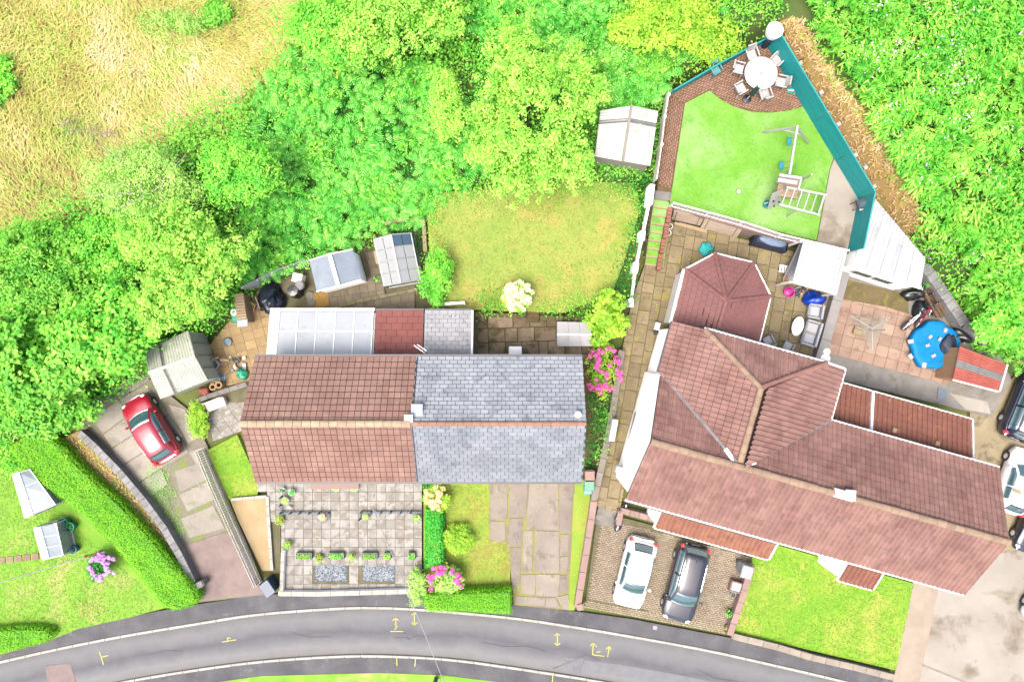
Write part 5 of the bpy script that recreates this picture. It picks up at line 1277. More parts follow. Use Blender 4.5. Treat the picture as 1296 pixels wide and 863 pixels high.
def scrub(name, pts, lm, per=9, size=.16, spread=.35, height=.7, asp=.6):
    """loose leafy undergrowth: small domes of leaves"""
    N_ = len(pts); off = NR.normal(size=(N_, per, 3)) * np.array([spread, spread, height * .3]); off[..., 2] = np.abs(off[..., 2]) + height * NR.uniform(.05, .8, (N_, 1))
    pos = pts[:, None] + off; nor = unit(off * np.array([1, 1, .3])) * .6 + np.array([0, 0, .9]) + NR.normal(size=(N_, per, 3)) * .45
    v, f = leaf_quads(pos.reshape(-1, 3), nor.reshape(-1, 3), size * NR.uniform(.6, 1.35, N_ * per), asp)
    o = np_obj(name, v, f, LM[lm]); tag(o, kind='stuff'); return o
def blades(name, pts, lm, length=.6, width=.035, flow=None, tilt=.9, jit=.6, kind='stuff'):
    """long grass: narrow bent blades leaning along a flow"""
    N_ = len(pts); fl = flow(pts) if flow is not None else NR.uniform(0, 6.28, N_)
    a = fl + NR.normal(size=N_) * jit; L = length * NR.uniform(.5, 1.4, N_)
    d = np.stack([np.cos(a), np.sin(a), np.zeros(N_)], 1); s = np.stack([-np.sin(a), np.cos(a), np.zeros(N_)], 1) * (width * NR.uniform(.6, 1.4, N_))[:, None]
    up = np.array([0, 0, 1.0]); tl = tilt * NR.uniform(.6, 1.2, N_)
    m = pts + d * (L * .5 * tl)[:, None] + up * (L * .42)[:, None]; e = pts + d * (L * tl)[:, None] + up * (L * .36 * NR.uniform(.3, 1.1, N_))[:, None]
    v = np.stack([pts - s, pts + s, m + s * .8, m - s * .8, e + s * .15, e - s * .15], 1).reshape(-1, 3); q = np.arange(N_)[:, None] * 6
    f = np.concatenate([q + np.array([[0, 1, 2, 3]]), q + np.array([[3, 2, 4, 5]])])
    o = np_obj(name, v, f, LM[lm]); tag(o, kind=kind); return o

flowf = lambda p: -.9 + .8 * np.sin(p[:, 0] * .35 + 1) + .7 * np.cos(p[:, 1] * .4 + p[:, 0] * .12) + PI
ST = [(-80, -60), (430, -60), (420, 30), (375, 100), (350, 135), (290, 180), (200, 210), (160, 265), (110, 295), (70, 312), (-80, 325)]
pt = scatter(ST, 3, 240, soft=2.4); g_ = .5 + .5 * np.sin(pt[:, 0] * .9 + 1.2 * np.sin(pt[:, 1] * .7)) * np.cos(pt[:, 1] * .8 + .6); k = NR.uniform(0, 1, len(pt)) < .25 + .6 * g_ ** 2
blades('tall_dry_grass', pt[~k], 'strawb', .62, .02, flowf, 1.0, .6); blades('tall_grass', pt[k], 'greenb', .5, .022, flowf, .8, .8)
for (x, y, r_) in ((165, 86, 9), (167, 157, 9), (80, 160, 14), (112, 160, 20), (145, 174, 12)):
    pass
pt = scatter([(60, 140), (130, 130), (150, 165), (140, 185), (75, 180)], 3, 7); scrub('heather', pt, 'heather', 10, .06, .25, .5)
for (x, y, r_) in ((165, 86, 7), (167, 157, 7), (80, 155, 12), (116, 162, 16), (148, 172, 8)):
    scrub('heather', scatter([(x - r_, y - r_ * .6), (x, y - r_), (x + r_, y), (x, y + r_), (x - r_, y + r_ * .5)], 3, 16), 'heather', 12, .07, .14, .8)
# bracken
WD = [(-150, 300), (60, 285), (180, 185), (330, 110), (410, 20), (400, -80), (1000, -80), (985, 30), (900, 84), (846, 110), (838, 140), (828, 215), (700, 236), (640, 240), (560, 246), (540, 266), (470, 298), (396, 324), (316, 354), (296, 384), (190, 460), (100, 520), (60, 545), (5, 556), (-150, 556)]
W1 = [(330, 110), (400, 70), (470, 60), (540, 80), (610, 130), (620, 200), (585, 235), (545, 255), (478, 288), (392, 316), (312, 346), (298, 325), (290, 230), (310, 160)]
W2 = [(590, -40), (900, -40), (900, 46), (842, 98), (822, 128), (760, 145), (700, 60), (600, 45)]
W3 = [(1000, -60), (1380, -60), (1380, 460), (1296, 456), (1262, 446), (1240, 410), (1196, 350), (1176, 310), (1160, 230), (1120, 170), (1085, 110), (1040, 50)]
def rosettes(name, pts, lm, per=10, length=.42, asp=.24, h=(.7, 1.3), lean=.35):
    """leafy stems: whorls of long lance shaped leaves, leaning with the slope"""
    N_ = len(pts); hh = NR.uniform(h[0], h[1], (N_, 1)); cl = 1.2 * np.sin(pts[:, 0] * .5) + 1.5 * np.cos(pts[:, 1] * .45 + pts[:, 0] * .2)
    ld = np.stack([np.cos(cl), np.sin(cl), np.zeros(N_)], 1)
    az = NR.uniform(0, 6.28, (N_, 1)) + np.arange(per)[None] * 2.4; d = np.stack([np.cos(az), np.sin(az), NR.uniform(-.45, .25, (N_, per))], -1) + ld[:, None] * .7
    L = length * NR.uniform(.6, 1.25, (N_, per)); u = unit(d)
    pos = pts[:, None] + ld[:, None] * (hh[..., None] * lean) + u * (L * .55)[..., None]; pos[..., 2] += hh - .35 * NR.uniform(0, 1, (N_, per)) ** 1.5 * hh
    nor = np.array([0, 0, 1.0]) + NR.normal(size=(N_, per, 3)) * .3 + u * .25
    v, f = leaf_quads(pos.reshape(-1, 3), nor.reshape(-1, 3), L.ravel(), asp, .06, dirs=u.reshape(-1, 3))
    o = np_obj(name, v, f, LM[lm]); tag(o, kind='stuff'); return o
fern_obj('bracken', scatter(W1, 2.5, 3.0, gap=-.6), 'fern', fronds=6, length=1.05, pairs=9, up=.75, wid=.26)
rosettes('nettle_leaves', scatter(W1, 2.5, 8, gap=.15), 'bright', 9, .24, .4, (.7, 1.3))
fern_obj('bracken', scatter(W2, 2.8, 3.0, gap=-.6), 'fern', fronds=6, length=1.0, pairs=9, up=.75, wid=.26)
fern_obj('bracken', scatter(W3, 3, .7), 'fernR', fronds=6, length=.9, pairs=9, up=1.1, wid=.26)
rosettes('balsam_leaves', scatter(W3, 3, 15, gap=-.72), 'fernR', 10, .40, .24)
rosettes('nettle_leaves', scatter(W3, 3, 7, gap=.1), 'mid', 9, .26, .4, (.8, 1.5))
# undergrowth under and between everything wild
scrub('undergrowth', scatter(WD, 2, 15, (W1,)), 'mid', 9, .17, .3, .45)
scrub('undergrowth', scatter(W1, 2, 13), 'dark', 9, .17, .3, .3)
scrub('undergrowth', scatter([(-150, 300), (60, 285), (180, 185), (320, 110), (330, 250), (300, 385), (190, 460), (100, 520), (60, 545), (5, 556), (-150, 556)], 2, 4.5), 'bright', 14, .16, .3, 2.2)
scrub('undergrowth', scatter([(400, -80), (720, -80), (680, 30), (560, 90), (330, 110)], 2, 4.5), 'bright', 14, .16, .3, 2.0)
scrub('undergrowth', scatter(W3, 2, 12), 'fernR', 9, .16, .3, .5)
scrub('undergrowth', scatter([(320, 150), (420, 20), (640, -20), (640, 80), (540, 250), (396, 316), (316, 346)], 2, 1.6), 'bright', 12, .14, .25, 1.2)
scrub('bramble', scatter([(600, 60), (760, 150), (845, 118), (830, 215), (780, 225), (600, 200)], 2, 8), 'fern', 9, .15, .3, .6)
scrub('balsam_flowers', scatter([(1050, -10), (1200, -10), (1260, 110), (1210, 190), (1110, 150)], 3.6, 4, gap=-.1), 'balsam', 4, .09, .13, 1.9)
scrub('balsam_flowers', scatter(W3, 3.6, .3), 'mauve', 4, .1, .13, 1.9)
blades('dead_stems', scatter(W3, 3.4, 1.2, gap=.1) + np.array([0, 0, .8]), 'dryb', .8, .02, None, .9, 3)
blades('dead_stems', scatter(W1, 3.4, 1.2, gap=.1) + np.array([0, 0, .5]), 'dryb', .7, .02, None, .9, 3)
scrub('flowering_weeds', scatter(W1, 2.6, 1.8, gap=.1), 'yellow', 10, .09, .25, 1.6)
scrub('brown_bracken', scatter(W1, 2.6, .8, gap=.3), 'dryb', 8, .09, .2, 1.2)
scrub('lime_scrub', scatter(WD, 2.2, 1.3, gap=.1), 'lime', 16, .13, .3, 1.9)
scrub('willowherb_flowers', scatter([(1140, 290), (1200, 290), (1235, 320), (1180, 330)], 3.2, 8), 'mauve', 4, .07, .12, .95)
blades('straw_litter', flatpts([(76, 558), (100, 547), (115, 560), (180, 630), (238, 720), (244, 736), (230, 738), (180, 680), (140, 640), (95, 590)], .36, 60), 'dryb', .2, .02, None, .9, 3)
blades('dry_bracken_litter', scatter([(985, 25), (1015, 20), (1060, 100), (1112, 165), (1150, 215), (1178, 300), (1150, 285), (1112, 236), (1050, 135)], 2.2, 90), 'dryb', .35, .03, None, .9, 3)
blades('dry_verge_grass', scatter([(1000, 20), (1040, 50), (1085, 110), (1120, 170), (1160, 240), (1170, 290), (1130, 230), (1080, 150)], 2.2, 25), 'greenb', .4, .03, None, .7, 3)
# fringes beside plots
scrub('border_plants', flatpts([(-20, 548), (12, 552), (34, 574), (30, 596), (-20, 600)], .2, 22), 'bright', 9, .12, .25, .4)
scrub('border_plants', flatpts([(786, 232), (826, 218), (818, 262), (808, 310), (800, 350), (798, 382), (775, 372), (786, 330), (806, 262)], 1.0, 26), 'dark', 9, .11, .25, .5)
scrub('border_plants', flatpts([(-20, 548), (12, 552), (34, 574), (30, 596), (-20, 600)], .2, 22), 'bright', 9, .12, .25, .4)
scrub('border_plants', flatpts([(786, 232), (822, 222), (808, 300), (795, 350), (785, 345), (800, 262)], 1.0, 8), 'bright', 8, .1, .2, .7)
scrub('border_plants', flatpts([(604, 370), (640, 365), (640, 398), (604, 396)], 1.2, 26), 'mid', 8, .1, .2, .3)
scrub('border_plants', flatpts([(682, 385), (765, 372), (756, 402), (690, 401)], 1.2, 20), 'bright', 8, .1, .2, .25)
scrub('border_plants', flatpts([(742, 500), (774, 500), (762, 580), (752, 600), (742, 600)], .25, 18), 'dark', 9, .12, .2, .5)
scrub('border_plants', flatpts([(754, 505), (776, 510), (764, 578), (755, 580)], .3, 12), 'mid', 9, .12, .2, .8)
scrub('bed_plants', flatpts([(490, 285), (534, 280), (536, 330), (524, 330), (516, 296), (488, 300)], .6, 26), 'dark', 8, .1, .2, .35)
scrub('wall_weeds', flatpts([(744, 610), (753, 615), (747, 660), (733, 740), (722, 768), (720, 740), (733, 660)], .27, 10, soft=.3), 'yellow', 6, .06, .15, .08)
scrub('verge_weeds', flatpts([(95, 495), (130, 480), (190, 440), (215, 470), (180, 476), (110, 520)], .4, 16), 'bright', 8, .12, .25, .4)
scrub('drive_weeds', flatpts([(180, 583), (206, 580), (220, 600), (228, 640), (244, 678), (222, 692), (200, 662), (174, 620)], .13, 110, soft=.9), 'bright', 6, .05, .12, .06)
scrub('drive_weeds', flatpts([(108, 528), (190, 478), (240, 530), (268, 600), (290, 660), (250, 690), (190, 630), (120, 556)], .13, 3.5), 'yellow', 6, .045, .15, .05)
scrub('drive_weeds', flatpts([(620, 604), (736, 606), (722, 768), (648, 762)], .27, 1.6), 'bright', 8, .04, .13, .05)
scrub('path_weeds', flatpts([(800, 378), (846, 285), (1000, 320), (1000, 440), (860, 460), (784, 640), (760, 630)], .43, 3), 'yellow', 5, .04, .12, .04)
scrub('lawn_fringe', flatpts([(540, 262), (556, 243), (640, 238), (800, 230), (812, 250), (700, 246), (640, 250), (560, 258), (548, 345), (540, 345)], 1.2, 18), 'mid', 7, .1, .25, .3)
scrub('hedge_foot_weeds', flatpts([(78, 556), (104, 588), (160, 642), (228, 718), (246, 740), (240, 736), (180, 640), (110, 560)], .36, 14), 'bright', 6, .07, .15, .12)
blades('bleached_grass', flatpts([(88, 765), (105, 752), (140, 742), (178, 752), (196, 770), (150, 782), (100, 792)], .2, 200, soft=1.2, gap=-.35), 'strawb', .1, .02, None, .8, 3)
blades('bleached_grass', flatpts([(600, 250), (690, 256), (770, 262), (762, 280), (660, 284), (590, 272)], 1.2, 90, soft=1.0, gap=-.3), 'strawb', .1, .02, None, .8, 3)
# lawn blades
def lawn(name, poly, z, dens, lm, L=.07, wd=.014):
    c_ = (sum(q[0] for q in poly) / len(poly), sum(q[1] for q in poly) / len(poly)); poly = [(c_[0] + (x - c_[0]) * 1.018, c_[1] + (y - c_[1]) * 1.018) for x, y in poly]; p = flatpts(poly, z, dens); blades(name, p, lm, L, wd, None, .8, 3)
lawn('lawn_grass', [(560, 248), (640, 244), (795, 236), (806, 262), (785, 330), (770, 372), (712, 394), (602, 390), (566, 385), (548, 340), (545, 264)], 1.2, 110, 'lawnb', .09, .016)
lawn('lawn_grass', [(955, 703), (985, 692), (1154, 739), (1132, 846), (932, 799)], .22, 200, 'turfb', .08, .016)
lawn('lawn_grass', [(-10, 596), (10, 598), (40, 610), (70, 640), (120, 690), (175, 735), (200, 770), (160, 781), (100, 793), (58, 811), (-10, 830)], .2, 170, 'turfb', .08, .016)
lawn('lawn_grass', [(562, 606), (618, 606), (619, 685), (644, 690), (645, 745), (540, 745)], .2, 180, 'lawnb', .08, .016)
lawn('turf_pile', [(868, 134), (898, 118), (930, 138), (976, 145), (1020, 136), (1054, 196), (1032, 302), (850, 257)], 2.04, 130, 'turfb', .05, .014)
lawn('lawn_grass', [(264, 571), (300, 551), (325, 608), (325, 627), (291, 631)], .2, 180, 'turfb', .08, .016)

# ------------------------------------------------------------------ trees and large shrubs, one by one
tree('broad_tree', 'largest lime green tree, its crown rounded, standing above the yellowing rear lawn', 666, 143, 92, 106, 5.0, 2.5, 'lime', 1800, 26, .15, lobes=24, clump=.24, lump=.34)
tree('broad_tree', 'wide yellow green tree above the corrugated shed and the junk filled terrace', 240, 343, 84, 74, 4.6, 2.2, 'lime', 1250, 26, .14, lobes=18, clump=.22, lump=.34)
pt_ = tree('pale_tree', 'wispy pale olive tree at the edge of the dry grass, with bare grey twigs', 190, 232, 72, 52, 3.8, 1.6, 'olive', 620, 30, .11, lobes=11, clump=.34)
for k in range(14):
    b = MB(); a = R.uniform(0, 6.28); x, y = R.uniform(-1.6, 1.6), R.uniform(-1, 1); q = [Vector((x, y, 3.1))]
    for j in range(4): a += R.uniform(-.5, .5); q.append(q[-1] + Vector((math.cos(a) * .4, math.sin(a) * .4, R.uniform(-.02, .16))))
    b.tube(q, [.03, .026, .02, .014, .008], 4); b.tube([q[2], q[2] + Vector((math.cos(a + 1) * .4, math.sin(a + 1) * .4, .1))], [.016, .006], 4); b.build('twig', mat('pale_twig', C(226, 226, 206), rough=.9), pt_)
tree('young_tree', 'yellow green tree between the wispy pale tree and the bracken slope', 310, 212, 52, 46, 4.2, 1.7, 'bright', 620, 32, .14, lobes=10, clump=.3)
tree('bushy_tree', 'bright green tree just left of the corrugated shed', 132, 422, 58, 58, 3.6, 1.8, 'bright', 620, 24, .24, asp=.7, lobes=11, clump=.32)
tree('bushy_tree', 'mid green tree at the left edge, above the clipped hedge', 40, 450, 78, 70, 3.6, 1.9, 'mid', 760, 22, .25, asp=.75, lobes=12, clump=.34)
tree('bushy_tree', 'low mid green bush at the left edge just above the end of the clipped hedge', 55, 520, 58, 36, 2.2, 1.1, 'mid', 380, 22, .22, asp=.7, lobes=9, clump=.3)
tree('bushy_tree', 'mid green scrubby tree at the left edge, below the dry grass', 55, 345, 76, 58, 3.2, 1.6, 'mid', 760, 28, .18, asp=.45, lobes=12, clump=.32)
tree('bushy_tree', 'yellowish bush between the scrubby left tree and the wispy pale tree', 128, 312, 48, 40, 3.0, 1.3, 'bright', 460, 30, .14, lobes=9, clump=.3)
tree('young_tree', 'tall yellowish tree at the top of the photo, right of the dry grass', 508, 40, 82, 56, 4.6, 1.8, 'lime', 900, 32, .15, lobes=12, clump=.3)
tree('young_tree', 'light green tree at the top, on the edge of the dry grass', 420, 48, 50, 50, 4.0, 1.6, 'bright', 560, 32, .15, lobes=9, clump=.3)
tree('young_tree', 'small lime sapling just left of the largest tree', 566, 135, 26, 42, 3.2, 1.2, 'lime', 260, 28, .13, lobes=7, clump=.26)
tree('yellow_bush', 'bright yellow green bush at the top, left of the turquoise corner', 850, 36, 74, 44, 3.0, 1.3, 'yellow', 700, 30, .17, lobes=12, clump=.28)
tree('yellow_bush', 'small yellow bush along the outside of the lower turquoise fence', 905, 62, 36, 26, None, .7, 'yellow', 220, 24, .13, lobes=7, clump=.24)
tree('round_bush', 'neat round mid green bush above the white roofed shed', 826, 82, 20, 18, None, .7, 'mid', 200, 24, .1, clump=.2, cat='bush', ball=True)
tree('leafy_bush', 'bright leafy bush overhanging the rusty red shed', 1276, 404, 44, 34, 2.9, .8, 'bright', 420, 26, .2, lobes=10, clump=.24)
tree('low_bush', 'low green bush at the top edge of the dry grass', 275, 18, 22, 18, None, .45, 'mid', 130, 26, .16, lobes=6, clump=.26, cat='bush')
tree('low_bush', 'low green bush in the left edge of the dry grass', -4, 100, 18, 30, None, .5, 'bright', 130, 26, .16, lobes=6, clump=.26, cat='bush')
tree('grey_bush', 'pale grey green sallow bush among the dry grass near the top', 215, 30, 46, 26, None, .6, 'olive', 260, 24, .09, lobes=8, clump=.26, cat='bush')
tree('garden_shrub', 'yellow flecked shrub between the greenhouse and the rear lawn', 553, 349, 25, 38, 1.9, 1.0, 'bright', 330, 26, .11, lobes=8, clump=.2, zb=.7, cat='shrub')
tree('laurel_shrub', 'large leaved yellow green laurel between the white shed and the side path', 772, 404, 28, 32, 1.9, 1.1, 'yellow', 200, 22, .2, lobes=9, clump=.18, zb=.4, cat='shrub')
tree('round_shrub', 'clipped ball of yellow green box on the slate house\'s front lawn', 580, 681, 15.5, 15, .62, .5, 'yellow', 300, 22, .07, clump=.12, zb=.2, cat='shrub', ball=True)
tree('overhanging_shrub', 'untidy olive shrub spilling over the low white front wall by the lane', 529, 738, 13, 26, .9, .6, 'olive', 180, 22, .1, lobes=6, clump=.16, zb=.2, cat='shrub')
tree('drive_shrub', 'yellow flowering shrub between the red car and the small side terrace', 250, 529, 14, 24, .9, .6, 'yellow', 200, 22, .1, lobes=7, clump=.16, zb=.2, cat='shrub')
tree('corner_shrub', 'dark green shrub behind the peach hydrangea, against the brown roof house', 546, 614, 12, 8, .8, .5, 'dark', 90, 20, .1, lobes=5, clump=.14, zb=.2, cat='shrub')

def hydrangea(label, px, py, rx, ry, zc, rz, lm, flower, heads, zb, ring=None, fsz=.1, name='hydrangea'):
    t = tree(name, label, px, py, rx, ry, zc, rz, lm, 200, 20, .13, 'shrub', lobes=8, clump=.16, zb=zb)
    s_ = m_per_px(zc); cs = []; 
    for k in range(heads):
        if ring: a0, a1 = ring; a = R.uniform(a0, a1); q = R.uniform(.5, 1.0)
        else: a = R.uniform(0, 6.28); q = math.sqrt(R.uniform(0, 1.0))
        x, y = math.cos(a) * q * rx * s_, math.sin(a) * q * ry * s_
        z = zc - zb + rz * math.sqrt(max(0, 1 - (q * .92) ** 2)) * 1.0
        n = 46; d = unit(NR.normal(size=(n, 3))); d[:, 2] = np.abs(d[:, 2]) * .9 + .05
        rr = fsz * R.uniform(.85, 1.25)
        v, f = leaf_quads(np.array([x, y, z]) + d * rr, d + NR.normal(size=(n, 3)) * .2, .07, .9, .05)
        np_obj('flower_head', v, f, LM[flower], t)
    return t
hydrangea('pink hydrangea beside the end of the slate roof, along the boundary wall', 763, 470, 23, 34, 1.2, .7, 'yellow', 'pink', 46, .25, fsz=.13)
hydrangea('pink hydrangea in the front corner by the clipped lane hedge', 563, 731, 25, 19, .9, .6, 'olive', 'pink', 30, .2, fsz=.12, ring=(-.6, 3.9))
hydrangea('mauve hydrangea with a green middle on the lawn left of the big hedge', 132, 715, 17, 18, .8, .55, 'dark', 'mauve', 46, .2, ring=(0, 6.28), fsz=.11)
hydrangea('dense cream white hydrangea at the foot of the rear lawn', 656, 375, 19, 19, 1.9, .6, 'lime', 'cream', 70, 1.1, fsz=.13)
hydrangea('peach and cream hydrangea at the top of the privet hedge', 552, 628, 14, 17, .9, .5, 'yellow', 'peach', 30, .2, fsz=.12)

# clipped hedges: a solid twiggy core and a skin of leaves
def hedge(label, px, zb, zt, lm, dens=420, size=.075, jit=.05, name='clipped_hedge'):
    pw = PX(px, zt); cxm = sum(p[0] for p in pw) / len(pw); cym = sum(p[1] for p in pw) / len(pw)
    t = thing(name, label, 'hedge', (cxm, cym, zb))
    n = len(pw); ins = []
    for i in range(n):
        p = Vector(pw[i]); c = Vector((cxm, cym)); a = Vector(pw[i - 1]); d = Vector(pw[(i + 1) % n]); e = (d - a).normalized(); nr = Vector((-e.y, e.x))
        sgn = 1 if inside(pw, np.array([p.x + nr.x * .1]), np.array([p.y + nr.y * .1]))[0] else -1
        ins.append(tuple(p + nr * sgn * .14))
    b = MB(); b.prism(ins, zb - .1, zt - .12); b.build('core', mat('hedge_core', C(110, 190, 40), rough=.95), t, world=True)
    x0, x1 = min(p[0] for p in pw), max(p[0] for p in pw); y0, y1 = min(p[1] for p in pw), max(p[1] for p in pw)
    m = int((x1 - x0) * (y1 - y0) * dens); x = NR.uniform(x0, x1, m); y = NR.uniform(y0, y1, m); k = inside(pw, x, y); x, y = x[k], y[k]
    dd = pdist(pw, x, y); zz = zt - .25 * np.clip(1 - dd / .3, 0, 1) ** 2 + .09 * np.sin(x * 2.1 + y) * np.cos(y * 1.7) + .05 * np.sin(x * 5.3) * np.cos(y * 4.7) + NR.normal(size=len(x)) * jit
    top = np.stack([x, y, zz], 1); nt_ = NR.normal(size=top.shape) * .4 + np.array([0, 0, 1.0])
    sp, sn = [], []
    for i in range(n):
        a, c = np.array(pw[i - 1]), np.array(pw[i]); L = np.linalg.norm(c - a); q = int(L * (zt - zb) * dens * .8)
        u = NR.uniform(0, 1, (q, 1)); e = (c - a) / max(L, 1e-6); nr = np.array([e[1], -e[0]])
        if inside(pw, np.array([(a + c)[0] / 2 + nr[0] * .05]), np.array([(a + c)[1] / 2 + nr[1] * .05]))[0]: nr = -nr
        xy = a + (c - a) * u + nr * NR.normal(size=(q, 1)) * .04
        sp.append(np.concatenate([xy, NR.uniform(zb, zt - .08, (q, 1))], 1)); sn.append(np.concatenate([np.repeat(nr[None], q, 0), np.full((q, 1), .3)], 1) + NR.normal(size=(q, 3)) * .4)
    v, f = leaf_quads(np.concatenate([top] + sp), np.concatenate([nt_] + sn), size * NR.uniform(.7, 1.3, len(top) + sum(map(len, sp))), .6)
    v = v - np.array([cxm, cym, zb]); np_obj('foliage', v, f, LM[lm], t); return t
BH = smooth([(10, 566), (40, 548), (72, 560), (100, 592), (154, 642), (216, 712), (247, 752), (238, 769), (204, 768), (170, 724), (112, 662), (62, 622), (30, 596), (10, 566)], 3)[:-1]
hedge('long broad clipped hedge along the stone wall at the lower left', BH, .2, 1.25, 'hedge', 560, .07)
hedge('clipped bright green hedge along the lane at the foot of the slate house\'s lawn', [(536, 751), (646, 747), (647, 778), (542, 774), (536, 768)], .15, 1.2, 'hedge', 620, .065)
hedge('dark leaved privet hedge between the paved patio and the rough front lawn', [(538, 645), (560, 645), (560, 716), (538, 720)], .2, 1.1, 'privet', 420, .1)
hedge('low clipped hedge by the lane in the bottom left corner', smooth([(-60, 805), (0, 797), (30, 795), (60, 798), (58, 812), (0, 826), (-60, 842), (-60, 805)], 2)[:-1], .2, .9, 'hedge', 420, .075)

# ------------------------------------------------------------------ sheds, greenhouses, outbuildings
def quad_sheet(b, q, th=.03, N=None):
    q = [Vector(p) for p in q]; n = (q[1] - q[0]).cross(q[2] - q[1]).normalized()
    if n.z < 0: q = q[::-1]; n = -n
    k = len(q)
    b.add([p - n * th for p in q] + q, [tuple(range(k - 1, -1, -1)), tuple(range(k, 2 * k))] + [(i, (i + 1) % k, k + (i + 1) % k, k + i) for i in range(k)])
def corrugated(b, q, pitch=.12, amp=.02, n_=None):
    """q = eave0, eave1, ridge1, ridge0; ribs run from the eave to the ridge"""
    e0, e1, r1, r0 = [Vector(p) for p in q]; L = (e1 - e0).length; n = max(4, int(L / pitch) * 4)
    N = (e1 - e0).cross(r0 - e0).normalized(); N = N if N.z > 0 else -N
    vs = []
    for i in range(n + 1):
        t = i / n; h = N * (amp * math.sin(t * L / pitch * 2 * PI)); vs += [e0.lerp(e1, t) + h, r0.lerp(r1, t) + h]
    b.add(vs, [(2 * i, 2 * i + 2, 2 * i + 3, 2 * i + 1) for i in range(n)])
    b.add([v - N * .03 for v in vs], [(2 * i + 1, 2 * i + 3, 2 * i + 2, 2 * i) for i in range(n)])
def lerpq(q, u, v):
    a = Vector(q[0]).lerp(Vector(q[1]), u); b_ = Vector(q[3]).lerp(Vector(q[2]), u); return a.lerp(b_, v)
def subq(q, u0, u1, v0, v1): return [lerpq(q, u0, v0), lerpq(q, u1, v0), lerpq(q, u1, v1), lerpq(q, u0, v1)]
def shed_body(t, corners, z0, z1, m, ridge=None):
    """corners at eave height (world, 4), walls drop to z0; ridge = (a, c) closes the gables a between corners 0,1 ... """
    b = MB(); c = [Vector(p) for p in corners]; cc = sum(c, Vector()) / 4
    c = [cc + (p - cc) * .95 for p in c]; n = 4
    vs = [(p.x, p.y, z0) for p in c] + [(p.x, p.y, p.z - .06) for p in c]; fs = [(3, 2, 1, 0)] + [(i, (i + 1) % 4, 4 + (i + 1) % 4, 4 + i) for i in range(4)]
    if ridge:
        a, d = [cc + (Vector(p) - cc) * .95 for p in ridge]; vs += [(a.x, a.y, a.z - .06), (d.x, d.y, d.z - .06)]
        fs += [(5, 6, 9), (7, 4, 8), (4, 5, 9, 8), (6, 7, 8, 9)]     # gable on side 1-2 at ridge end d, gable on side 3-0 at a
    else: fs += [(4, 5, 6, 7)]
    b.add(vs, fs); return b.build('wall', m, t, world=True)

# corrugated shed by the red car
M['paleshed'] = mat('pale_green_sheet', (.22, .235, .19, 1), (.17, .185, .15, 1), 1.5, rough=.6, rnd=.04, stains=((C(176, 182, 160), 2.5, .58, .75),))
t = thing('corrugated_shed', 'pale green corrugated shed with grey roof lights beside the red car', 'shed', tuple(P(225, 465, .3)))
c = [P(184, 444, 2.4), P(238, 418, 2.4), P(263, 481, 2.4), P(203, 505, 2.4)]; rg = [P(188, 472, 2.95), P(247, 451, 2.95)]
c2 = [c[0], c[1], c[2], c[3]]
shed_body(t, [c[0], c[1], c[2], c[3]], .3, 2.4, mat('green_panel', C(240, 246, 230), C(226, 234, 216), 2, rough=.8), (rg[0], rg[1]))
for q in ([c[0], c[1], rg[1], rg[0]], [c[3], c[2], rg[1], rg[0]]):
    for (u0, u1, mm, nm) in ((0, .29, M['paleshed'], 'roof_sheet'), (.29, .37, mat('grey_rooflight', C(158, 160, 156), C(140, 142, 138), 3, rough=.4), 'roof_light'), (.37, 1, M['paleshed'], 'roof_sheet')):
        b = MB(); corrugated(b, subq(q, u0, u1, 0, 1), .15, .022); b.build(nm, mm, t, world=True)
bar_part('ridge_cap', rg[0] + Vector((0, 0, .03)), rg[1] + Vector((0, 0, .03)), .16, .05, M['paleshed'], t)
for f in (.25, .5, .75):
    p = c[1].lerp(c[2], f); bar_part('wall_joint', (p.x, p.y, .4), (p.x, p.y, 2.3), .04, .04, M['greycon'], t)

# blue grey roofed shed
t = thing('garden_shed', 'shed with a blue grey felt roof and white ridge above the conservatory', 'shed', tuple(P(428, 345, .45)))
c = [P(391.5, 330, 2.3), P(446, 316, 2.3), P(457, 354, 2.3), P(401, 369, 2.3)]
rg = [P(417, 321.5, 2.75), P(428.5, 362, 2.75)]
M['felt'] = mat('blue_grey_felt', C(176, 192, 208), C(160, 176, 194), 1.5, rough=.7, stains=((C(128, 140, 152), 2.2, .6, .75),))
shed_body(t, [c[3], c[0], c[1], c[2]], .4, 2.3, M['render'], (rg[1], rg[0]))
for q in ([c[0], c[3], rg[1], rg[0]], [c[1], c[2], rg[1], rg[0]]):
    b = MB(); quad_sheet(b, q, .04); b.build('roof_panel', M['felt'], t, world=True)
bar_part('ridge_cap', rg[0] + Vector((0, 0, .02)), rg[1] + Vector((0, 0, .02)), .2, .05, M['white'], t)
for a, d in ((c[0], rg[0]), (rg[0], c[1]), (c[3], rg[1]), (rg[1], c[2])): bar_part('barge_board', a, d, .06, .1, M['white'], t)
b = MB(); m_ = c[1].lerp(c[2], .5); 
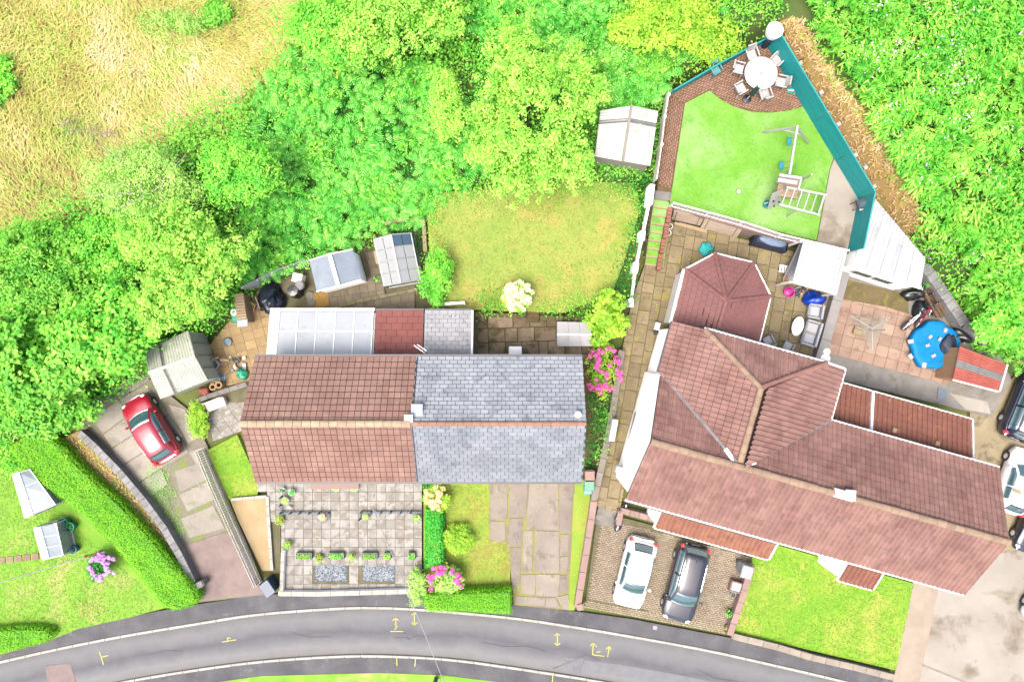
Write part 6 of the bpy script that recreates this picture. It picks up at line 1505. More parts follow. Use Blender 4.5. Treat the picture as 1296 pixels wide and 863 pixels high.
# aluminium greenhouse
def greenhouse(name, label, cor, z0, ze, zr, ridge_px, nb, solid=None, dark=()):
    """cor px of the eave corners (4); ridge px (2) ; ridge runs from side 0-1 to side 2-3"""
    t = thing(name, label, 'greenhouse', tuple(P(*cor[0], z0)))
    c = [P(x, y, ze) for x, y in cor]; r = [P(x, y, zr) for x, y in ridge_px]
    gx = [Vector((p.x, p.y, z0)) for p in c]
    def frame(a, d, w_=.05): bar_part('frame_bar', a, d, w_, w_, M['alu'], t)
    for a, d in ((0, 1), (1, 2), (2, 3), (3, 0)): frame(c[a], c[d]); frame(gx[a] + Vector((0, 0, .04)), gx[d] + Vector((0, 0, .04)), .07)
    for k in range(4): frame(gx[k], c[k], .06)
    frame(r[0], r[1], .07); frame(c[0], r[0]); frame(c[1], r[0]); frame(c[2], r[1]); frame(c[3], r[1])
    for side, (e0, e1) in enumerate(((c[0], c[3]), (c[1], c[2]))):
        q = [e0, e1, r[1], r[0]]
        for i in range(nb):
            for (v0, v1) in ((0, .5), (.5, 1)):
                b = MB(); quad_sheet(b, subq(q, i / nb + .01, (i + 1) / nb - .01, v0 + .015, v1 - .015), .008)
                b.build('glass_pane', MATS['dark_pane'] if (side, i) in dark else M['pane'] if (solid is None) else solid, t, world=True)
            if i: frame(lerpq(q, i / nb, 0), lerpq(q, i / nb, 1), .035)
    for a, d in ((0, 1), (1, 2), (2, 3), (3, 0)):
        k = 2
        for i in range(k):
            b = MB(); q = [gx[a].lerp(gx[d], i / k + .02), gx[a].lerp(gx[d], (i + 1) / k - .02), c[a].lerp(c[d], (i + 1) / k - .02), c[a].lerp(c[d], i / k + .02)]
            n_ = (q[1] - q[0]).cross(q[3] - q[0]).normalized() * .006; b.add([p - n_ for p in q] + [p + n_ for p in q], [(3, 2, 1, 0), (4, 5, 6, 7)] + [(j, (j + 1) % 4, 4 + (j + 1) % 4, 4 + j) for j in range(4)])
            b.build('glass_pane', M['pane'], t, world=True)
    return t, c, r
glass('dark_pane', C(110, 140, 170), .75)
glass('frosted_pane', C(226, 236, 240), .8, .3)
t, c, r = greenhouse('greenhouse', 'aluminium greenhouse with clear panes behind the red tiled lean-to', [(473, 303), (520, 295), (532, 354), (486, 362)], .5, 1.8, 2.4, [(495, 297), (507, 358)], 4, None, ((1, 0),))
for (x, y) in ((482, 310), (480, 325), (488, 345), (514, 330)):
    b = MB(); p = P(x, y, .95); b.box(p, (.5, .75, .06), .2); b.box(p - Vector((0, 0, .25)), (.06, .06, .45)); b.build('bench', M['timber'], t, world=True)
# two small frosted greenhouses on the left lawn
M['frost'] = mat('frosted_sheet', C(238, 248, 252), C(220, 238, 244), 2, rough=.3, rnd=.04)
def coldhouse(label, cor, ridge, base, z0=.2, ze=1.35, zr=1.75):
    t = thing('polycarbonate_greenhouse', label, 'greenhouse', tuple(P(*cor[0], z0)))
    c = [P(x, y, ze) for x, y in cor]; r = [P(x, y, zr) for x, y in ridge]
    for q in ([c[0], c[3], r[1], r[0]], [c[1], c[2], r[1], r[0]]):
        for i in range(3):
            b = MB(); quad_sheet(b, subq(q, i / 3 + .01, (i + 1) / 3 - .01, .02, .98), .012); b.build('roof_pane', M['frost'], t, world=True)
            if i: bar_part('glazing_bar', lerpq(q, i / 3, 0), lerpq(q, i / 3, 1), .04, .04, M['white'], t)
    gx = [Vector((p.x, p.y, z0)) for p in c]
    for a, d in ((0, 1), (1, 2), (2, 3), (3, 0)):
        b = MB(); q = [gx[a].lerp(gx[d], .02), gx[a].lerp(gx[d], .98), c[a].lerp(c[d], .98), c[a].lerp(c[d], .02)]; n_ = (q[1] - q[0]).cross(q[3] - q[0]).normalized() * .006
        b.add([p - n_ for p in q] + [p + n_ for p in q], [(3, 2, 1, 0), (4, 5, 6, 7)] + [(j, (j + 1) % 4, 4 + (j + 1) % 4, 4 + j) for j in range(4)]); b.build('side_pane', M['pane'], t, world=True)
        bar_part('frame_bar', c[a], c[d], .05, .05, M['white'], t); bar_part('base_bar', gx[a] + Vector((0, 0, .06)), gx[d] + Vector((0, 0, .06)), .06, .12, base, t)
    for k in range(4): bar_part('frame_bar', gx[k], c[k], .05, .05, M['white'], t)
    bar_part('ridge_bar', r[0], r[1], .06, .06, M['white'], t)
    return t
M['bluebase'] = mat('blue_base', C(20, 90, 170), rough=.5)
coldhouse('taller frosted greenhouse half under the clipped hedge on the left lawn', [(16, 600), (38, 594), (70, 638), (32, 655)], [(24, 598), (42, 652)], M['bluebase'])
coldhouse('smaller white framed frosted greenhouse beside the turquoise pots on the left lawn', [(43, 668), (71, 662), (80, 702), (54, 708)], [(51, 666), (62, 706)], M['white'])

# white roofed shed at the top
t = thing('garden_shed', 'white sheet roofed shed with a grey roof strip under the largest tree', 'shed', tuple(P(795, 170, 1.2)))
c = [P(760, 140, 3.3), P(833, 141, 3.3), P(823, 210, 3.3), P(753, 198, 3.3)]; rg = [P(799, 134, 3.75), P(788, 204, 3.75)]
M['whitesheet'] = mat('white_roof_sheet', (.27, .265, .25, 1), (.22, .215, .2, 1), 1.5, rough=.6, rnd=.03, stains=((C(206, 190, 150), 2.2, .64, .8),), stretch=(1, 3, 1))
shed_body(t, [c[3], c[0], c[1], c[2]], 1.0, 3.3, M['concrete'], (rg[1], rg[0]))
for q in ([c[0], c[3], rg[1], rg[0]], [c[1], c[2], rg[1], rg[0]]):
    for u0, u1, mm, nm in ((0, .22, M['whitesheet'], 'roof_sheet'), (.22, .30, MATS['grey_rooflight'], 'roof_light'), (.30, 1, M['whitesheet'], 'roof_sheet')):
        b = MB(); corrugated(b, subq(q, u0, u1, 0, 1),   .16, .009); b.build(nm, mm, t, world=True)
bar_part('ridge_cap', rg[0] + Vector((0, 0, .03)), rg[1] + Vector((0, 0, .03)), .14, .05, M['concrete'], t)

# small white shed behind the slate house
t = thing('storage_shed', 'small white plastic storage shed with a ridged roof on the mossy yard', 'shed', tuple(P(727, 422, .3)))
c = [P(705, 407, 1.9), P(747, 408, 1.9), P(749, 438, 1.9), P(705, 438, 1.9)]; rg = [P(705, 423, 2.15), P(749, 423.5, 2.15)]
shed_body(t, [c[0], c[1], c[2], c[3]], .3, 1.9, M['plastic'], (rg[0], rg[1]))
for q in ([c[0], c[1], rg[1], rg[0]], [c[3], c[2], rg[1], rg[0]]):
    for i in range(3):
        b = MB(); quad_sheet(b, subq(q, i / 3 + .004, (i + 1) / 3 - .004, 0, 1), .03); b.build('roof_panel', M['plastic'], t, world=True)
bar_part('ridge_cap', rg[0] + Vector((0, 0, .02)), rg[1] + Vector((0, 0, .02)), .1, .04, M['white'], t)

# rusty red shed
t = thing('rusty_shed', 'low shed with a rusty red sheet roof beside the blue pool cover', 'shed', tuple(P(1236, 468, .4)))
c = [P(1215, 438, 2.2), P(1274, 461, 2.05), P(1264, 495, 2.05), P(1206, 480, 2.2)]
cc = sum(c, Vector()) / 4
M['rust'] = mat('rusty_red_sheet', C(214, 110, 90), C(190, 88, 70), 1.6, rough=.75, rnd=.06, stains=((C(176, 130, 104), 2.2, .58, .75),))
b = MB(); w_ = [cc + (p - cc) * .94 for p in c]; b.prism([tuple(p[:2]) for p in w_], .35, [p.z - .06 for p in w_]); b.build('wall', mat('orange_timber', C(240, 190, 140), C(226, 170, 116), 4, rough=.8), t, world=True)
for u0, u1 in ((0, .48), (.485, 1)):
    for v0, v1, mm, nm in ((0, .4, M['rust'], 'roof_sheet'), (.4, .62, MATS['grey_rooflight'], 'roof_light'), (.62, 1, M['rust'], 'roof_sheet')):
        q = subq(c, u0, u1, v0, v1); b = MB(); corrugated(b, [q[0], q[3], q[2], q[1]], .13, .014); b.build(nm, mm, t, world=True)
A, B_ = P(1189, 476, .45), P(1207, 480, 2.1); 
for k in range(7):
    f = k / 7; p0 = P(1206, 480, 1.9).lerp(P(1214, 442, 1.9), f + .06); q0 = P(1197, 477, .45).lerp(P(1205, 444, .45), f + .06)
    b = MB(); b.bar(q0, p0, .18, .03); b.build('plank', M['timber'], t, world=True)
bar_part('gutter', c[3] + Vector((0, -.03, -.02)), c[2] + Vector((0, -.03, -.02)), .08, .08, M['white'], t)
bar_part('verge_board', c[1] + Vector((.03, 0, .01)), c[2] + Vector((.03, 0, .01)), .08, .08, M['white'], t)

# white workshop behind the turquoise fence
t = thing('workshop', 'white workshop with a corrugated white roof behind the turquoise fence', 'workshop', tuple(P(1125, 310, .6)))
c = [P(1079, 336, 3.0), P(1166, 364, 3.0), P(1172, 328, 3.25), P(1108, 252, 3.25)]
b = MB(); cc = sum(c, Vector()) / 4; w_ = [cc + (p - cc) * .955 for p in c]; b.prism([tuple(p[:2]) for p in w_], .35, [p.z - .1 for p in w_]); wl = b.build('wall', M['render'], t, world=True)
for i in range(5):
    b = MB(); corrugated(b, subq(c, i / 5, (i + 1) / 5, 0, 1), .2, .04); b.build('roof_sheet', M['metalsheet'], t, world=True)
a, d = w_[0], w_[1]; dd = (d - a).normalized(); nn = Vector((dd.y, -dd.x, 0)); ang = math.atan2(dd.y, dd.x)
for f in (.28, .60):
    p = a.lerp(d, f) + nn * .03; b = MB(); b.box((p.x, p.y, 1.9), (1.15, .08, .8), ang); fr = b.build('window', M['white'], t, world=True)
    p = p + nn * .05; b = MB(); b.box((p.x, p.y, 1.9), (.98, .02, .62), ang); b.build('pane', M['glassdark'], fr, world=True)
bar_part('gutter', c[0] + Vector((0, -.04, -.06)), c[1] + Vector((0, -.04, -.06)), .1, .1, M['white'], t)

# lean-to with the white corrugated roof over the yard
t = thing('yard_canopy', 'white corrugated canopy roof over the toys in the paved yard', 'canopy', tuple(P(1036, 338, .4)))
c = [P(1003, 357, 2.5), P(1059, 372, 2.5), P(1072, 318, 2.8), P(1017, 305, 2.8)]
b = MB(); corrugated(b, c, .2, .035); b.build('roof_sheet', M['metalsheet'], t, world=True)
for p in c: 
    b = MB(); q = cc * 0 + p; b.box((p.x * .995, p.y, (.4 + p.z - .08) / 2), (.09, .09, p.z - .08 - .4)); b.build('post', M['white'], t, world=True)
for a, d in ((c[0], c[1]), (c[2], c[3])): bar_part('beam', a - Vector((0, 0, .09)), d - Vector((0, 0, .09)), .08, .1, M['white'], t)

# ------------------------------------------------------------------ garden furniture and play things
def local(name, label, cat, px, py, z, rz=0, group=None): return thing(name, label, cat, tuple(P(px, py, z)), rz, group)
t = local('garden_table', 'round white plastic table ringed by white chairs on the brick terrace', 'table', 957, 99.5, 2.05)
b = MB(); b.lathe([(.02, .69), (.86, .69), (.88, .71), (.88, .735), (.85, .745), (.32, .74), (.3, .735), (.14, .735), (.12, .74), (.02, .74)], 40); b.build('table_top', M['plastic'], t)
b = MB(); b.lathe([(.06, .62), (.06, .745), (.03, .75), (.02, .6)], 12); b.build('parasol_hole_cap', M['concrete'], t)
for k in range(4):
    a = k * PI / 2 + .4; b = MB(); b.bar((.45 * math.cos(a), .45 * math.sin(a), .69), (.6 * math.cos(a), .6 * math.sin(a), 0), .07, .05); b.build('leg', M['plastic'], t)
def chair_parts(t, m):
    b = MB(); b.box((0, 0, .42), (.46, .45, .035), bev=.02); b.build('seat', m, t)
    b = MB(); b.grid(lambda u, v: ((-.24 - .1 * v) - .05 * (2 * u - 1) ** 2 * -1, (u - .5) * .46, .44 + .46 * v), 6, 4)
    b.grid(lambda u, v: ((-.275 - .1 * v) + .05 * (2 * u - 1) ** 2, (.5 - u) * .46, .44 + .46 * v), 6, 4); b.box((-.335, 0, .9), (.07, .42, .05), bev=.02); b.build('backrest', m, t, smooth=False)
    for s_ in (1, -1):
        b = MB(); b.box((-.03, s_ * .26, .64), (.5, .065, .03), bev=.012); b.bar((.2, s_ * .26, .63), (.22, s_ * .25, .42), .05, .04); b.build('armrest', m, t)
        for x in (.2, -.2):
            b = MB(); b.bar((x, s_ * .2, .42), (x * 1.25, s_ * .24, 0), .05, .04); b.build('leg', m, t)
t0 = None
for (x, y, lab) in ((948, 74, 'white plastic chair at the top of the round table, nearest the lower turquoise fence'), (931.5, 91.5, 'white plastic chair left of the round table, facing the turquoise folding chair'), (934, 116, 'white plastic chair at the lower left of the round table, left of the closed parasol'),
                    (964, 122.5, 'white plastic chair just right of the closed green parasol'), (984, 108, 'white plastic chair right of the round table, nearest the turquoise mat'), (978.5, 81, 'white plastic chair between the round table and the tall turquoise fence')):
    a = head(x, y, 957, 99.5); pz = tuple(P(x, y, 2.1))
    if t0 is None:
        t0 = thing('plastic_chair', lab, 'chair', pz, a, 'white chairs round the terrace table'); t0.scale = (1.12, 1.12, 1.0); chair_parts(t0, M['plastic'])
    else: dup(t0, pz, a + R.uniform(-.15, .15), lab)
t = local('closed_parasol', 'closed dark green parasol with a white top beside the round table', 'parasol', 945, 126, 2.05)
b = MB(); b.lathe([(.02, 0), (.24, 0), (.24, .06), (.06, .1), (.02, .1)], 16); b.build('base', M['black'], t)
b = MB(); b.tube([(0, 0, .1), (0, 0, 2.5)], .025, 6); b.build('pole', M['white'], t)
b = MB(); b.lathe([(.03, .75), (.15, .8), (.13, 1.3), (.09, 1.9), (.08, 1.95)], 9); b.build('canopy', mat('dark_green_canvas', C(0, 90, 84), C(0, 70, 70), 5, rough=.8), t)
b = MB(); b.lathe([(.03, 1.95), (.11, 1.96), (.1, 2.3), (.03, 2.45)], 9); b.build('cover', M['white'], t)
t = local('folding_chair', 'turquoise folding chair against the lower turquoise fence', 'chair', 903, 93, 2.05, head(903, 93, 912, 108)); chair_parts(t, mat('pale_turquoise', C(110, 190, 200), C(80, 170, 186), 3, rough=.6))
t = local('terrace_mat', 'small turquoise mat lying on the brick terrace by the tall fence', 'mat', 1002, 115, 2.055, -.05)
b = MB(); b.box((0, 0, .02), (.5, .25, .03), bev=.01); b.build('pad', M['teal'], t); b = MB(); b.box((0, .0, .04), (.44, .03, .02)); b.build('strap', M['white'], t)
p = P(982, 37, 3.9); t = thing('white_tank', 'white round lidded tank at the top corner of the turquoise fences', 'tank', (p.x, p.y, 2.0))
b = MB(); b.lathe([(.02, 0), (.16, 0), (.14, 1.4), (.02, 1.4)], 12); b.build('stand', M['teal'], t)
b = MB(); b.lathe([(.02, 1.4), (.38, 1.42), (.42, 1.75), (.02, 1.76)], 24); b.build('barrel', M['white'], t)
b = MB(); b.lathe([(.02, 1.76), (.44, 1.75), (.44, 1.8), (.3, 1.88), (.02, 1.92)], 24); b.build('lid', M['white'], t)
t = local('golf_bag', 'dark blue bag with white poles standing in the top corner of the terrace', 'bag', 967, 58, 2.05)
b = MB(); b.lathe([(.02, 0), (.2, .02), (.22, .5), (.2, .85), (.02, .86)], 12); b.build('bag', mat('navy_cloth', C(30, 44, 84), rough=.8), t)
for k in range(4):
    b = MB(); b.tube([(.05 * k - .08, .03, .8), (.12 * k - .2, .1 * k - .1, 1.15)], .02, 5); b.build('pole', M['white'], t)
# play frame: swing beam, tower, monkey bars
t = local('play_frame', 'white timber play frame with swing beam, tower, climbing wall and monkey bars', 'climbing frame', 992, 240, 2.05)
W = M['plastic']
def beam(name, a, c, w_=.09, mm=None): bar_part(name, P(*a), P(*c), w_, w_, mm or W, t)
beam('swing_beam', (1009, 159, 4.3), (999, 221, 4.3), .11)
for e in ((966, 167, 2.1), (1024, 182, 2.1)): beam('leg', e, (1009, 161, 4.3), .08)
beam('brace', (988, 164, 3.2), (1017, 171, 3.2), .06)
sw = []
for k, (x, y, xb, yb) in enumerate(((999, 179, 1006, 178), (989, 209.5, 1001, 208))):
    s_ = P(x, y, 2.55); top = P(xb, yb, 4.3)
    for o_ in (.16, -.16):
        d = Vector((0, o_, 0)); bar_part('rope', s_ + d, top + d, .025, .025, W, t)
    b = MB(); b.box(s_, (.22, .44, .05), -.12, bev=.02); b.build('swing_seat', mat('turquoise_seat', C(20, 190, 206), rough=.5), t, world=True)
for (x, y) in ((985, 227), (1011, 230), (981, 246), (1005, 250)): beam('tower_post', (x, y, 2.1), (x + (x - 648) * .045, y + (y - 431) * .045, 3.7), .09)
for k in range(6):
    y0 = 226 + k * 4; beam('platform_board', (986 - k * .8, y0, 3.2), (1012 - k * .8, y0 + 4, 3.2), .16, M['timber'])
beam('roof_bar', (986, 222, 4.2), (1014, 226, 4.2), .14); beam('roof_bar', (1014, 226, 4.2), (1010, 240, 4.2)); beam('roof_bar', (984, 228, 4.2), (1008, 232, 4.2), .2)
b = MB(); quad_sheet(b, [P(971, 266, 2.1), P(987, 258, 2.1), P(991, 240, 3.6), P(977, 246, 3.6)], .03); b.build('climbing_panel', W, t, world=True)
for (x, y) in ((979, 255), (984, 250), (980, 261), (986, 256)):
    b = MB(); p = P(x, y, 2.9); b.blob((p.x, p.y, p.z), (.06, .06, .05), 8, 6, 0); b.build('hand_hold', M['black'], t, world=True)
beam('monkey_rail', (995, 237, 4.05), (1045, 247, 4.05)); beam('monkey_rail', (986, 259, 4.05), (1036, 272, 4.05))
for k in range(6):
    f = k / 5; beam('rung', (997 + 46 * f, 237.5 + 9.5 * f, 4.05), (989 + 46 * f, 259.5 + 12.5 * f, 4.05), .05)
for (x, y) in ((1045, 247), (1036, 272)): beam('leg', (x, y, 4.05), (1010 + (x - 1010) * .96, 250 + (y - 250) * .9, 2.05))
for k in range(5):
    z_ = 2.4 + k * .35; beam('ladder_rung', (1044 - .0 * k, 249, z_), (1035, 272, z_), .045)
beam('brace', (996, 274, 2.1), (1008, 266, 3.4), .06)
t = local('garden_bucket', 'turquoise bucket beside the climbing panel on the upper lawn', 'bucket', 968.5, 259.5, 2.05)
b = MB(); b.lathe([(.02, 0), (.15, 0), (.2, .34), (.17, .34), (.13, .04), (.02, .04)], 16); b.build('pail', mat('turquoise_bucket', C(0, 176, 190), rough=.4), t); b = MB(); b.tube([(-.19, 0, .33), (0, .05, .42), (.19, 0, .33)], .012, 5); b.build('handle', M['white'], t)
t = local('white_ball', 'small white ball alone on the upper lawn', 'ball', 934, 243, 2.06)
b = MB(); b.blob((0, 0, .11), (.11, .11, .11), 12, 8, 0); b.build('ball', M['white'], t, smooth=True); b = MB(); b.lathe([(.105, .09), (.114, .11), (.105, .13)], 12); b.build('seam', M['concrete'], t)
t = local('grey_barbecue', 'grey metal barbecue on the bare concrete against the turquoise fence', 'barbecue', 1083, 261, 2.04, .3)
b = MB(); b.box((0, 0, .75), (.62, .46, .18), bev=.05); b.build('grill_box', M['gutter'], t); b = MB(); b.grid(lambda u, v: ((u - .5) * .6, (v - .5) * .44, .84 + .18 * math.sin(PI * v)), 6, 6); b.box((0, 0, .85), (.6, .44, .03)); b.build('hood', mat('steel_blue', C(120, 140, 156), rough=.35), t)
for x in (-.26, .26):
    for y in (-.18, .18): b = MB(); b.tube([(x, y, 0), (x, y, .68)], .02, 5); b.build('leg', M['black'], t)
b = MB(); b.tube([(-.3, -.3, .8), (.3, -.3, .8)], .018, 5); b.bar((.26, -.2, .8), (.26, -.3, .8), .02, .02); b.bar((-.26, -.2, .8), (-.26, -.3, .8), .02, .02); b.build('handle', M['white'], t)
# yard under the terrace wall
for k, (q, lab) in enumerate((([(853, 266), (893, 272), (886, 286), (850, 278)], 'pale timber door panel leaning on the brick wall, nearest the turf steps'), ([(894, 274), (942, 287), (932, 301), (886, 289)], 'pale timber door panel leaning on the brick wall, nearest the covered barbecue'))):
    t = local('timber_door', lab, 'panel', *q[3], .42, 0, 'timber panels leaning on the brick wall')
    hi, lo = 1.9, .5; Q = [P(*q[0], hi), P(*q[1], hi), P(*q[2], lo), P(*q[3], lo)]
    for i in range(5):
        b = MB(); quad_sheet(b, subq(Q, 0, 1, i / 5 + .006, (i + 1) / 5 - .006), .03); b.build('board', mat('pale_door', C(250, 230, 206), C(238, 214, 186), 4, rough=.8, rnd=.05), t, world=True)
    for u in (.12, .88): bar_part('batten', lerpq(Q, u, .02) - Vector((0, 0, .05)), lerpq(Q, u, .98) - Vector((0, 0, .05)), .1, .04, M['timber'], t)
t = local('timber_plank', 'long pale plank lying on the yard below the leaning panels', 'plank', 874, 288, .45, head(854, 282, 895, 293)); b = MB(); b.box((0, 0, .04), (1.9, .16, .06), bev=.01); b.box((.1, .05, .085), (1.6, .1, .03)); b.build('plank', M['timber'], t)
t = local('covered_barbecue', 'long barbecue in a blue grey cover below the brick terrace wall', 'barbecue', 970, 308, .45, head(948, 303, 992, 314))
b = MB(); b.box((0, 0, .45), (1.95, .75, .8), bev=.15); b.build('body', mat('navy_plastic', C(24, 36, 70), rough=.5), t); b = MB(); b.blob((.05, .03, .86), (.82, .32, .12), 16, 6, .06, 3, .05); b.build('cover', mat('blue_grey_cover_cloth', C(146, 172, 206), C(120, 146, 186), 4, rough=.6), t, smooth=True)
for x in (-.85, .85): b = MB(); b.lathe([(.05, -.05), (.12, -.05), (.12, .05), (.05, .05)], 10, (x, -.3, .12)); b.build('wheel', M['tyre'], t)
t = local('turquoise_cloth', 'crumpled turquoise cloth on the paved yard behind the garden room', 'cloth', 893, 315, .46)
b = MB(); b.blob((0, 0, .05), (.36, .38, .14), 18, 8, .22, 5, .05); b.build('cloth', mat('turquoise_cloth', C(60, 240, 236), C(30, 220, 216), 4, rough=.8), t, smooth=True); b = MB(); b.blob((.12, .2, .06), (.2, .16, .1), 12, 6, .2, 8, .05); b.build('fold', MATS['turquoise_cloth'], t, smooth=True)
def bag(name, label, cat, px, py, z, d, m, seed, flat=.1):
    t = local(name, label, cat, px, py, z); b = MB(); b.blob((0, 0, flat), d, 20, 10, .2, seed, flat); b.build('body', m, t, smooth=True)
    b = MB(); b.blob((d[0] * .25, -d[1] * .2, d[2] * .75), (d[0] * .45, d[1] * .4, d[2] * .4), 14, 8, .25, seed + 1); b.build('fold', m, t, smooth=True); return t
bag('blue_bag', 'shiny blue tarpaulin sack beside the white canopy', 'sack', 1028, 378, .45, (.62, .42, .5), mat('blue_tarp', C(10, 70, 214), C(20, 96, 236), 6, rough=.35), 2)
t = local('pink_tub', 'bright pink round tub on the yard next to the blue sack', 'tub', 996, 370, .45)
b = MB(); b.lathe([(.02, 0), (.22, 0), (.3, .32), (.31, .34), (.27, .34), (.2, .05), (.02, .04)], 20); b.build('tub', mat('hot_pink', C(246, 60, 180), rough=.45), t); 
b = MB(); b.blob((0, 0, .2), (.24, .24, .1), 14, 6, .1, 4); b.build('contents', MATS['hot_pink'], t, smooth=True)
def toy_bits(label, px, py, z, n, spread, cols, seed):
    t = local('toy_heap', label, 'toys', px, py, z); g = random.Random(seed)
    for k in range(n):
        b = MB(); x, y = g.uniform(-spread, spread), g.uniform(-spread * .6, spread * .6); k_ = g.random(); m = cols[k % len(cols)]
        if k_ < .4: b.tube([(x, y, .05), (x + g.uniform(-.3, .3), y + g.uniform(-.3, .3), g.uniform(.1, .45)), (x + g.uniform(-.4, .4), y + g.uniform(-.2, .2), g.uniform(.1, .5))], .03, 6); nm = 'handlebar'
        elif k_ < .7: b.lathe([(.02, 0), (.1, .01), (.13, .06), (.1, .1), (.02, .1)], 12, (x, y, g.uniform(.02, .2))); nm = 'toy_wheel'
        else: b.blob((x, y, .12), (.16, .1, .12), 10, 6, .15, k, .1); nm = 'toy_body'
        b.build(nm, m, t)
    return t
cy = mat('yellow_toy', C(230, 210, 60), rough=.4); co = mat('orange_toy', C(240, 130, 80), rough=.4); ct = mat('teal_toy', C(20, 130, 140), rough=.4); cb = mat('blue_toy', C(60, 100, 160), rough=.4)
toy_bits('jumble of scooters and toys in the shade between the canopy and the pink tub', 1008, 366, .45, 12, .5, [M['gutter'], ct, cb, co, M['chrome']], 4)
toy_bits('yellow and white toys at the corner of the grey curved slide', 992, 354, .45, 4, .2, [cy, M['white'], co], 9)
t = local('toy_slide', 'grey curved plastic slide poking out from under the white canopy', 'slide', 1003, 336, .45, head(1003, 336, 1010, 312))
b = MB(); b.grid(lambda u, v: ((u - .5) * 1.9, (v - .5) * .8, .25 + 1.0 * u ** 1.5 - .12 * math.sin(PI * v)), 10, 5); b.grid(lambda u, v: ((.5 - u) * 1.9, (v - .5) * .8, .2 + 1.0 * (1 - u) ** 1.5 - .12 * math.sin(PI * v)), 10, 5); b.build('chute', mat('grey_plastic', C(176, 180, 186), rough=.5), t, smooth=True)
for y in (-.42, .42): b = MB(); b.bar((-.95, y, .34), (.95, y, 1.32), .06, .12); b.build('side_rail', MATS['grey_plastic'], t)
t = local('white_step', 'white slatted step lying beside the grey slide', 'step', 992.5, 341, .45, -.15)
for k in range(5): b = MB(); b.box((-.3 + k * .15, 0, .2), (.1, .42, .04), bev=.01); b.build('slat', M['white'], t)
for y in (-.18, .18): b = MB(); b.box((0, y, .1), (.72, .05, .16)); b.build('rail', M['white'], t)
GP = mat('pale_grey_plastic', C(222, 226, 232), C(206, 212, 220), 3, rough=.45)
t = local('garden_sofa', 'light grey two seat garden sofa against the grey wall', 'sofa', 1022, 422, .45, head(1028, 420, 1015, 416))
b = MB(); b.box((0, 0, .3), (.75, 1.35, .25), bev=.04); b.build('seat', GP, t); b = MB(); b.box((-.36, 0, .5), (.14, 1.4, .5), bev=.04); b.build('backrest', GP, t)
for y in (-.66, .66): b = MB(); b.box((0, y, .42), (.8, .12, .35), bev=.03); b.build('armrest', GP, t)
for y in (-.3, .3): b = MB(); b.box((.03, y, .46), (.62, .56, .12), bev=.05); b.build('cushion', M['plastic'] if y < 0 else GP, t)
t = local('garden_armchair', 'light grey garden armchair between the blue sack and the sofa', 'chair', 1027, 394.5, .45, head(1032, 395, 1020, 393))
b = MB(); b.box((0, 0, .3), (.7, .75, .25), bev=.04); b.build('seat', GP, t); b = MB(); b.box((-.34, 0, .5), (.13, .8, .5), bev=.04); b.build('backrest', GP, t)
for y in (-.36, .36): b = MB(); b.box((0, y, .42), (.72, .11, .32), bev=.03); b.build('armrest', GP, t)
b = MB(); b.box((.03, 0, .46), (.55, .56, .1), bev=.04); b.build('cushion', GP, t)
t = local('oval_table', 'small white oval table in front of the grey sofa', 'table', 1005.5, 413, .45, head(1002, 424, 1009, 401))
b = MB(); b.lathe([(.02, .42), (.5, .42), (.52, .44), (.52, .46), (.5, .47), (.02, .47)], 28, (0, 0, 0), 1.05, .62); b.build('table_top', M['white'], t)
for x in (-.3, .3):
    for y in (-.16, .16): b = MB(); b.bar((x, y, .42), (x * 1.2, y * 1.2, 0), .05, .05); b.build('leg', M['black'], t)
c1 = local('grey_chair', 'light grey chair near the house wall, nearest the satellite dishes', 'chair', 993, 438, .45, head(993, 438, 998, 428), 'grey chairs behind the house'); chair_parts(c1, GP)
c2 = dup(c1, P(968, 431, .45), head(968, 431, 962, 420), 'light grey chair tucked beside the garden room\'s right edge')
# satellite dishes
for (x, y, r_, lab) in ((1043, 454, .25, 'larger white satellite dish on the corner of the house roof'), (1045, 445, .17, 'smaller white satellite dish behind the larger one')):
    t = local('satellite_dish', lab, 'dish', x, y, 4.3, 0, 'satellite dishes')
    b = MB(); b.lathe([(.02, .02), (r_ * .6, .05), (r_, .14), (r_, .16), (r_ * .6, .08), (.02, .05)], 20); b.build('dish', M['white'], t, smooth=True)
    b = MB(); b.tube([(0, -r_, .1), (0, -.1, .45)], .015, 5); b.build('arm', M['chrome'], t); b = MB(); b.tube([(0, 0, 0), (-.1, -.2, -.3)], .03, 5); b.build('bracket', M['chrome'], t)
# things on the side path
t = local('path_box', 'small white box with a dark hose reel on the side path below the white pier', 'box', 831, 413, .45, -.25)
b = MB(); b.box((0, 0, .16), (.28, .42, .32), bev=.03); b.build('box', M['white'], t); b = MB(); b.lathe([(.03, .0), (.13, .0), (.13, .12), (.03, .12)], 14, (.02, -.36, .05)); b.build('reel', M['black'], t)
t = local('white_gate', 'white gate panel hung on the grey boundary wall beside the side path', 'gate', 772.5, 541, .45, head(775, 527, 770, 553))
for k in range(5): b = MB(); b.box((0, -.12 + k * .06, .75), (1.15, .05, .9)); b.build('board', M['white'], t)
b = MB(); b.box((0, 0, 1.22), (1.2, .3, .05), bev=.02); b.build('top_rail', M['white'], t)
t = local('pot_pair', 'pair of round white pots at the foot of the red brick stair wall', 'pots', 846, 291, .45)
for (x, y) in ((.03, .16), (-.06, -.2)):
    b = MB(); b.lathe([(.02, 0), (.13, 0), (.17, .26), (.14, .27), (.12, .2), (.02, .2)], 14, (x, y, 0)); b.build('pot', M['white'], t); b = MB(); b.lathe([(.01, .2), (.125, .21)], 12, (x, y, 0)); b.build('soil', M['soil'], t)
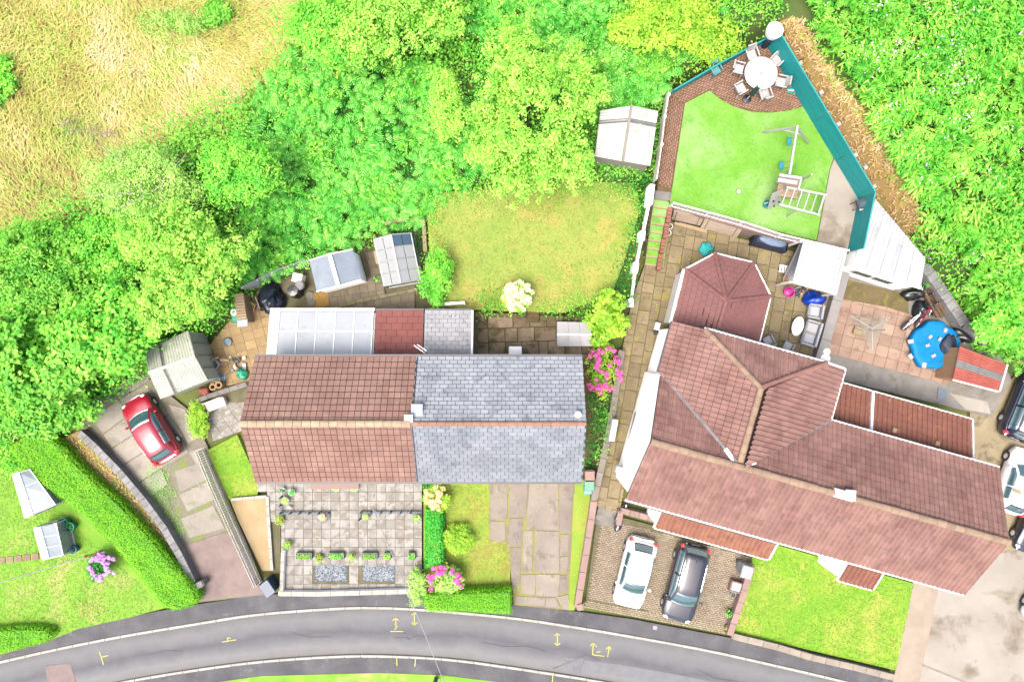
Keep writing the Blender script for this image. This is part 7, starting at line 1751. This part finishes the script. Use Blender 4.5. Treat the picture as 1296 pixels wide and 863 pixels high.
# red patio
t = local('rotary_dryer', 'pale green rotary washing line standing on the red patio', 'washing line', 1100, 418, .45)
b = MB(); b.tube([(0, 0, 0), (0, 0, 1.75)], .03, 8); b.build('pole', M['alu'], t)
tips = [P(x, y, 1.95) - P(1100, 418, .45) for x, y in ((1077, 400), (1127, 401), (1104, 444))]; hub = Vector((0, 0, 1.6)) + (P(1100, 416, 1.7) - P(1100, 418, .45)) * Vector((1, 1, 0)); hub.z = 1.6
lm_ = mat('green_line', C(196, 222, 200), rough=.6)
for p in tips: b = MB(); b.tube([hub, p], .02, 6); b.build('arm', M['alu'], t)
b = MB()
for k in range(3):
    for j in range(9):
        f = .15 + .85 * j / 8; b.tube([hub.lerp(tips[k], f), hub.lerp(tips[(k + 1) % 3], f) if k != 1 else hub.lerp(tips[2], f)], .008, 4, False)
o = b.build('lines', lm_, t); o['kind'] = 'stuff'
t = local('stone_block', 'pale sandstone block on the red patio left of the washing line pole', 'block', 1084, 420, .46, -.2)
b = MB(); b.box((0, 0, .1), (.5, .28, .2), bev=.03); b.box((.0, .22, .07), (.4, .14, .14), bev=.02); b.build('block', MATS['cream_stone'], t)
# round blue pool cover with weights
M['poolblue'] = mat('blue_pool_cover', C(0, 158, 240), C(4, 172, 250), 2, rough=.6, spec=.15)
t = local('pool', 'round pool under a bright blue cover on the red patio', 'pool', 1178, 437, .45)
b = MB()
g = np.random.default_rng(5)
prof = []
b.lathe([(.02, .0), (1.28, .0), (1.36, .1), (1.34, .45), (1.26, .5), (1.0, .47), (.5, .43), (.02, .42)], 40); b.v = [(x * (1 + .05 * math.sin(5 * math.atan2(y, x)) + .03 * math.sin(11 * math.atan2(y, x))), y * (1 + .05 * math.sin(5 * math.atan2(y, x)) + .03 * math.sin(11 * math.atan2(y, x))), z + .02 * math.sin(9 * x) * math.cos(7 * y)) for x, y, z in b.v]
b.build('cover', M['poolblue'], t, smooth=True)
wl_ = ['white brick on the left rim of the blue pool cover, upper of two', 'white brick on the left rim of the blue pool cover, lower of two', 'white brick at the bottom rim of the blue pool cover', 'large white brick on the blue pool cover below the black netting', 'white brick near the middle of the pool cover, upper left of a cluster', 'white brick on the pool cover touching the black netting', 'white brick on the pool cover just below the middle cluster', 'white brick on the lower part of the blue pool cover', 'white brick at the top right of the pool cover, above the black netting']
for (x, y, s_) in ((1152, 432, .3), (1152, 451, .3), (1169, 462, .32), (1198.5, 454, .3), (1177, 426, .22), (1189, 429, .22), (1173.5, 437, .22), (1181, 450, .24), (1196, 418, .24)):
    w_ = thing('cover_weight', wl_.pop(0), 'brick', tuple(P(x, y, .92)), R.uniform(0, 3), 'white bricks on the pool cover'); b = MB(); b.box((0, 0, .04), (s_, s_ * .75, .09), bev=.02); b.box((0, 0, .09), (s_ * .5, s_ * .3, .02)); b.build('brick', M['plastic'], w_)
bag('black_net', 'heap of black netting on the right side of the pool cover', 'net', 1199, 437, .85, (.42, .62, .22), mat('black_net', C(44, 56, 84), C(70, 84, 110), 14, rough=.7), 11)
bag('black_sheet', 'black plastic sheet behind the pool cover, against the leafy bank', 'sheet', 1214, 424, .5, (.85, .42, .45), M['black'], 12)
# bicycles
def bike(label, px, py, z, rz, pm, lean=.25):
    t = local('bicycle', label, 'bicycle', px, py, z, rz, 'bicycles by the pool')
    def T(p): x, y, z_ = p; return (x, y + z_ * math.sin(lean), z_ * math.cos(lean))
    for x in (-.5, .5):
        wh = thing('wheel', None, None, (0, 0, 0)); del ORG[wh.name]; wh.parent = t; wh.location = T((x, 0, .33)); wh.rotation_euler = (PI / 2 - lean, 0, 0)
        b = MB(); b.lathe([(.29, -.02), (.33, -.02), (.34, 0), (.33, .02), (.29, .02), (.29, -.02)], 20); b.build('tyre', M['tyre'], wh)
        b = MB(); [b.tube([(0, 0, 0), (.3 * math.cos(a), .3 * math.sin(a), 0)], .006, 4) for a in np.arange(0, 6.28, .52)]; b.lathe([(.03, -.04), (.03, .04)], 8); b.build('rim', M['chrome'], wh)
    b = MB()
    for a, c_ in (((-.5, 0, .33), (-.12, 0, .33)), ((-.12, 0, .33), (-.22, 0, .78)), ((-.2, 0, .72), (.34, 0, .74)), ((-.12, 0, .33), (.36, 0, .66)), ((-.5, 0, .33), (-.2, 0, .72)), ((.5, 0, .33), (.33, 0, .9))): b.tube([T(a), T(c_)], .028, 6)
    b.build('frame', pm, t)
    b = MB(); b.blob(T((-.23, 0, .84)), (.14, .06, .04), 10, 6, 0); b.build('saddle', M['black'], t)
    b = MB(); b.tube([T((.3, -.28, .98)), T((.36, -.1, .94)), T((.36, .1, .94)), T((.3, .28, .98))], .02, 6); b.build('handlebar', M['black'], t)
    return t
bike('white bicycle leaning at the top left of the pool cover', 1156, 411, .45, head(1147, 416, 1168, 403), wht, .7)
bike('red bicycle leaning behind the white one by the pool cover', 1172, 405, .45, head(1164, 414, 1182, 396), red, .8)
bike('dark bicycle leaning against the brown planks under the workshop wall', 1165, 380, .45, head(1160, 370, 1170, 394), M['black'], .5)
bag('black_sacks', 'pile of shiny black sacks under the corner of the white workshop', 'sacks', 1154, 373, .45, (.62, .3, .5), M['black'], 21)
bag('black_sacks', 'black sack beside the dark bicycle and the brown planks', 'sacks', 1163, 391, .45, (.35, .5, .45), M['black'], 23)
t = local('plank_stack', 'stack of long brown planks along the grey wall by the bicycles', 'planks', 1177, 384, .45, head(1168, 368, 1186, 400))
for k in range(6): b = MB(); b.box((R.uniform(-.1, .1), -.2 + (k % 3) * .2, .35 + (k // 3) * .08), (1.7, .17, .06), R.uniform(-.05, .05)); b.build('plank', M['darkwood'], t)
for x in (-.6, .6): b = MB(); b.box((x, 0, .16), (.12, .6, .3)); b.build('bearer', M['darkwood'], t)

# ------------------------------------------------------------------ front gardens: pots, bins, benches
def plantpot(label, px, py, z, r, h, pm, lm, spread=1.5, n=90, name='potted_plant', square=None, group='potted plants on the paved patio'):
    t = local(name, label, 'plant', px, py, z, 0, group); b = MB()
    if square:
        w_, d_ = square
        for (x, y, sx, sy) in ((0, d_ / 2, w_, .03), (0, -d_ / 2, w_, .03), (w_ / 2, 0, .03, d_ - .03), (-w_ / 2, 0, .03, d_ - .03)): b.box((x, y, h / 2), (sx, sy, h))
        b.box((0, 0, h * .4), (w_ - .03, d_ - .03, h * .7)); b.build('planter', pm, t); c = NR.uniform(-.5, .5, (n, 3)) * np.array([w_ * .86, d_ * .8, .12]) + np.array([0, 0, h + .06]); nr = NR.normal(size=(n, 3)) * .5 + np.array([0, 0, 1])
    else:
        b.lathe([(.02, 0), (r * .75, 0), (r, h), (r * .88, h), (r * .8, h * .85), (.02, h * .85)], 16); b.build('pot', pm, t)
        d = unit(NR.normal(size=(n, 3))); d[:, 2] = np.abs(d[:, 2]); c = d * r * spread * NR.uniform(.5, 1, (n, 1)) + np.array([0, 0, h]); nr = d + np.array([0, 0, .6]) + NR.normal(size=(n, 3)) * .3
    v, f = leaf_quads(c, nr, NR.uniform(.06, .12, n), .5); np_obj('foliage', v, f, LM[lm], t); return t
WP = M['white']; TP = mat('terracotta', C(206, 130, 96), C(190, 112, 80), 3, rough=.8); GPt = mat('grey_green_planter', C(150, 176, 166), C(130, 158, 150), 3, rough=.7); DB = mat('blue_slate_paint', C(140, 152, 170), rough=.6)
Z = .335
plantpot('small dark leaved plant in a white pot at the top left of the patio', 359.5, 619, Z, .15, .3, WP, 'dark', 1.0, 50)
plantpot('green plant in a round white rimmed pot right of the small dark leaved one', 371, 621.5, Z, .19, .3, WP, 'privet', 1.05, 90)
plantpot('yellow green plant in a white pot at the corner of the chain fence', 363, 632, Z, .2, .32, WP, 'yellow', 1.15, 90)
plantpot('bushy yellow plant just outside the corner of the chain fence', 357, 656, Z, .2, .25, TP, 'yellow', 1.7, 120)
plantpot('orange flowered pot plant at the right end of the left chain fence', 410, 652.5, Z, .19, .25, TP, 'peach', 1.2, 90)
plantpot('yellow pot plant at the left end of the right chain fence', 464, 652.5, Z, .17, .25, WP, 'yellow', 1.2, 80)
plantpot('yellow pot plant at the right end of the right chain fence, by the privet hedge', 528.5, 654, Z, .2, .25, WP, 'yellow', 1.35, 100)
plantpot('green pot plant near the left edge of the patio, below the chain fence', 365.5, 687.5, Z, .2, .25, TP, 'bright', 1.5, 110)
plantpot('yellow pot plant against the house wall, left end of the door canopy', 426.5, 615.5, Z, .22, .25, WP, 'yellow', 1.15, 90)
plantpot('yellow pot plant against the house wall, right end of the door canopy', 450, 615.5, Z, .22, .25, WP, 'yellow', 1.2, 90)
plantpot('long planter of yellow flowers, left of the three in the row', 386.5, 701.5, Z, 0, .3, GPt, 'yellow', n=150, name='planter_box', square=(.86, .34))
plantpot('long planter of green leaves, middle of the three in the row', 427, 701.5, Z, 0, .3, GPt, 'bright', n=150, name='planter_box', square=(.86, .34))
plantpot('long planter of yellow flowers, right of the three in the row', 469, 701.5, Z, 0, .3, GPt, 'yellow', n=150, name='planter_box', square=(.86, .34))
plantpot('trailing yellow plant between the left and middle long planters', 405.5, 704, Z, .17, .25, TP, 'yellow', 1.6, 110)
plantpot('dark yellow plant between the middle and right long planters', 446, 702.5, Z, .17, .25, TP, 'olive', 1.7, 110)
plantpot('square planter with green clipped plant right of the long planters', 491.5, 701.5, Z, 0, .3, GPt, 'bright', n=90, name='planter_box', square=(.36, .36))
plantpot('square planter with green plant nearest the privet hedge', 522, 701.5, Z, 0, .3, GPt, 'bright', n=90, name='planter_box', square=(.36, .36))
t = local('garden_ornament', 'small white duck ornament inside the corner of the chain fence', 'ornament', 367.5, 641, Z)
b = MB(); b.blob((0, 0, .12), (.14, .09, .12), 12, 8, .05, 1, .12); b.build('body', WP, t, smooth=True); b = MB(); b.blob((.1, 0, .28), (.06, .05, .06), 10, 6, 0); b.build('head', WP, t, smooth=True)
def chainfence(label, pts):
    t = local('chain_fence', label, 'fence', *pts[0], Z, 0, 'low chain fences on the patio')
    w_ = [P(x, y, Z) for x, y in pts]
    for a, c in zip(w_, w_[1:]):
        L = (c - a).length; n = max(1, round(L / .55))
        for i in range(n):
            p, q = a.lerp(c, i / n), a.lerp(c, (i + 1) / n); up_ = Vector((0, 0, .42)); md = (p + q) / 2 + Vector((0, 0, .3))
            b = MB(); b.tube([p + up_, p.lerp(q, .25) + Vector((0, 0, .33)), md, p.lerp(q, .75) + Vector((0, 0, .33)), q + up_], .022, 6); b.build('chain', DB, t, world=True)
            b = MB(); b.lathe([(.02, 0), (.05, 0), (.045, .45), (.06, .47), (.02, .52)], 8, tuple(p)); b.build('post', DB, t, world=True)
        b = MB(); b.bar(a + Vector((0, 0, .12)), c + Vector((0, 0, .12)), .05, .05); b.build('rail', DB, t, world=True)
chainfence('low slate blue chain fence on the left half of the patio', [(357, 628), (357, 648), (417, 648), (417, 656)])
chainfence('low slate blue chain fence on the right half of the patio', [(456, 656), (458, 647), (533, 647)])
t = local('blue_cover', 'dark blue covered bin leaning at the lower left corner of the patio', 'bin', 345, 737, .15, head(340, 728, 352, 745))
b = MB(); b.box((0, 0, .45), (.8, .58, .9), bev=.1); b.build('body', mat('slate_blue_plastic', C(56, 92, 130), C(46, 80, 116), 3, rough=.45), t); b = MB(); b.box((.03, 0, .93), (.86, .64, .06), .03, -.08, bev=.03); b.build('lid', MATS['slate_blue_plastic'], t)
b = MB(); b.tube([(-.42, -.25, .9), (-.48, 0, .92), (-.42, .25, .9)], .02, 5); b.build('handle', M['black'], t)
t = local('timber_bench', 'pale slatted timber bench on the side terrace by the yellow shrub', 'bench', 277, 511, .33, head(265, 515, 288, 506))
for k in range(5): b = MB(); b.box((0, -.2 + k * .1, .45), (1.1, .08, .04)); b.build('slat', M['grey_timber'], t)
for x in (-.45, .45): b = MB(); b.box((x, 0, .22), (.08, .42, .42)); b.build('leg', M['grey_timber'], t)
for k in range(2): b = MB(); b.box((0, .26, .62 + k * .14), (1.1, .03, .1)); b.build('back_slat', M['grey_timber'], t)
def wheelie(label, px, py, rz, m, z=.3, s=1.0, group='bins beside the houses'):
    t = local('wheelie_bin', label, 'bin', px, py, z, rz, group); t.scale = (s,) * 3
    b = MB(); b.prism([(-.25, -.28), (.25, -.28), (.25, .28), (-.25, .28)], .08, .95); b.v = [(x * (.82 if z_ < .5 else 1), y * (.82 if z_ < .5 else 1), z_) for x, y, z_ in b.v]; b.build('body', m, t)
    b = MB(); b.box((0, -.02, .98), (.56, .62, .07), bev=.03); b.build('lid', m, t)
    b = MB(); b.tube([(-.2, .33, .95), (.2, .33, .95)], .02, 6); b.build('handle', M['black'], t)
    for x in (-.26, .26): b = MB(); b.lathe([(.02, -.03), (.1, -.03), (.1, .03), (.02, .03)], 12); b.v = [(z_ + x, y + .2, x_ + .1) for x_, y, z_ in b.v]; b.build('wheel', M['tyre'], t)
    return t
wheelie('brown wheelie bin at the top of the three by the slate house', 744, 598, 0, mat('brown_bin', C(190, 140, 126), C(170, 124, 110), 3, rough=.5))
wheelie('green wheelie bin in the middle of the three by the slate house', 743.5, 609, 0, mat('green_bin', C(110, 196, 160), C(96, 180, 146), 3, rough=.5))
t = local('recycling_box', 'low pale blue recycling box below the green bin by the slate house', 'box', 743.5, 619, .3)
b = MB(); b.box((0, 0, .17), (.44, .36, .34), bev=.03); b.build('box', mat('pale_blue_box', C(140, 204, 216), rough=.5), t); b = MB(); b.box((0, 0, .36), (.48, .4, .04), bev=.02); b.build('lid', MATS['pale_blue_box'], t)
wheelie('light grey wheelie bin by the orange porch roof and the pink wall', 937, 715, AU * -1, mat('grey_bin', C(206, 210, 216), C(186, 190, 196), 3, rough=.5), .17, 1.15)
t = local('stone_trough', 'pinkish stone trough below the light grey bin on the brick drive', 'trough', 930, 740, .17, -AU)
b = MB()
for (x, y, sx, sy) in ((0, .27, .75, .08), (0, -.27, .75, .08), (.34, 0, .08, .46), (-.34, 0, .08, .46)): b.box((x, y, .22), (sx, sy, .44), bev=.02)
b.build('trough', M['pinkwall'], t); b = MB(); b.box((0, 0, .36), (.6, .46, .06)); b.build('fill', M['plastic'], t)
t = local('turquoise_pot', 'small turquoise pot under the stone trough on the brick drive', 'pot', 926, 750, .17)
b = MB(); b.lathe([(.02, 0), (.12, 0), (.17, .3), (.14, .3), (.1, .05), (.02, .05)], 14); b.build('pot', mat('pale_teal', C(130, 206, 206), rough=.4), t); b = MB(); b.lathe([(.01, .24), (.13, .25)], 12); b.build('soil', M['soil'], t)
plantpot('spiky green plant in a black pot by the pink drive wall', 921, 773, .17, .16, .28, M['black'], 'bright', 1.9, 80, group='pots on the brick drive')
plantpot('small yellow plant at the lower end of the pink drive wall', 919, 792, .17, .14, .2, TP, 'yellow', 1.3, 60, group='pots on the brick drive')
bike('light blue child\'s bicycle by the planter wall above the white hatchback', 791, 656, .18, 1.2, mat('light_blue_paint', C(130, 176, 200), rough=.4), .9)
# left lawn bits
ss = sheet('garden_path', [(-10, 702), (46, 698), (47, 708), (-10, 716)], .215, .1, M['lawnA'])
for k in range(6):
    p = P(-8 + k * 10.6, 710 - k * 1.3, .215); b = MB(); b.box((0, 0, .02), (.38, .36, .04), .05, bev=.01); o = b.build('stepping_stone', mat('brown_slab', C(170, 140, 116), C(190, 160, 136), 3, rough=.9, rnd=.1), ss); o.location = p - ss.location
def tub(label, px, py, z, r, h, m, group='turquoise pots by the hedge'):
    t = local('plant_tub', label, 'tub', px, py, z, 0, group); b = MB(); b.lathe([(.02, 0), (r * .8, 0), (r, h), (r * .86, h), (r * .7, .1), (.02, .08)], 18); b.build('tub', m, t)
    n = 40; d = unit(NR.normal(size=(n, 3))); d[:, 2] = np.abs(d[:, 2]); v, f = leaf_quads(d * r * .8 + np.array([0, 0, h * .7]), d + .2, .1, .5); np_obj('foliage', v, f, LM['dark'], t); return t
TT = mat('turquoise_tub', C(0, 180, 150), C(20, 196, 170), 3, rough=.45)
tub('turquoise tub by the hedge, right of the small frosted greenhouse, upper of three', 86, 659, .22, .3, .5, TT); tub('turquoise tub by the hedge, rightmost of three', 94, 664, .22, .26, .45, TT); tub('turquoise tub touching the small frosted greenhouse frame, lowest of three', 84, 667, .22, .22, .4, TT)
tub('blue tub with stones below the turquoise tubs', 97, 693, .22, .24, .4, mat('blue_tub', C(20, 110, 200), C(60, 150, 220), 4, rough=.45), None)
t = local('watering_can', 'grey and cream garden jumble beside the blue tub', 'watering can', 87, 692, .22); b = MB(); b.lathe([(.02, 0), (.15, 0), (.15, .28), (.05, .34), (.02, .34)], 14); b.build('can', M['lead'], t); b = MB(); b.tube([(.1, 0, .08), (.32, .05, .32)], [.03, .02], 6); b.build('spout', M['lead'], t); b = MB(); b.tube([(-.13, 0, .1), (-.24, 0, .24), (-.08, 0, .34)], .015, 5); b.build('handle', M['lead'], t)
t = local('red_timber', 'thin reddish timber edging beside the mauve hydrangea', 'edging', 119, 701, .22, head(108, 705, 130, 697)); b = MB(); b.box((0, 0, .06), (1.05, .08, .12)); b.build('plank', MATS['red_brick'], t)
for x in (-.45, .45): b = MB(); b.box((x, .05, .08), (.05, .05, .22)); b.build('peg', M['darkwood'], t)
# ------------------------------------------------------------------ the cluttered terrace behind the brown roof
t = local('sheet_fence', 'low pale blue metal sheet fence along the top of the cluttered terrace', 'fence', 355, 350, .4)
for a, c in (((316, 368), (334, 359)), ((334.5, 358.5), (352, 350)), ((352.5, 350), (372, 342)), ((372.5, 342), (395, 334))):
    A, B_ = P(*a, .4), P(*c, .4); d = (B_ - A).normalized(); b = MB(); q = [A, B_, P(*c, 1.5), P(*a, 1.5)]; q[2] = B_ + Vector((-.06, .1, 1.15)); q[3] = A + Vector((-.06, .1, 1.15)); 
    n_ = (q[1] - q[0]).cross(q[3] - q[0]).normalized() * .012; b.add([p - n_ for p in q] + [p + n_ for p in q], [(3, 2, 1, 0), (4, 5, 6, 7)] + [(j, (j + 1) % 4, 4 + (j + 1) % 4, 4 + j) for j in range(4)]); b.build('sheet', mat('pale_blue_sheet', C(232, 242, 250), C(216, 230, 242), 2, rough=.5, rnd=.05), t, world=True)
    b = MB(); b.box((A.x, A.y + .08, .95), (.07, .07, 1.1)); b.build('post', M['grey_timber'], t, world=True)
t = local('log_store', 'tall narrow slatted timber store with a pale blue lid on the cluttered terrace', 'store', 313.5, 392, .45, head(316, 413, 311, 374))
for k in range(9): b = MB(); b.box((-.05 + k * .16 - .45, 0, 1.0), (.14, .52, .05)); b.build('slat', M['timber'], t)
for y in (-.25, .25): b = MB(); b.box((.0, y, .5), (1.5, .04, .95)); b.build('side_panel', M['timber'], t)
b = MB(); b.box((-.78, 0, .98), (.4, .6, .1), 0, .1, bev=.03); b.build('lid', MATS['pale_blue_sheet'], t)
bag('black_tarpaulin', 'large heap under glossy black tarpaulin beside the slatted timber store', 'tarpaulin', 345, 380, .45, (.72, .85, .75), mat('black_tarp', C(36, 44, 60), C(52, 62, 80), 5, rough=.25), 31)
t = local('folded_pushchair', 'thin red folded frame lying on the black tarpaulin heap', 'frame', 327, 388, .9, .9); b = MB(); b.tube([(-.4, 0, .1), (0, .12, .2), (.4, 0, .1), (.3, -.12, .05), (-.3, -.12, .05), (-.4, 0, .1)], .025, 6); b.build('tube_frame', mat('dull_red', C(170, 50, 60), rough=.5), t)
b = MB(); b.blob((0, 0, .08), (.3, .1, .05), 10, 6, .1, 2); b.build('cloth', M['black'], t)
t = local('cream_board', 'cream board leaning between the tarpaulin heap and the timber store', 'board', 333, 382, .5, head(330, 372, 335, 392)); b = MB(); b.box((0, 0, .5), (.75, .04, .9), 0, .3); b.box((0, .03, .5), (.6, .03, .06), 0, .3); b.build('board', MATS['cream_stone'], t)
t = local('octagonal_bin', 'black faceted compost bin on the cluttered terrace', 'bin', 376, 369.5, .45, .3); b = MB(); b.lathe([(.02, 0), (.4, 0), (.34, .75), (.3, .78), (.02, .8)], 8); b.build('body', M['black'], t); b = MB(); b.lathe([(.02, .78), (.3, .77), (.3, .83), (.02, .86)], 8); b.build('lid', M['black'], t)
t = local('round_bin', 'black round bin with a grey lid beside the faceted compost bin', 'bin', 384, 362, .45); b = MB(); b.lathe([(.02, 0), (.24, 0), (.28, .7), (.02, .7)], 18); b.build('body', M['black'], t); b = MB(); b.lathe([(.02, .72), (.26, .7), (.26, .74), (.2, .78), (.02, .78)], 18); b.build('lid', M['lead'], t)
t = local('white_crate', 'white lidded box above the round grey lidded bin', 'box', 381, 353, .45, -.2); b = MB(); b.box((0, 0, .35), (.5, .46, .7), bev=.03); b.build('box', WP, t); b = MB(); b.box((0, 0, .72), (.54, .5, .05), bev=.02); b.build('lid', WP, t)
for (x, y) in ((392, 374), (395, 383)):
    t = local('millstone', 'round grey stone slab, the ' + ('upper' if y < 380 else 'lower') + ' of two beside the gravel patch', 'slab', x, y, .46); b = MB(); b.lathe([(.02, 0), (.22, 0), (.22, .04), (.2, .05), (.02, .05)], 14); b.build('slab', M['greycon'], t)
t = local('sand_tray', 'turquoise plastic tub holding a white bowl at the top left of the junk terrace', 'tub', 301, 398, .45, head(300, 388, 303, 408)); b = MB()
b.box((0, 0, .18), (.85, .5, .36), bev=.05); b.build('tub', TT, t); b = MB(); b.lathe([(.02, .36), (.17, .37), (.2, .46), (.15, .42), (.02, .41)], 14, (-.1, -.03, 0)); b.build('bowl', WP, t)
t = local('round_drum', 'blue round drum lid lying on the tan slabs', 'drum', 289, 432.5, .46); b = MB(); b.lathe([(.02, 0), (.22, 0), (.23, .12), (.19, .13), (.18, .1), (.02, .1)], 18); b.build('drum', mat('steel_blue_drum', C(60, 124, 150), C(90, 150, 170), 5, rough=.4), t); b = MB(); b.box((0, 0, .12), (.24, .05, .03), .6); b.build('handle', M['lead'], t)
bag('green_sack', 'turquoise green sack near the corner of the brown roof', 'sack', 308, 473, .45, (.3, .34, .35), mat('emerald_bag', C(0, 196, 150), C(10, 170, 130), 5, rough=.5), 41)
t = local('white_bucket', 'white bucket beside the timber poles under the pale green shed', 'bucket', 275.5, 461, .45, .1); b = MB(); b.lathe([(.02, 0), (.2, 0), (.26, .45), (.22, .45), (.17, .05), (.02, .05)], 16); b.build('pail', mat('lilac_white', C(224, 224, 240), rough=.4), t); b = MB(); b.tube([(-.25, 0, .45), (-.3, .1, .3), (-.2, .25, .25)], .015, 5); b.build('handle', M['chrome'], t)
for (x0, y0, x1, y1, lab) in ((257, 459, 277, 452, 'pale timber pole crossing the end of the pale green shed'), (278, 455, 290, 456, 'short orange timber pole right of the white bucket')):
    t = local('timber_pole', lab, 'pole', (x0 + x1) / 2, (y0 + y1) / 2, 1.0, head(x0, y0, x1, y1)); L = math.hypot(x1 - x0, y1 - y0) * .044; b = MB(); b.box((0, 0, 0), (L, .09, .07), bev=.01); b.box((L * .3, 0, -.2), (.06, .06, .4)); b.build('pole', M['timber'], t)
t = local('folding_trestle', 'blue metal folding frame under the white bucket', 'frame', 279, 477, .5, -.1); b = MB()
for y in (-.2, 0, .2): b.tube([(-.4, y, .1), (.4, y + R.uniform(-.1, .1), .3)], .025, 6)
for x in (-.3, 0, .3): b.tube([(x, -.25, .2), (x + .1, .25, .25)], .02, 6)
b.build('tube_frame', mat('blue_metal', C(30, 130, 190), rough=.4), t)
t = local('litter_heap', 'heap of white rags and broken pieces beside the green sack', 'rubbish', 301, 460, .45)
for k in range(16): b = MB(); b.box((R.uniform(-.45, .45), R.uniform(-.35, .4), R.uniform(.05, .25)), (R.uniform(.1, .3), R.uniform(.06, .2), .05), R.uniform(0, 3), R.uniform(-.5, .5)); b.build('scrap', [WP, MATS['cream_stone'], M['gutter'], M['lead']][k % 4], t)
for (x, y, lab) in ((274, 489, 'left of two terracotta chimney pots on the low wall by the shed'), (281.5, 486.5, 'right of two terracotta chimney pots on the low wall by the shed')):
    t = local('chimney_pot', lab, 'pot', x, y, .5, 0, 'terracotta pots'); b = MB(); b.lathe([(.1, 0), (.18, 0), (.16, .42), (.19, .45), (.19, .52), (.12, .52), (.1, .1)], 16); b.build('pot', mat('sandy_pot', C(226, 180, 120), rough=.8), t); b = MB(); b.lathe([(.02, .04), (.11, .05)], 12); b.build('hollow', M['black'], t)
bag('red_sack', 'dull red cloth bundle left of the terracotta chimney pots', 'bundle', 260, 495, .45, (.36, .25, .28), mat('dull_red_cloth', C(186, 96, 84), rough=.8), 44)
wall_run('junk_wall', 'low mossy wall with planks on top below the pale green shed', [(240, 511), (262, 502), (290, 493), (312, 486)], .3, .85, .2, M['greycon'], plen=.6)
t = local('board_fence', 'weathered brown timber panel behind the top of the pale green shed', 'fence', 233, 413, .5)
for k in range(3): bar_part('board', P(222, 419, .7 + k * .35), P(246, 405, .7 + k * .35), .05, .3, M['darkwood'], t)
for e in ((222, 419), (246, 405)): bar_part('post', P(*e, .4), P(*e, 1.6), .1, .1, M['darkwood'], t)
t = local('terracotta_block', 'pinkish concrete block at the head of the red car\'s drive', 'block', 178, 473, .3, .6); b = MB(); b.box((0, 0, .12), (.6, .42, .24), bev=.03); b.box((.1, 0, .27), (.3, .3, .08), bev=.02); b.build('block', M['pinkwall'], t)
t = local('yard_box', 'white box against the slate roof edge in the mossy yard', 'box', 652, 444, .35); b = MB(); b.box((0, 0, 1.0), (.66, .5, 2.0), bev=.03); b.build('cabinet', WP, t); b = MB(); b.box((0, 0, 2.02), (.7, .54, .05), bev=.02); b.build('lid', WP, t)
plantpot('round dark green pot plant at the foot of the cream hydrangea', 661, 396, 1.2, .2, .25, TP, 'dark', 1.1, 90, group=None)
t = local('cold_frame', 'small green planter box left of the aluminium greenhouse door', 'planter', 479, 354, .5, .15); b = MB()
for (x, y, sx, sy) in ((0, .2, .42, .03), (0, -.2, .42, .03), (.2, 0, .03, .38), (-.2, 0, .03, .38)): b.box((x, y, .15), (sx, sy, .3))
b.build('frame', GPt, t); n = 50; v, f = leaf_quads(NR.uniform(-.17, .17, (n, 3)) * np.array([1, 1, .3]) + np.array([0, 0, .3]), NR.normal(size=(n, 3)) * .4 + np.array([0, 0, 1]), .08, .6); np_obj('foliage', v, f, LM['yellow'], t)
t = local('white_trellis', 'white timber rail fence along the bottom of the rear lawn behind the slate lean-to', 'fence', 575, 384, 1.0)
bar_part('rail', P(558, 385, 1.6), P(588, 383, 1.6), .16, .06, WP, t)
for x in (558, 573, 588): bar_part('post', P(x, 385, .7), P(x, 385, 1.65), .08, .08, M['grey_timber'], t)
# overhead wires
def wire(label, pts, r=.022):
    b = MB(); q = [P(*p) for p in pts]; n = 24; L = []
    for i in range(n + 1):
        f = i / n; p = q[0].lerp(q[1], f); p.z -= .5 * 4 * f * (1 - f) * .3; L.append(p)
    b.tube(L, r, 4); o = b.build('overhead_wire', mat('wire_grey', C(206, 210, 216), rough=.5)); tag(o, label, 'wire')
wire('thin pale overhead wire crossing the lane from the patio corner', [(470, 640, 6.0), (563, 866, 7.0)])
wire('thin pale overhead wire crossing the left lawn', [(-30, 746, 4.0), (108, 705, 3.0)])
t = local('marker_post', 'small green post on the verge at the bottom of the photo by the wire', 'post', 552, 858, .15); b = MB(); b.lathe([(.02, 0), (.12, 0), (.12, .8), (.09, .9), (.02, .92)], 12); b.build('post', mat('verdigris', C(90, 170, 150), rough=.6), t); b = MB(); b.lathe([(.02, .9), (.14, .88), (.1, .98), (.02, 1.0)], 12); b.build('cap', MATS['verdigris'], t)
